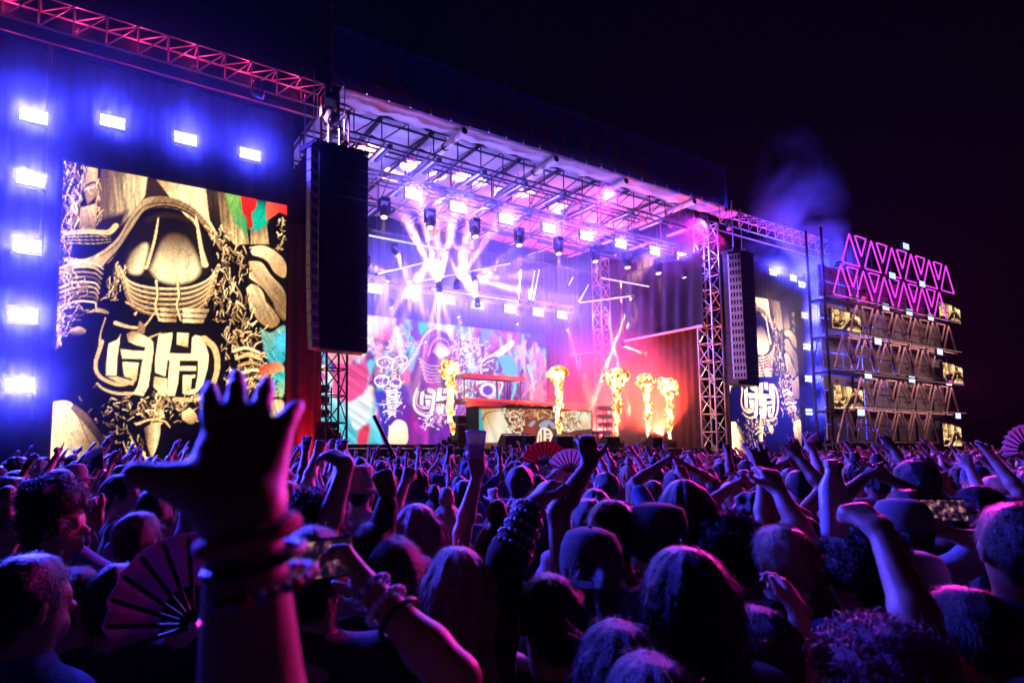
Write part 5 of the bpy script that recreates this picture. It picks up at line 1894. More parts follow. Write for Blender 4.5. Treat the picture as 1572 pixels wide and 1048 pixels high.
def hair_mesh(kind, h=0.011, detail=0):
    key = ('hair', kind, h, detail)
    if key in MESH_CACHE:
        return MESH_CACHE[key]
    rs = np.random.default_rng(sum(map(ord, kind)) + detail)
    skull = [((0, -0.016, 1.664), (0, 0.006, 1.668), 0.094, 0.090, 0.03, (0.93, 1, 1.08)), ((0, -0.05, 1.60), (0, -0.04, 1.64), 0.06, 0.075, 0.04)]
    pr = list(skull)
    if kind == 'long':
        for k in range(9):
            a = -1.25 + 2.5 * k / 8
            x, y = 0.078 * math.sin(a), -0.02 - 0.068 * math.cos(a)
            pr.append(((x, y, 1.66), (x * 1.15, y * 1.15 - 0.01, 1.44), 0.022, 0.026, 0.03))
            pr.append(((x * 1.18, y * 1.15 - 0.01, 1.44), (x * 1.25, y * 1.1 - 0.03, 1.24 + 0.03 * math.sin(k * 2.1)), 0.03, 0.014, 0.03))
    elif kind == 'bob':
        for k in range(9):
            a = -1.5 + 3.0 * k / 8
            x, y = 0.08 * math.sin(a), -0.015 - 0.072 * math.cos(a)
            pr.append(((x, y, 1.67), (x * 1.2, y * 1.12, 1.49 + 0.015 * math.sin(k * 2.3)), 0.028, 0.024, 0.03))
    elif kind == 'curly':
        for k in range(70):
            d = unit(rs.normal(0, 1, 3) + vec(0, -0.35, 0.45))
            if d[1] > 0.55 and d[2] < 0.35 or d[2] < -0.5:
                continue
            c = vec(0, -0.01, 1.675) + d * vec(0.098, 0.105, 0.11)
            pr.append((c, c + rs.normal(0, 0.008, 3), 0.028, 0.024, 0.008))
    elif kind == 'bun':
        pr += [((0, -0.03, 1.80), (0, -0.02, 1.825), 0.045, 0.04, 0.012)]
    elif kind == 'ponytail':
        pr += [((0, -0.11, 1.70), (0, -0.15, 1.66), 0.025, 0.03, 0.015), ((0, -0.15, 1.66), (0, -0.135, 1.42), 0.032, 0.012, 0.02)]
    elif kind == 'cropped':
        pr = [((0, -0.014, 1.662), (0, 0.006, 1.664), 0.0905, 0.0875, 0.03, (0.92, 1, 1.09)), ((0, -0.045, 1.60), (0, -0.04, 1.64), 0.056, 0.07, 0.04)]
    f = Field(pr, h, 0.04)
    sc, am = (70, 0.004) if kind != 'curly' else (95, 0.008)
    ph = rs.uniform(0, 6, 3)
    am = 0.0012 if kind in ('long', 'bob', 'ponytail', 'bun') else am
    f.displace(lambda x, y, z: am * np.sin(x * sc + ph[0]) * np.sin(y * sc * 0.9 + ph[1]) * (np.sin(z * sc * 0.5 + ph[2]) if kind in ('curly', 'short') else 1.0))
    if kind in ('long', 'bob', 'ponytail', 'bun'):      # locks running down from the crown
        def locks(x, y, z):
            a = np.arctan2(x, -(y + 0.01)) + 0 * z
            w = np.sin(a * 11 + 2.5 * np.sin(z * 9 + ph[0]) + ph[1]) + 0.7 * np.sin(a * 23 + 3 * np.sin(z * 7 + ph[2]) + ph[0])
            return 0.0042 * w * np.clip((1.80 - z) / 0.12, 0.25, 1)
        f.displace(locks)
    f.carve(face_cut())
    f.carve(lambda x, y, z: np.minimum(np.minimum(y + 0.045, 1.60 - z) + 0 * x, 1.0) if kind in ('short', 'curly', 'bun', 'ponytail', 'cropped') else (0 * x + 0 * y + 0 * z - 1))
    f.carve(lambda x, y, z: (1.545 - z + 0 * x + 0 * y) if kind in ('short', 'curly', 'bun', 'cropped') else (0 * x + 0 * y + 0 * z - 1))
    V, Q = f.surface()
    if detail:
        def down(p):
            g = np.stack([p[:, 0] * 1.5, (p[:, 1] + 0.02) * 1.2 - 0.02, np.full(len(p), -0.35)], 1)
            top = np.clip((p[:, 2] - 1.70) / 0.06, 0, 1)[:, None]
            return g * (1 - top * 0.4) + top * np.stack([p[:, 0] * 4, p[:, 1] * 4 + 0.02, np.full(len(p), -0.05)], 1)
        if kind == 'curly':
            VQ = strands(V, Q, rs, 1800 * detail, 0.035, 0.012, lambda p: rs.normal(0, 1, p.shape), 0.0016, 0.008)
        elif kind in ('long', 'bob', 'ponytail', 'bun'):
            VQ = strands(V, Q, rs, 1500 * detail, 0.11 if kind in ('long', 'bob') else 0.05, 0.002, down, 0.0009, 0.0008)
        else:
            VQ = strands(V, Q, rs, 1800 * detail, 0.03, 0.004, down, 0.0011)
        V0, Q0 = V, Q
        V, Q = join_vq((V, Q), VQ)
        if kind != 'curly':      # loose flyaway hairs
            V, Q = join_vq((V, Q), strands(V0, Q0, rs, 320, 0.04, 0.012, lambda p: rs.normal(0, 1, p.shape) + vec(0, -0.5, -0.3), 0.0007, 0.003))
    MESH_CACHE[key] = np_mesh('hair', V, Q)
    return MESH_CACHE[key]


def hat_mesh(kind):
    key = ('hat', kind)
    if key in MESH_CACHE:
        return MESH_CACHE[key]
    mb = MB()
    n = 20
    rows = []
    prof = [(1.0, 1.655), (1.03, 1.70), (0.97, 1.745), (0.78, 1.785), (0.4, 1.80), (0.05, 1.803)] if kind != 'bucket' else [(1.05, 1.665), (1.03, 1.74), (0.92, 1.785), (0.5, 1.80), (0.05, 1.80)]
    vs, fs = [], []
    for s, z in prof:
        for i in range(n):
            a = 2 * math.pi * i / n
            vs.append((0.094 * s * math.cos(a), 0.112 * s * math.sin(a) - 0.008, z))
    for k in range(len(prof) - 1):
        for i in range(n):
            j = (i + 1) % n
            fs.append((k * n + i, k * n + j, (k + 1) * n + j, (k + 1) * n + i))
    mb.add(vs, fs)
    if kind in ('cap', 'cap_back'):
        sg = 1 if kind == 'cap' else -1
        bv, bf = [], []
        m = 11
        for layer in (0, -0.006):
            for r in (0, 1):
                for i in range(m):
                    a = math.pi * (0.14 + 0.72 * i / (m - 1))
                    ext = 0.075 * math.sin(math.pi * i / (m - 1)) ** 0.6 if r else 0
                    bv.append((0.094 * math.cos(a), sg * (0.108 * math.sin(a) + ext) - 0.008, 1.668 + layer - (0.016 * r) - 0.35 * (0.094 * math.cos(a)) ** 2 * 8 * r * 0.5))
        for L_ in (0, 2):
            for i in range(m - 1):
                a = L_ * m + i
                bf.append((a, a + 1, a + m + 1, a + m) if L_ == 0 else (a + m, a + m + 1, a + 1, a))
        for i in range(m - 1):
            bf.append((m + i, m + i + 1, 3 * m + i + 1, 3 * m + i))
        mb.add(bv, bf)
        mb.lathe([(0.0, 0), (0.009, 0.0), (0.006, 0.006), (0, 0.007)], (0, -0.008, 1.802), n=8)
    else:
        bv, bf = [], []
        for r, z in ((1.05, 1.668), (1.62, 1.635), (1.62, 1.630), (1.05, 1.662)):
            for i in range(n):
                a = 2 * math.pi * i / n
                bv.append((0.094 * r * math.cos(a), 0.108 * r * math.sin(a) - 0.008, z + 0.006 * math.sin(3 * a)))
        for k in range(3):
            for i in range(n):
                j = (i + 1) % n
                bf.append((k * n + i, k * n + j, (k + 1) * n + j, (k + 1) * n + i))
        mb.add(bv, bf)
    me = bpy.data.meshes.new('hat')
    me.from_pydata(mb.v, [], mb.f)
    me.polygons.foreach_set('use_smooth', [True] * len(me.polygons))
    MESH_CACHE[key] = me
    return me


# ------------------------------------------------------------------ skins, cloths, hair colours
SKINS = [mat('skin_fair', (0.50, 0.30, 0.22), 0.5, noise=0.08, scale=20, bump=0.08, bscale=400), mat('skin_tan', (0.36, 0.20, 0.13), 0.5, noise=0.08, scale=20, bump=0.08, bscale=400),
         mat('skin_brown', (0.20, 0.10, 0.06), 0.48, noise=0.1, scale=20, bump=0.08, bscale=400), mat('skin_dark', (0.09, 0.045, 0.03), 0.45, noise=0.1, scale=20, bump=0.08, bscale=400)]
CLOTH = {'black': (0.015, 0.015, 0.018), 'white': (0.45, 0.45, 0.47), 'blue': (0.04, 0.08, 0.22), 'grey': (0.1, 0.1, 0.11), 'red': (0.35, 0.03, 0.04), 'pink': (0.3, 0.1, 0.16), 'teal': (0.05, 0.22, 0.24), 'tan': (0.38, 0.28, 0.18)}
CLOTH = {k: mat('cloth_' + k, c, 0.85, noise=0.25, scale=6, bump=0.35, bscale=180, sheen=0.2) for k, c in CLOTH.items()}
M_TROUSER = mat('dark_trousers', (0.03, 0.032, 0.045), 0.85, noise=0.2)


def hair_mat(name, c):
    m = mat('hair_' + name, c, 0.42, noise=0.3, scale=30, bump=0.5, bscale=220)
    m.node_tree.nodes['Principled BSDF'].inputs['Sheen Weight'].default_value = 0.0
    return m


HAIRC = {'black': hair_mat('black', (0.008, 0.007, 0.007)), 'dark brown': hair_mat('dark_brown', (0.025, 0.015, 0.01)), 'brown': hair_mat('brown', (0.04, 0.02, 0.011)), 'blond': hair_mat('blond', (0.42, 0.28, 0.15)), 'pink': hair_mat('pink', (0.3, 0.08, 0.13))}


def set_mats(o, mats):
    for i, m in enumerate(mats):
        while len(o.data.materials) <= i:
            o.data.materials.append(m)
        o.material_slots[i].link = 'OBJECT'
        o.material_slots[i].material = m


def place_person(key, loc, yaw, s, skin, shirt, label, group=None, hair=None, hairc='black', hat=None, hatc='black', detail=0, cat='person'):
    body, sh, arms, hf = MESH_CACHE[key]
    p = empty('person', loc, label, cat, group)
    p.rotation_euler = (0, 0, yaw)
    p.scale = (s, s, s)
    o = mesh_obj('body', body, None, p)
    set_mats(o, [skin, M_TROUSER])
    o = mesh_obj('shirt', sh, None, p)
    set_mats(o, [CLOTH[shirt]])
    b = hf((0, 0, 1.50))
    M3 = Matrix([list(r) for r in np.stack([hf((1, 0, 1.5)) - b, hf((0, 1, 1.5)) - b, hf((0, 0, 2.5)) - b], 1)])
    MM = Matrix.Translation(b) @ M3.to_4x4() @ Matrix.Translation((0, 0, -1.50))
    if hair and hair != 'bald':
        o = mesh_obj('hair', hair_mesh(hair, 0.0085 if detail else 0.013, detail), None, p)
        set_mats(o, [HAIRC[hairc]])
        o.matrix_local = MM
    if hat:
        o = mesh_obj('hat', hat_mesh(hat), None, p)
        set_mats(o, [CLOTH[hatc]])
        o.matrix_local = MM
    return p
# ------------------------------------------------------------------ flames
def flame_mat():
    m = bpy.data.materials.new('flame')
    m.cycles.emission_sampling = 'NONE'
    m.use_nodes = True
    nt = m.node_tree
    b = nt.nodes['Principled BSDF']
    b.inputs['Base Color'].default_value = (0, 0, 0, 1)
    at = nt.nodes.new('ShaderNodeAttribute')
    at.attribute_name = 'hotness'
    tc = nt.nodes.new('ShaderNodeTexCoord')
    n = nt.nodes.new('ShaderNodeTexNoise')
    n.inputs['Scale'].default_value = 9.0
    n.inputs['Detail'].default_value = 5
    nt.links.new(tc.outputs['Object'], n.inputs['Vector'])
    ma = nt.nodes.new('ShaderNodeMath')
    ma.operation = 'MULTIPLY_ADD'
    ma.inputs[1].default_value = 0.5
    nt.links.new(n.outputs['Fac'], ma.inputs[0])
    nt.links.new(at.outputs['Fac'], ma.inputs[2])
    r = nt.nodes.new('ShaderNodeValToRGB')
    e = r.color_ramp.elements
    e[0].position, e[0].color = 0.30, (0.8, 0.10, 0.008, 1)
    e[1].position, e[1].color = 0.95, (1.0, 0.80, 0.46, 1)
    k = e.new(0.5)
    k.color = (1.0, 0.30, 0.04, 1)
    k = e.new(0.7)
    k.color = (1.0, 0.58, 0.18, 1)
    nt.links.new(ma.outputs[0], r.inputs['Fac'])
    nt.links.new(r.outputs['Color'], b.inputs['Emission Color'])
    st = nt.nodes.new('ShaderNodeMapRange')
    st.inputs['From Min'].default_value = 0.4
    st.inputs['From Max'].default_value = 0.95
    st.inputs['To Min'].default_value = 0.9
    st.inputs['To Max'].default_value = 3.0
    nt.links.new(ma.outputs[0], st.inputs['Value'])
    nt.links.new(st.outputs[0], b.inputs['Emission Strength'])
    return m


M_FLAME = flame_mat()


def fbm3(x, y, z, seed):
    """two octaves of smooth noise in three dimensions"""
    G = np.random.default_rng(seed).random((32, 32, 32))
    out = 0
    x, y, z = np.broadcast_arrays(x, y, z)
    for k, w in ((1, 0.65), (2.1, 0.35)):
        X, Y, Z = x * k + 40, y * k + 40, z * k + 40
        i, j, l = np.floor(X).astype(int), np.floor(Y).astype(int), np.floor(Z).astype(int)
        u, v, t = X - i, Y - j, Z - l
        u, v, t = u * u * (3 - 2 * u), v * v * (3 - 2 * v), t * t * (3 - 2 * t)
        s_ = 0
        for a in (0, 1):
            for b in (0, 1):
                for c in (0, 1):
                    s_ = s_ + G[(i + a) % 32, (j + b) % 32, (l + c) % 32] * (u if a else 1 - u) * (v if b else 1 - v) * (t if c else 1 - t)
        out = out + w * s_
    return out


def flame(base_px, top_px, Y, head, lean, label, seed):
    rs = np.random.default_rng(seed)
    p, q = Vector(at_y(*base_px, Y)), Vector(at_y(*top_px, Y))
    j = empty('flame_jet', (p.x, Y, DECK), 'squat black jet unit under the ' + label.replace(' with a rounded mushroom top', '').replace(' with a torn mushroom top', '').replace(' in front of the video wall at the left of the booth', ' left of the booth'), 'flame jet', 'flame jets')
    MB().box((0, 0, 0.14), (0.5, 0.45, 0.28)).build('body', M_BLACK, j, world=False, bevel=0.02)
    MB().lathe([(0.1, 0.28), (0.12, 0.28), (0.09, 0.45), (0.06, 0.48)], (0, 0, 0)).build('nozzle', M_ALUD, j, world=False)
    for k in (-1, 1):
        MB().box((k * 0.27, 0, 0.2), (0.04, 0.3, 0.3)).build('bracket', M_BLACK, j, world=False)
    z0 = DECK + 0.5
    H = q.z - z0
    pr = []
    n = 12
    for i in range(n):
        t0, t1 = i / n, (i + 1) / n
        a = vec(lean * (1 - t0) + 0.05 * math.sin(9 * t0 + seed), 0.04 * math.sin(7 * t0), t0 * H * 0.84)
        b = vec(lean * (1 - t1) + 0.05 * math.sin(9 * t1 + seed), 0.04 * math.sin(7 * t1), t1 * H * 0.84)
        pr.append((a, b, 0.06 + 0.13 * t0, 0.06 + 0.13 * t1, 0.03))
    pr.append((vec(0, 0, H * 0.8), vec(0, 0, H * 0.86), head * 0.6, head * 0.62, 0.06))
    for i in range(16):
        an, zz = rs.uniform(0, 6.28), rs.uniform(-0.55, 0.75)
        rr = head * rs.uniform(0.55, 0.95) * math.sqrt(max(0.1, 1 - zz * zz))
        c = vec(rr * math.cos(an), rr * math.sin(an) * 0.8, H * 0.82 + zz * head * 0.8)
        r_ = head * rs.uniform(0.13, 0.3)
        pr.append((c, c + vec(0, 0, r_ * 0.5), r_, r_ * 0.8, 0.05))
    for i in range(26):
        t = rs.uniform(0.1, 0.9)
        an = rs.uniform(0, 6.28)
        d = (0.08 + 0.2 * t) * rs.uniform(0.8, 1.3)
        c = vec(d * math.cos(an) + lean * (1 - t), d * math.sin(an), t * H * 0.86)
        pr.append((c, c + vec(0.05 * math.cos(an), 0.05 * math.sin(an), 0.16), 0.05, 0.015, 0.03))
    fl = Field(pr, 0.026, 0.12)
    F0 = fl.F.copy()
    fl.displace(lambda x, y, z: 0.15 * (fbm3(x * 5 + seed, y * 5, z * 4.2, seed) - 0.5) + 0.10 * (fbm3(x * 13, y * 13 + seed, z * 11, seed + 3) - 0.5))
    V_, Q_ = fl.surface()
    me_ = np_mesh('flame', V_, Q_)
    ii = np.clip(np.round((V_ - fl.lo) / fl.h).astype(int), 0, fl.n - 1)
    rad = np.hypot(V_[:, 0], V_[:, 1])
    heat = np.clip(0.62 - F0[tuple(ii.T)] / 0.13 - 0.22 * np.clip(rad / head, 0, 1), 0, 1)
    hat_ = me_.attributes.new('hotness', 'FLOAT', 'POINT')
    hat_.data.foreach_set('value', heat.astype(np.float32))
    o = mesh_obj('flame', me_, M_FLAME)
    o.location = (p.x, Y, z0)
    tag(o, label, 'flame', 'flames shooting up from the stage')
    lamp('flame_glow', 'POINT', (p.x, Y - 0.1, z0 + H * 0.7), 300, (1.0, 0.18, 0.03), None, radius=0.6)


flame((690, 660), (682, 546), 20.2, 0.5, 0.15, 'flame in front of the video wall at the left of the booth', 1)
flame((858, 660), (858, 556), 20.2, 0.52, 0.0, 'flame in front of the dj booth with a rounded mushroom top', 2)
flame((948, 660), (945, 563), 20.8, 0.72, 0.0, 'wide flame with a torn mushroom top right of the booth', 3)
flame((994, 662), (988, 567), 20.8, 0.52, 0.1, 'slim leaning flame, second from the right', 4)
flame((1028, 662), (1023, 579), 20.5, 0.66, 0.05, 'rightmost flame, shortest of the row', 5)
# ------------------------------------------------------------------ things held in hands and worn on wrists
M_PHONE = mat('phone_black', (0.012, 0.012, 0.014), 0.25)


def phone_screen_mat():
    m = bpy.data.materials.new('phone_picture')
    m.use_nodes = True
    nt = m.node_tree
    b = nt.nodes['Principled BSDF']
    b.inputs['Base Color'].default_value = (0.01, 0.01, 0.01, 1)
    tc = nt.nodes.new('ShaderNodeTexCoord')
    n = nt.nodes.new('ShaderNodeTexNoise')
    n.inputs['Scale'].default_value = 45
    n.inputs['Detail'].default_value = 3
    nt.links.new(tc.outputs['Object'], n.inputs['Vector'])
    r = nt.nodes.new('ShaderNodeValToRGB')
    e = r.color_ramp.elements
    e[0].position, e[0].color = 0.44, (0.01, 0.008, 0.03, 1)
    e[1].position, e[1].color = 0.70, (1.0, 0.62, 0.3, 1)
    k = e.new(0.55)
    k.color = (0.25, 0.05, 0.2, 1)
    nt.links.new(n.outputs['Fac'], r.inputs['Fac'])
    nt.links.new(r.outputs['Color'], b.inputs['Emission Color'])
    b.inputs['Emission Strength'].default_value = 0.55
    return m


M_PHSCR = phone_screen_mat()


def phone(p, label, yaw=None, roll=0.0, land=True, s=1.0):
    """a phone held up, its screen towards the camera side"""
    o = empty('phone', p, label, 'phone', 'phones filming the show')
    yaw = -YAW if yaw is None else yaw
    o.rotation_euler = (R(-12), roll, yaw)
    w, h = (0.155 * s, 0.076 * s) if land else (0.076 * s, 0.155 * s)
    MB().box((0, 0, 0), (w, 0.009, h)).build('case', M_PHONE, o, world=False, bevel=0.003)
    MB().box((0, -0.0052, 0), (w * 0.92, 0.0012, h * 0.88)).build('screen', M_PHSCR, o, world=False)
    MB().box((w * 0.36, 0.006, h * 0.24), (0.03 * s, 0.004, 0.03 * s)).build('camera_bump', M_PHONE, o, world=False, bevel=0.001)
    return o


def hand_fan(p, radius, label, m, yaw=None, roll=0.0, span=150, tilt=0.0, ribs=11):
    """an opened folding fan: pleated leaf over ribs that meet at a rivet"""
    o = empty('hand_fan', p, label, 'hand fan', 'opened folding fans in the crowd')
    o.rotation_euler = (tilt, roll, -YAW if yaw is None else yaw)
    n = ribs
    vs, fs = [], []
    k = 2 * n
    for lay in (0.0, 0.0012):
        for r in (0.42, 0.72, 1.0):
            for i in range(k + 1):
                a = R(90 - span / 2 + span * i / k)
                z = (0.012 if i % 2 else -0.012) * r
                vs.append((r * radius * math.cos(a), z + lay, r * radius * math.sin(a)))
    for L_ in range(2):
        for r in range(2):
            for i in range(k):
                b = L_ * 3 * (k + 1) + r * (k + 1) + i
                q = (b, b + 1, b + k + 2, b + k + 1)
                fs.append(q if L_ == 0 else q[::-1])
    MB().add(vs, fs).build('leaf', m, o, world=False)
    rb = MB().box((0, 0, radius * 0.47), (0.014 * radius / 0.3, 0.004, radius * 0.96))
    ob = rb.build('rib', M_BLACK, o, world=False)
    me = ob.data
    bpy.data.objects.remove(ob)
    for i in range(n + 1):
        r = mesh_obj('rib', me, None, o)
        r.rotation_euler = (0, R(-span / 2 + span * i / n), 0)
        r.location = (0, -0.006 - 0.0006 * i, 0)
    MB().lathe([(0.0, -0.012), (0.012, -0.012), (0.012, 0.02), (0, 0.02)], (0, 0, 0), Euler((R(90), 0, 0)).to_matrix(), 8).build('rivet', M_ALU, o, world=False)
    return o


def torus(c, axis, R0, r0, n=24, m=8, sy=1.0):
    q = Vector(axis).normalized().to_track_quat('Z', 'Y')
    vs, fs = [], []
    for i in range(n):
        a = 2 * math.pi * i / n
        for j in range(m):
            b = 2 * math.pi * j / m
            p = Vector(((R0 + r0 * math.cos(b)) * math.cos(a), (R0 + r0 * math.cos(b)) * math.sin(a) * sy, r0 * math.sin(b)))
            vs.append(Vector(c) + q @ p)
    for i in range(n):
        for j in range(m):
            fs.append((i * m + j, ((i + 1) % n) * m + j, ((i + 1) % n) * m + (j + 1) % m, i * m + (j + 1) % m))
    return vs, fs


def bracelet(c, axis, R0, r0, m, label, beads=0, m2=None, name='bracelet'):
    o = empty(name, tuple(c), label, 'bracelet', 'bracelets in the crowd')
    if not beads:
        vs, fs = torus((0, 0, 0), axis, R0, r0)
        MB().add(vs, fs).build('band', m, o, world=False, smooth=True)
        return o
    q = Vector(axis).normalized().to_track_quat('Z', 'Y')
    bm = bmesh.new()
    bmesh.ops.create_icosphere(bm, subdivisions=2, radius=1)
    me = bpy.data.meshes.new('bead')
    bm.to_mesh(me)
    bm.free()
    me.polygons.foreach_set('use_smooth', [True] * len(me.polygons))
    me.materials.append(m)
    me2 = me.copy()
    me2.materials.clear()
    me2.materials.append(m2 or m)
    for i in range(beads):
        a = 2 * math.pi * i / beads
        b = mesh_obj('bead', me if i % 2 else me2, None, o)
        b.location = q @ Vector((R0 * math.cos(a), R0 * math.sin(a), 0))
        b.scale = (r0, r0, r0)
    vs, fs = torus((0, 0, 0), axis, R0, r0 * 0.4)
    MB().add(vs, fs).build('cord', M_BLACK, o, world=False, smooth=True)
    return o


# ------------------------------------------------------------------ the people nearest the camera
HERO_XY = []


def to_local(Pw, loc, yaw, s):
    d = np.asarray(Pw, float) - np.asarray(loc, float)
    c, sn = math.cos(-yaw), math.sin(-yaw)
    return np.array([c * d[0] - sn * d[1], sn * d[0] + c * d[1], d[2]]) / s


def to_world(p, loc, yaw, s):
    c, sn = math.cos(yaw), math.sin(yaw)
    p = np.asarray(p, float) * s
    return np.array([c * p[0] - sn * p[1], sn * p[0] + c * p[1], p[2]]) + np.asarray(loc, float)


def dir_local(v, yaw):
    c, sn = math.cos(-yaw), math.sin(-yaw)
    return np.array([c * v[0] - sn * v[1], sn * v[0] + c * v[1], v[2]])


HN = [0]


def hero(x, ytop, d, label, turn=0.0, skin=1, shirt='black', hair='short', hairc='black', hat=None, hatc='black', arms=None, head=(0, 0, 0), sleeve='short', slim=0.0, height=None, h=0.0105, detail=1, lean=(0, 0, 0)):
    """a person whose crown shows at pixel (x, ytop), d metres from the camera; arms give wrist pixels and distances"""
    P = at_d(x, ytop, d)
    yaw = -math.atan2(15 - P[0], 20 - P[1]) + turn
    crown = 1.765 if hair in ('short', 'cropped', 'long', 'bob', 'ponytail', 'bald') else (1.80 if hair == 'curly' else 1.865)
    if hat:
        crown = 1.80
    zt = P[2] if height is None else height
    s = zt / (crown + lean[2])
    loc = np.array([P[0], P[1], 0.0])
    # lean shifts the head, keep the crown where it was seen
    lw = to_world((lean[0], lean[1], 0), (0, 0, 0), yaw, s)
    loc = loc - lw
    pose = dict(arms={}, head=head, sleeve=sleeve, slim=slim, lean=lean)
    for sx, A in (arms or {}).items():
        W = to_local(at_d(*A['wrist']), loc, yaw, s)
        B = dict(wrist=W, shape=A.get('shape', 'open'), pole=A.get('pole', (sx, -0.6, -0.3)))
        if 'elbow' in A:
            B['elbow'] = to_local(at_d(*A['elbow']), loc, yaw, s)
        if 'tip' in A:
            B['hand'] = unit(to_local(at_d(*A['tip']), loc, yaw, s) - W)
        if 'normal' in A:
            B['normal'] = dir_local(A['normal'], yaw)
        pose['arms'][sx] = B
    key = ('hero', HN[0])
    HN[0] += 1
    build_person_meshes(key, pose, h)
    o = place_person(key, loc, yaw, s, SKINS[skin], shirt, label, None, hair, hairc, hat, hatc, detail)
    HERO_XY.append((loc[0], loc[1]))
    arms_w = {sx: tuple(to_world(q, loc, yaw, s) for q in MESH_CACHE[key][2][sx][:3]) for sx in (-1, 1)}
    return o, arms_w, s


FWD = vec(math.sin(YAW), math.cos(YAW), 0)
RGT = vec(math.cos(YAW), -math.sin(YAW), 0)
M_CLOTHBAND = mat('cloth_wristband', (0.45, 0.04, 0.08), 0.8, bump=0.3, bscale=200)
M_BEADA = mat('bead_amber', (0.5, 0.16, 0.03), 0.3)
M_BEADB = mat('bead_blue', (0.1, 0.12, 0.4), 0.3)
M_BEADW = mat('bead_white', (0.7, 0.7, 0.72), 0.25)
M_BLKBAND = mat('black_wristband', (0.01, 0.01, 0.012), 0.5)

# the big raised hand right in front of the camera
o, AW, s = hero(345, 1500, 0.27, 'person just below the frame raising a big bare arm with bracelets', height=1.66, skin=1, shirt='black', hair='short', detail=0, h=0.0058,
                arms={1: dict(wrist=(374, 795, 0.43), elbow=(398, 1290, 0.44), tip=(386, 604, 0.515), normal=tuple(0.8 * FWD + vec(0, 0, -0.7)), shape='big')}, sleeve='tank')
S_, E_, W_ = AW[1]
ax = unit(unit(W_ - E_) - 0.22 * RGT)
bracelet(W_ - ax * 0.012, ax, 0.0325, 0.0065, M_CLOTHBAND, 'red cloth festival wristband on the big raised arm, uppermost')
bracelet(W_ - ax * 0.030, ax, 0.034, 0.004, M_BLKBAND, 'black band below the red wristband on the big raised arm')
bracelet(W_ - ax * 0.048, ax, 0.037, 0.0042, M_BEADA, 'string of amber and blue beads on the big raised arm', 26, M_BEADB, 'bead_bracelet')

# left front group
hero(48, 850, 1.75, 'person with short dark hair and earrings at the lower left corner', turn=-0.3, skin=1, hair='short', hairc='dark brown', shirt='blue', head=(-0.15, 0, 0))
hero(122, 866, 2.05, 'person with shaved head behind the lower left corner head', turn=-0.3, skin=1, hair='cropped', hairc='brown', shirt='black', head=(-0.3, 0.1, 0))
hero(182, 862, 2.0, 'person with close cropped hair and bare shoulder left of the dark fan', turn=0.1, skin=1, hair='cropped', hairc='black', shirt='black', sleeve='tank')
hero(88, 738, 2.6, 'man with a tall mop of curly hair in profile at the left', turn=-0.75, skin=1, hair='curly', hairc='dark brown', shirt='black', head=(-0.35, 0, 0), sleeve='long', detail=2)
hero(215, 785, 2.7, 'person with short black hair below the thumb of the big hand', turn=-0.2, skin=2, hair='short', shirt='blue', arms={-1: dict(wrist=(150, 800, 2.75), shape='curl', pole=(-1, 0, -0.5), tip=(140, 780, 2.8))})
hero(188, 727, 3.9, 'man looking right with an ear ring, behind the curly haired man', turn=-0.9, skin=1, hair='short', shirt='grey', head=(-0.3, 0, 0))
hero(292, 842, 1.9, 'person with a pale lit head rim hidden behind the big raised arm', turn=0.3, skin=0, hair='cropped', hairc='brown', shirt='black')
hero(20, 730, 4.2, 'person with cropped hair at the far left edge of the crowd', turn=-0.2, skin=0, hair='cropped', hairc='brown', shirt='white')
hero(60, 735, 3.9, 'person in a pale cap left of the curly haired man', turn=-0.2, skin=0, hair='short', hat='cap', hatc='white', shirt='white')
# middle front group
hero(482, 757, 2.15, 'person with fuzzy dark hair just right of the big raised arm', turn=0.1, skin=1, hair='curly', hairc='black', shirt='black', detail=2)
hero(480, 806, 1.55, 'person with dark hair and lit glasses strap below the fuzzy head', turn=0.2, skin=1, hair='short', shirt='black')
hero(608, 824, 1.85, 'person with short dark hair lit magenta on the crown, right of the phone', turn=0.1, skin=1, hair='short', hairc='dark brown', shirt='black', detail=2)
o, AW, s = hero(760, 1200, 0.72, 'person below the frame holding up a phone with a braceleted arm', height=1.54, skin=1, shirt='black', hair='short', detail=0,
                arms={-1: dict(wrist=(566, 902, 1.02), elbow=(700, 1040, 0.92), tip=(530, 842, 1.08), normal=tuple(-RGT * 0.9 + 0.3 * FWD), shape='hold')})
S_, E_, W_ = AW[-1]
ax = unit(W_ - E_)
bracelet(W_ - ax * 0.01, ax, 0.034, 0.006, M_BEADW, 'string of white beads on the arm that holds the phone, nearest the hand', 20, M_BEADB, 'bead_bracelet')
bracelet(W_ - ax * 0.045, ax, 0.037, 0.0065, M_BEADW, 'second string of white beads on the arm that holds the phone', 20, M_BEADW, 'bead_bracelet')
bracelet(W_ - ax * 0.075, ax, 0.039, 0.005, M_BLKBAND, 'black band below the white beads on the arm that holds the phone')
phone(at_d(492, 858, 1.08), 'dark phone filming, held by the braceleted hand near the big arm', yaw=-YAW + 0.7, s=0.95)
hero(702, 838, 1.6, 'woman with long blond hair lit pink in the middle foreground', turn=0.15, skin=0, hair='long', hairc='blond', shirt='black', slim=1, sleeve='tank', detail=2)
hero(640, 772, 2.3, 'person with pale pink bobbed hair left of the bun', turn=0.1, skin=0, hair='bob', hairc='pink', shirt='black', slim=1)
o, AW, s = hero(762, 765, 2.4, 'woman with hair in a bun raising a plastic cup', turn=0.1, skin=0, hair='bun', hairc='brown', shirt='black', slim=1, sleeve='tank', detail=1,
                arms={-1: dict(wrist=(733, 728, 2.45), tip=(730, 700, 2.46), normal=tuple(FWD), shape='hold', pole=(-1, -0.3, 0))})
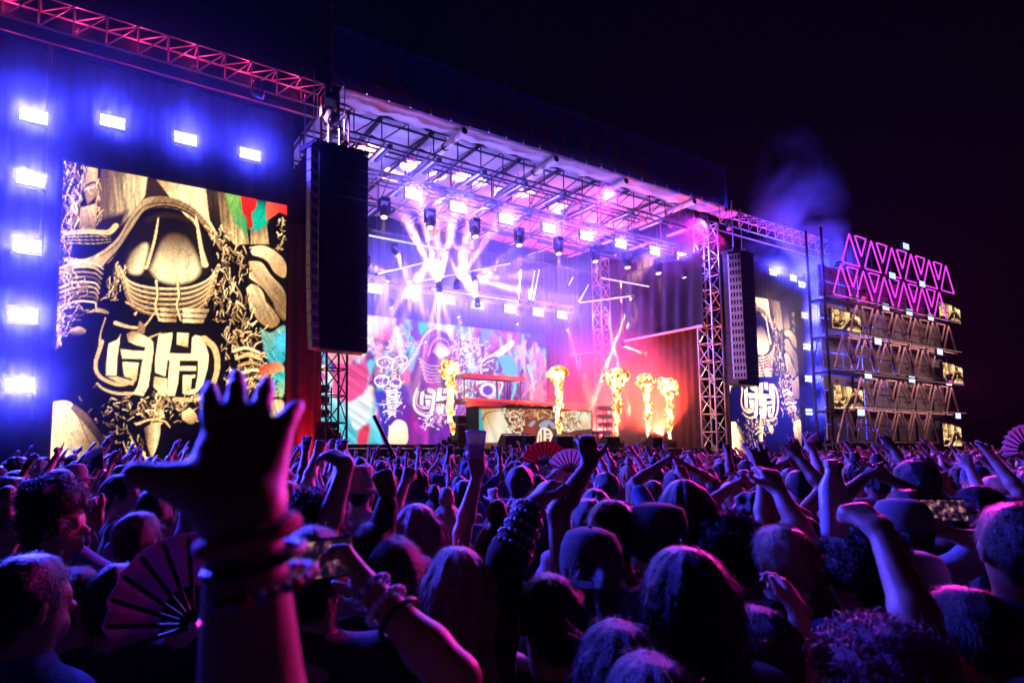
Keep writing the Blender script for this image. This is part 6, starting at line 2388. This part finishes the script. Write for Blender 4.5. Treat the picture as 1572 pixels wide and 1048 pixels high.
hero(575, 800, 2.0, 'person raising a bare left arm with the hand bent over, right of the big arm', turn=0.0, skin=1, hair='short', shirt='white',
     arms={-1: dict(wrist=(533, 712, 2.05), tip=(495, 690, 2.12), normal=(0.2, 0.2, -1), shape='relaxed', pole=(-0.6, -1, 0))})
hero(640, 850, 1.98, 'person raising an arm in a black ruffled long sleeve', turn=0.0, skin=2, hair='short', shirt='black', sleeve='long',
     arms={-1: dict(wrist=(603, 712, 2.0), tip=(590, 668, 2.02), normal=tuple(FWD), shape='fist', pole=(-0.5, -1, 0))})
hero(905, 810, 1.9, 'person in a black backward cap with brown ponytail in the middle foreground', turn=0.1, skin=1, hair='ponytail', hairc='brown', hat='cap_back', hatc='black', shirt='black', slim=1, detail=1)
o, AW, s = hero(845, 880, 1.6, 'person raising a black spiked sleeve toward the dj booth', turn=0.2, skin=1, hair='short', hairc='black', shirt='black', sleeve='long',
                arms={-1: dict(wrist=(818, 775, 1.72), elbow=(775, 868, 1.62), tip=(850, 732, 1.78), normal=tuple(RGT * 0.8 + FWD * 0.3), shape='curl')})
S_, E_, W_ = AW[-1]
ax = unit(W_ - E_)
for k in range(5):
    bracelet(E_ + (W_ - E_) * (0.25 + 0.17 * k), ax, 0.052 - 0.003 * k, 0.007, M_CHAIN, ('lowest', 'second', 'middle', 'fourth', 'uppermost')[k] + ' studded ring on the black spiked sleeve', 18, M_CHAIN, 'studded_band')
hero(938, 766, 2.4, 'person with dark hair left of the lit phone', turn=0.15, skin=2, hair='short', shirt='black', sleeve='tank',
     arms={-1: dict(wrist=(905, 712, 2.5), tip=(902, 684, 2.52), shape='relaxed', pole=(-1, -0.5, 0))})
o, AW, s = hero(1008, 772, 2.35, 'person in a dark beanie filming with a lit phone', turn=0.1, skin=1, hair='cropped', hat='bucket', hatc='black', shirt='blue',
                arms={-1: dict(wrist=(985, 818, 2.5), tip=(984, 800, 2.52), shape='hold', normal=tuple(FWD), pole=(-1, 0, -1)), 1: dict(wrist=(1005, 820, 2.5), tip=(1003, 802, 2.52), shape='hold', normal=tuple(FWD), pole=(1, 0, -1))})
phone(at_d(985, 795, 2.55), 'phone with lit screen held up in the middle of the crowd', s=1.05)
hero(1050, 735, 2.7, 'woman with long dark hair in a glittering top', turn=-0.2, skin=1, hair='long', hairc='dark brown', shirt='grey', slim=1)
hero(1050, 838, 1.55, 'person with very long black hair, large and dark in the foreground', turn=0.1, skin=1, hair='long', hairc='black', shirt='black', slim=1, detail=2)
hero(950, 952, 1.32, 'person with smooth dark hair at the bottom edge', turn=0.3, skin=1, hair='bob', hairc='dark brown', shirt='black', detail=2)
hero(1000, 1002, 1.16, 'person with shiny hair lit magenta cut off by the bottom edge', turn=0.2, skin=0, hair='bob', hairc='brown', shirt='black', detail=2)
# right front group
hero(1116, 790, 2.6, 'person with round purple lit afro', turn=0.2, skin=2, hair='curly', hairc='black', shirt='black', detail=2)
hero(1197, 806, 2.45, 'person with short pinkish fair hair raising an arm beside the afro', turn=0.3, skin=0, hair='short', hairc='blond', shirt='black', detail=2,
     arms={1: dict(wrist=(1195, 752, 2.7), elbow=(1238, 835, 2.6), tip=(1180, 722, 2.75), shape='relaxed', normal=tuple(FWD))})
hero(1225, 790, 3.0, 'person lifting one wide open hand high in front of the right screen', turn=0.2, skin=2, hair='short', shirt='black',
     arms={-1: dict(wrist=(1172, 690, 3.1), tip=(1162, 645, 3.15), shape='open', normal=tuple(FWD), pole=(-0.5, -1, 0))})
hero(1318, 806, 2.4, 'person with loose blue lit curls in a dark patterned jacket', turn=0.35, skin=1, hair='curly', hairc='dark brown', shirt='blue', sleeve='long', detail=2)
hero(1165, 930, 1.75, 'person reaching a bent arm across in front of the curly head', turn=0.3, skin=0, hair='short', hairc='dark brown', shirt='black',
     arms={1: dict(wrist=(1228, 940, 1.85), tip=(1212, 905, 1.9), elbow=(1222, 1060, 1.8), shape='relaxed', normal=tuple(FWD - 0.5 * RGT))})
hero(1540, 1200, 1.3, 'person below the frame raising a bent wrist and fist at the right', height=1.52, skin=1, shirt='black', hair='short', detail=0,
     arms={-1: dict(wrist=(1352, 812, 1.62), elbow=(1428, 1000, 1.5), tip=(1300, 772, 1.68), shape='fist', normal=(0.3, 0.3, -0.9))})
hero(1345, 962, 1.42, 'person with tousled hair lit pink at the lower right edge', turn=0.5, skin=0, hair='curly', hairc='pink', shirt='black', detail=2)
hero(1560, 772, 2.45, 'large man with short hair at the right edge in a blue shirt', turn=-0.25, skin=1, hair='short', hairc='dark brown', shirt='blue', detail=2, head=(0.0, 0, 0))
hero(1402, 846, 2.5, 'person in a pale brimmed cap right of the raised fist', turn=-0.9, skin=0, hair='short', hat='cap', hatc='white', shirt='black')
hero(1402, 706, 4.4, 'person with short dark hair on a pale neck above the lit phone', turn=0.2, skin=0, hair='short', shirt='grey')
hero(1380, 765, 3.3, 'person in a pale hood filming with a lit phone at the right', turn=0.3, skin=0, hair='short', hat='cap', hatc='grey', shirt='white',
     arms={1: dict(wrist=(1440, 815, 3.4), tip=(1442, 795, 3.45), shape='hold', normal=tuple(FWD), pole=(1, 0, -1))})
phone(at_d(1448, 783, 3.45), 'phone with lit screen held up at the right of the crowd', s=1.3)
hero(1500, 745, 4.2, 'person with dark hair and red lit cheek near the right edge', turn=0.9, skin=1, hair='short', shirt='black', head=(0.5, 0, 0))
hero(1480, 900, 2.1, 'person with short hair in black between pale cap and right edge man', turn=0.3, skin=1, hair='short', shirt='black')

# things held up near the front
M_FANL = mat('pink_fan_cloth', (0.32, 0.10, 0.16), 0.8, noise=0.4, scale=9)
M_FANW = mat('white_fan_cloth', (0.6, 0.58, 0.6), 0.8, noise=0.1)
M_FANR = mat('red_fan_cloth', (0.5, 0.03, 0.08), 0.8, noise=0.15)
for m_ in (M_FANL, M_FANW, M_FANR):      # thin cloth lets light through
    nt_ = m_.node_tree
    tr_ = nt_.nodes.new('ShaderNodeBsdfTranslucent')
    tr_.inputs[0].default_value = nt_.nodes['Principled BSDF'].inputs['Base Color'].default_value
    mx_ = nt_.nodes.new('ShaderNodeMixShader')
    mx_.inputs[0].default_value = 0.55
    nt_.links.new(nt_.nodes['Principled BSDF'].outputs[0], mx_.inputs[1])
    nt_.links.new(tr_.outputs[0], mx_.inputs[2])
    nt_.links.new(mx_.outputs[0], nt_.nodes['Material Output'].inputs['Surface'])
hand_fan(at_d(300, 958, 1.5), 0.215, 'dark pink open fan with black ribs left of the big raised arm', M_FANL, roll=R(-48), span=120, ribs=7)
hand_fan(at_d(838, 714, 6.5), 0.26, 'red open fan held up in front of the stage', M_FANR, roll=R(-4))
hand_fan(at_d(876, 726, 5.6), 0.22, 'white open fan with lit pleats right of the red fan', M_FANW, roll=R(10))
hand_fan(at_d(1580, 692, 5.5), 0.17, 'white open fan cut by the right edge', M_FANW, roll=R(-30))
hand_fan(at_d(160, 722, 4.6), 0.17, 'half open fan below the left screen', M_FANW, roll=R(-35), span=60)
hand_fan(at_d(1263, 690, 6.5), 0.16, 'small half open fan left of the tower', M_FANW, roll=R(-55), span=70)


def cup(p, label):
    o = empty('cup', p, label, 'cup')
    m = mat('clear_plastic', (0.8, 0.78, 0.8), 0.2, noise=0.0)
    m.node_tree.nodes['Principled BSDF'].inputs['Transmission Weight'].default_value = 0.5
    MB().lathe([(0.026, 0), (0.028, 0.0), (0.042, 0.105), (0.045, 0.11), (0.043, 0.115), (0.040, 0.105), (0.027, 0.006), (0.0, 0.005)], (0, 0, 0), n=20).build('wall', m, o, world=False, smooth=True)
    MB().lathe([(0.0, 0.01), (0.029, 0.01), (0.035, 0.06), (0.0, 0.06)], (0, 0, 0), n=16).build('drink', mat('pale_drink', (0.5, 0.3, 0.3), 0.2), o, world=False)
    return o


cup(at_d(731, 704, 2.42), 'clear plastic cup held high in front of the dj booth')


def bottle(p, label):
    o = empty('bottle', p, label, 'bottle')
    MB().lathe([(0.0, 0), (0.03, 0), (0.032, 0.02), (0.032, 0.13), (0.014, 0.17), (0.014, 0.185), (0.0, 0.185)], (0, 0, 0), n=16).build('body', mat('bottle_plastic', (0.5, 0.5, 0.55), 0.2), o, world=False, smooth=True)
    MB().lathe([(0.0, 0.185), (0.016, 0.185), (0.016, 0.205), (0, 0.206)], (0, 0, 0), n=12).build('cap', mat('white_cap', (0.7, 0.7, 0.7), 0.5), o, world=False)


bottle(at_d(1282, 822, 2.0), 'small plastic bottle held up above the blue lit curls')
st = empty('glow_stick', at_d(602, 690, 2.0), 'thin dark stick held up by the ruffled sleeve', 'stick')
strut('stick', at_d(604, 700, 2.0), at_d(574, 638, 2.05), 0.007, M_BLACK, st)
strut('grip', at_d(605, 704, 2.0), at_d(600, 692, 2.0), 0.011, M_BLKBAND, st)

# ------------------------------------------------------------------ the crowd
POSES = {
    'arms_down': dict(),
    'looking_left': dict(head=(0.6, 0, 0)),
    'looking_right': dict(head=(-0.6, 0.05, 0), slim=1),
    'tank': dict(sleeve='tank', slim=1, lean=(0.03, 0.03, 0)),
    'right_up': dict(arms={1: dict(wrist=vec(0.26, 0.22, 1.90), shape='open', normal=(0, 1, 0.1), pole=(1, -0.8, 0))}),
    'left_up': dict(arms={-1: dict(wrist=vec(-0.24, 0.20, 1.92), shape='open', normal=(0, 1, 0.1), pole=(-1, -0.8, 0))}, slim=1, sleeve='tank'),
    'both_up': dict(arms={1: dict(wrist=vec(0.34, 0.16, 1.88), shape='open', pole=(1, -0.6, 0)), -1: dict(wrist=vec(-0.30, 0.18, 1.90), shape='open', pole=(-1, -0.6, 0))}),
    'pointing_up': dict(arms={1: dict(wrist=vec(0.22, 0.26, 1.92), shape='point', pole=(1, -0.8, 0))}),
    'fist_up': dict(arms={-1: dict(wrist=vec(-0.28, 0.18, 1.88), shape='fist', pole=(-1, -0.8, 0))}),
    'horns_up': dict(arms={1: dict(wrist=vec(0.30, 0.15, 1.86), shape='horns', normal=(0, -1, 0.1), pole=(1, -0.5, 0))}, sleeve='tank'),
    'clapping': dict(arms={1: dict(wrist=vec(0.06, 0.24, 1.80), shape='open', normal=(-1, 0, 0), pole=(1, -0.2, -0.3)), -1: dict(wrist=vec(-0.06, 0.24, 1.80), shape='open', normal=(1, 0, 0), pole=(-1, -0.2, -0.3))}),
    'bent_arm_up': dict(arms={1: dict(wrist=vec(0.34, 0.22, 1.66), shape='relaxed', pole=(1, -0.4, -1))}, slim=1),
    'filming': dict(arms={1: dict(wrist=vec(0.09, 0.36, 1.66), shape='hold', normal=(-0.6, -0.6, 0), hand=(-0.2, 0.1, 1), pole=(1, 0, -1)), -1: dict(wrist=vec(-0.09, 0.36, 1.66), shape='hold', normal=(0.6, -0.6, 0), hand=(0.2, 0.1, 1), pole=(-1, 0, -1))}),
}
for k, p in POSES.items():
    build_person_meshes(('mid', k), p, 0.0135)
POSE_TEXT = {'arms_down': 'arms down', 'looking_left': 'looking left', 'looking_right': 'looking right', 'tank': 'in a sleeveless top', 'right_up': 'right hand raised', 'left_up': 'left hand raised', 'both_up': 'both hands raised',
             'pointing_up': 'pointing upward', 'fist_up': 'raised fist', 'horns_up': 'fingers raised as horns', 'clapping': 'hands together overhead', 'bent_arm_up': 'bent arm raised', 'filming': 'filming with a phone'}


def spots():
    """standing places in the wedge the camera sees, loosely spaced"""
    rs = np.random.default_rng(44)
    out = []
    cell = {}
    for k in range(26000):
        X, Y = rs.uniform(-4, 46), rs.uniform(0.4, 16.6)
        d = math.hypot(X, Y)
        if d < 2.6:
            continue
        x, _ = to_px((X, Y, 1.6)) if (X * FH[0] + Y * FH[1]) > 0.5 else (-999, 0)
        if not -60 < x < 1640:
            continue
        if d < 4 and rs.random() < 0.25:
            continue
        mn = 0.50 if d < 6 else (0.56 if d < 14 else 0.75)
        c = (int(X // 0.8), int(Y // 0.8))
        ok = all(math.hypot(X - a, Y - b) > mn for i in (-1, 0, 1) for j in (-1, 0, 1) for a, b in cell.get((c[0] + i, c[1] + j), ()))
        if ok and all(math.hypot(X - a, Y - b) > 0.45 for a, b in HERO_XY):
            cell.setdefault(c, []).append((X, Y))
            out.append((d, X, Y))
    return sorted(out)


PLACE = [(150, 'below the left edge of the left screen'), (300, 'below the middle of the left screen'), (450, 'below the right edge of the left screen'), (560, 'below the left speaker hang'), (680, 'in front of the video wall'),
         (790, 'in front of the dj booth'), (910, 'below the second flame'), (1010, 'below the flames at right'), (1110, 'below the right truss tower'), (1240, 'below the right video screen'), (1360, 'left before the neon tower'), (1470, 'right before the neon tower'), (9999, 'near the right edge of the crowd')]
NIND = 245
SP = spots()
crs = np.random.default_rng(77)
names = list(POSES)
seen = {}
FAR = []
for i, (d, X, Y) in enumerate(SP):
    r = crs.random()
    up = r < (0.6 if d > 3.8 else 0.25)
    pose = names[crs.integers(4, len(names))] if up else names[crs.integers(0, 4)]
    hgt = float(np.clip(crs.normal(1.70, 0.075), 1.52, 1.86))
    if d < 3.6:
        hgt = min(hgt, 1.76)
    if i >= NIND:
        FAR.append((X, Y, hgt, pose, crs.random()))
        continue
    yaw = -math.atan2(16 - X, 21 - Y) + crs.normal(0, 0.25)
    hairs = ['short', 'short', 'cropped', 'long', 'bob', 'curly', 'bun', 'ponytail']
    hair = hairs[crs.integers(len(hairs))]
    hc = ['black', 'dark brown', 'dark brown', 'brown', 'blond'][min(4, crs.integers(6)) if crs.random() < 0.5 else 0]
    hat, hatc = None, None
    if crs.random() < 0.2 and hair in ('short', 'cropped', 'ponytail', 'long'):
        hat = ['cap', 'cap', 'cap_back', 'bucket'][crs.integers(4)]
        hatc = ['white', 'blue', 'black', 'tan', 'red'][crs.integers(5)]
    shirt = ['black', 'black', 'white', 'blue', 'grey', 'red', 'pink', 'teal'][crs.integers(8)]
    skin = SKINS[int(crs.choice(4, p=[0.4, 0.3, 0.2, 0.1]))]
    px = to_px((X, Y, 1.6))[0]
    place = next(t for lim, t in PLACE if px < lim)
    row = 'near' if d < 5 else ('further back' if d < 8.5 else 'deep')
    ht = f"{hatc} {'bucket hat' if hat == 'bucket' else 'cap'}" if hat else f"{hc} {'cropped' if hair == 'cropped' else hair} hair"
    for shirt in [shirt] + [c for c in CLOTH if c != shirt]:
        lab = f"{shirt} shirt, {ht}, {POSE_TEXT[pose]}, {row} {place}"
        if lab not in seen:
            break
    seen[lab] = 1
    lab = f"{shirt} shirt, {ht}, {POSE_TEXT[pose]}, {row} {place}"
    lab = ('person in ' + lab).replace('in a sleeveless top', 'sleeveless')
    w = lab.split()
    if len(w) > 14:
        lab = lab.replace('fingers raised as horns', 'fingers as horns').replace('the second', 'second')
        lab = lab.replace('the left edge of ', '').replace('the middle of ', 'mid ').replace('the right edge of the ', '').replace('person in ', '').replace('in front of', 'before').replace('filming with a phone', 'filming').replace('hands together overhead', 'clapping overhead')
    place_person(('mid', pose), (X, Y, 0), yaw, hgt / 1.765, skin, shirt, lab, 'people in the crowd', hair, hc, hat, hatc or 'black')
    if pose == 'filming':
        q = to_world((0, 0.40, 1.74), (X, Y, 0), yaw, hgt / 1.765)
        phone(q, f'phone of person in {shirt}, {ht}, {row} {place}'.replace('in front of', 'before').replace('the left edge of ', '').replace('the right edge of ', ''), yaw=yaw)
print('people', min(NIND, len(SP)), 'far', len(FAR))


# the mass of heads and arms near the stage, too many and too small to pick apart
def far_crowd():
    Vs, Qs, Ms = [], [], []
    n = 0
    protos = {}
    for k, p in POSES.items():
        skin, shirt, arms, hf = person_prims(p, 0.03)
        skin = [q for q in skin if min(q[0][2], q[1][2]) > 0.8]
        f = Field(skin, 0.03)
        V, Q = f.surface()
        f2 = Field(shirt, 0.034)
        f2.carve(lambda x, y, z: 0.95 - z + 0 * x + 0 * y)
        V2, Q2 = f2.surface()
        hr = [((0, -0.016, 1.664), (0, 0.006, 1.668), 0.098, 0.094, 0.03, (0.93, 1, 1.08)), ((0, -0.05, 1.58), (0, -0.04, 1.64), 0.066, 0.078, 0.04)]
        hr = [(hf(a), hf(b), r0, r1, kk, *sc) for (a, b, r0, r1, kk, *sc) in hr]
        f3 = Field(hr, 0.03)
        V3, Q3 = f3.surface()
        protos[k] = ((V, Q), (V2, Q2), (V3, Q3))
    rs = np.random.default_rng(3)
    for (X, Y, hgt, pose, u) in FAR:
        yaw = -math.atan2(16 - X, 21 - Y) + rs.normal(0, 0.3)
        c, s = math.cos(yaw), math.sin(yaw)
        k = hgt / 1.765
        mats = (int(rs.choice(3, p=[0.5, 0.3, 0.2])), 3 + rs.integers(4), 7 + rs.integers(4))
        for (V, Q), m in zip(protos[pose], mats):
            W = np.stack([(V[:, 0] * c - V[:, 1] * s) * k + X, (V[:, 0] * s + V[:, 1] * c) * k + Y, V[:, 2] * k], 1)
            Vs.append(W)
            Qs.append(Q + n)
            Ms.append(np.full(len(Q), m))
            n += len(V)
    me = np_mesh('crowd', np.concatenate(Vs), np.concatenate(Qs), mi=np.concatenate(Ms))
    for m in SKINS[:3] + [CLOTH[k] for k in ('black', 'white', 'blue', 'grey')] + [HAIRC[k] for k in ('black', 'dark brown', 'black', 'brown')]:
        me.materials.append(m)
    tag(mesh_obj('crowd', me), 'dense far crowd of heads and raised arms before the stage', None, None, 'stuff')


far_crowd()

# the performer behind the booth
build_person_meshes('dj', dict(arms={1: dict(wrist=vec(0.28, 0.12, 1.92), shape='point', pole=(1, -0.5, 0)), -1: dict(wrist=vec(-0.22, 0.34, 1.12), shape='relaxed', pole=(-1, -0.5, 0))}, head=(0.2, -0.1, 0)), 0.015)
pd = at_y(797, 640, 22.1)
place_person('dj', (pd[0], 22.1, DECK + 0.3), R(180), 1.0, SKINS[0], 'red', 'performer behind the dj booth raising one arm', None, 'short', 'brown', 'cap', 'black')
slab('dj_step', (pd[0], 22.2, DECK + 0.15), (3.0, 1.0, 0.3), M_DECK)
tag(bpy.data.objects['dj_step'], 'low dark step behind the dj booth', 'step')
# ------------------------------------------------------------------ haze and smoke
def volume_mat(name, col, density, aniso, noise=None, size=(1, 1, 1)):
    m = bpy.data.materials.new(name)
    m.use_nodes = True
    nt = m.node_tree
    nt.nodes.remove(nt.nodes['Principled BSDF'])
    v = nt.nodes.new('ShaderNodeVolumePrincipled')
    v.inputs['Color'].default_value = (*col, 1)
    v.inputs['Density'].default_value = density
    v.inputs['Anisotropy'].default_value = aniso
    nt.links.new(v.outputs[0], nt.nodes['Material Output'].inputs['Volume'])
    if noise:
        sc, lo, hi = noise
        tc = nt.nodes.new('ShaderNodeTexCoord')
        n = nt.nodes.new('ShaderNodeTexNoise')
        n.inputs['Scale'].default_value = sc
        n.inputs['Detail'].default_value = 5
        n.inputs['Distortion'].default_value = 0.5
        nt.links.new(tc.outputs['Object'], n.inputs['Vector'])
        r = nt.nodes.new('ShaderNodeMapRange')
        r.inputs['From Min'].default_value = lo
        r.inputs['From Max'].default_value = hi
        r.inputs['To Min'].default_value = 0
        r.inputs['To Max'].default_value = density
        nt.links.new(n.outputs['Fac'], r.inputs['Value'])
        # the bank thins out towards its rim
        dv = nt.nodes.new('ShaderNodeVectorMath')
        dv.operation = 'DIVIDE'
        dv.inputs[1].default_value = size
        nt.links.new(tc.outputs['Object'], dv.inputs[0])
        ln = nt.nodes.new('ShaderNodeVectorMath')
        ln.operation = 'LENGTH'
        nt.links.new(dv.outputs[0], ln.inputs[0])
        fo = nt.nodes.new('ShaderNodeMapRange')
        fo.inputs['From Min'].default_value = 0.1
        fo.inputs['From Max'].default_value = 0.85
        fo.inputs['To Min'].default_value = 1
        fo.inputs['To Max'].default_value = 0
        nt.links.new(ln.outputs['Value'], fo.inputs['Value'])
        mu = nt.nodes.new('ShaderNodeMath')
        mu.operation = 'MULTIPLY'
        nt.links.new(r.outputs[0], mu.inputs[0])
        nt.links.new(fo.outputs[0], mu.inputs[1])
        nt.links.new(mu.outputs[0], v.inputs['Density'])
    return m


hz = MB().box((40, 140, 8.9), (412, 412, 20.2)).build('haze', volume_mat('haze_air', (0.85, 0.88, 1.0), 0.00008, 0.3))
tag(hz, kind='stuff')




def puffs(c, r, n, seed, flat=(1, 1, 1)):
    rs = np.random.default_rng(seed)
    out = [(Vector(c), r)]
    for _ in range(n):
        d = unit(rs.normal(0, 1, 3)) * np.asarray(flat)
        out.append((Vector(np.asarray(c, float) + d * r * rs.uniform(0.5, 1.0)), r * rs.uniform(0.3, 0.6)))
    return out


def bank(name, c, size, density, seed, noise=None, col=(0.9, 0.9, 0.95), g=0.25):
    """one lumpy bank of smoke"""
    rs = np.random.default_rng(seed)
    bm = bmesh.new()
    bmesh.ops.create_icosphere(bm, subdivisions=4, radius=1)
    ph = rs.uniform(0, 6, 6)
    for v in bm.verts:
        d = v.co.copy()
        k = 1 + 0.14 * math.sin(3 * d.x + ph[0]) * math.sin(3 * d.y + ph[1]) + 0.1 * math.sin(5 * d.z + ph[2]) * math.sin(4 * d.x + ph[3])
        v.co = Vector((d.x * size[0] * k, d.y * size[1] * k, d.z * size[2] * k))
    me = bpy.data.meshes.new(name)
    bm.to_mesh(me)
    bm.free()
    o = mesh_obj(name, me, volume_mat(name + '_volume', col, density, g, noise, size))
    o.location = c
    tag(o, kind='stuff')
    return o


bank('blue_smoke', (0.5, 17.6, 7.6), (10.5, 1.75, 8.6), 0.0095, 1, g=0.85)
bank('stage_smoke', (18.0, 23.6, 8.6), (10.6, 4.6, 5.2), 0.036, 2, g=0.6)
bank('front_smoke', (18.6, 18.7, 11.3), (12.0, 1.9, 3.6), 0.02, 7, g=0.86)
c_ = at_y(705, 390, 22.5)
bank('amber_smoke', c_, (6.2, 2.8, 4.2), 0.17, 3, noise=(0.35, 0.32, 0.68))
c_ = at_y(1238, 430, 17.6)
bank('plume_smoke', c_, (6.4, 2.3, 11.0), 0.85, 4, noise=(0.42, 0.44, 0.78), g=0.5)
bank('red_smoke', (25.6, 23.2, 4.0), (6.4, 4.8, 6.2), 0.7, 5, noise=(0.3, 0.28, 0.75))
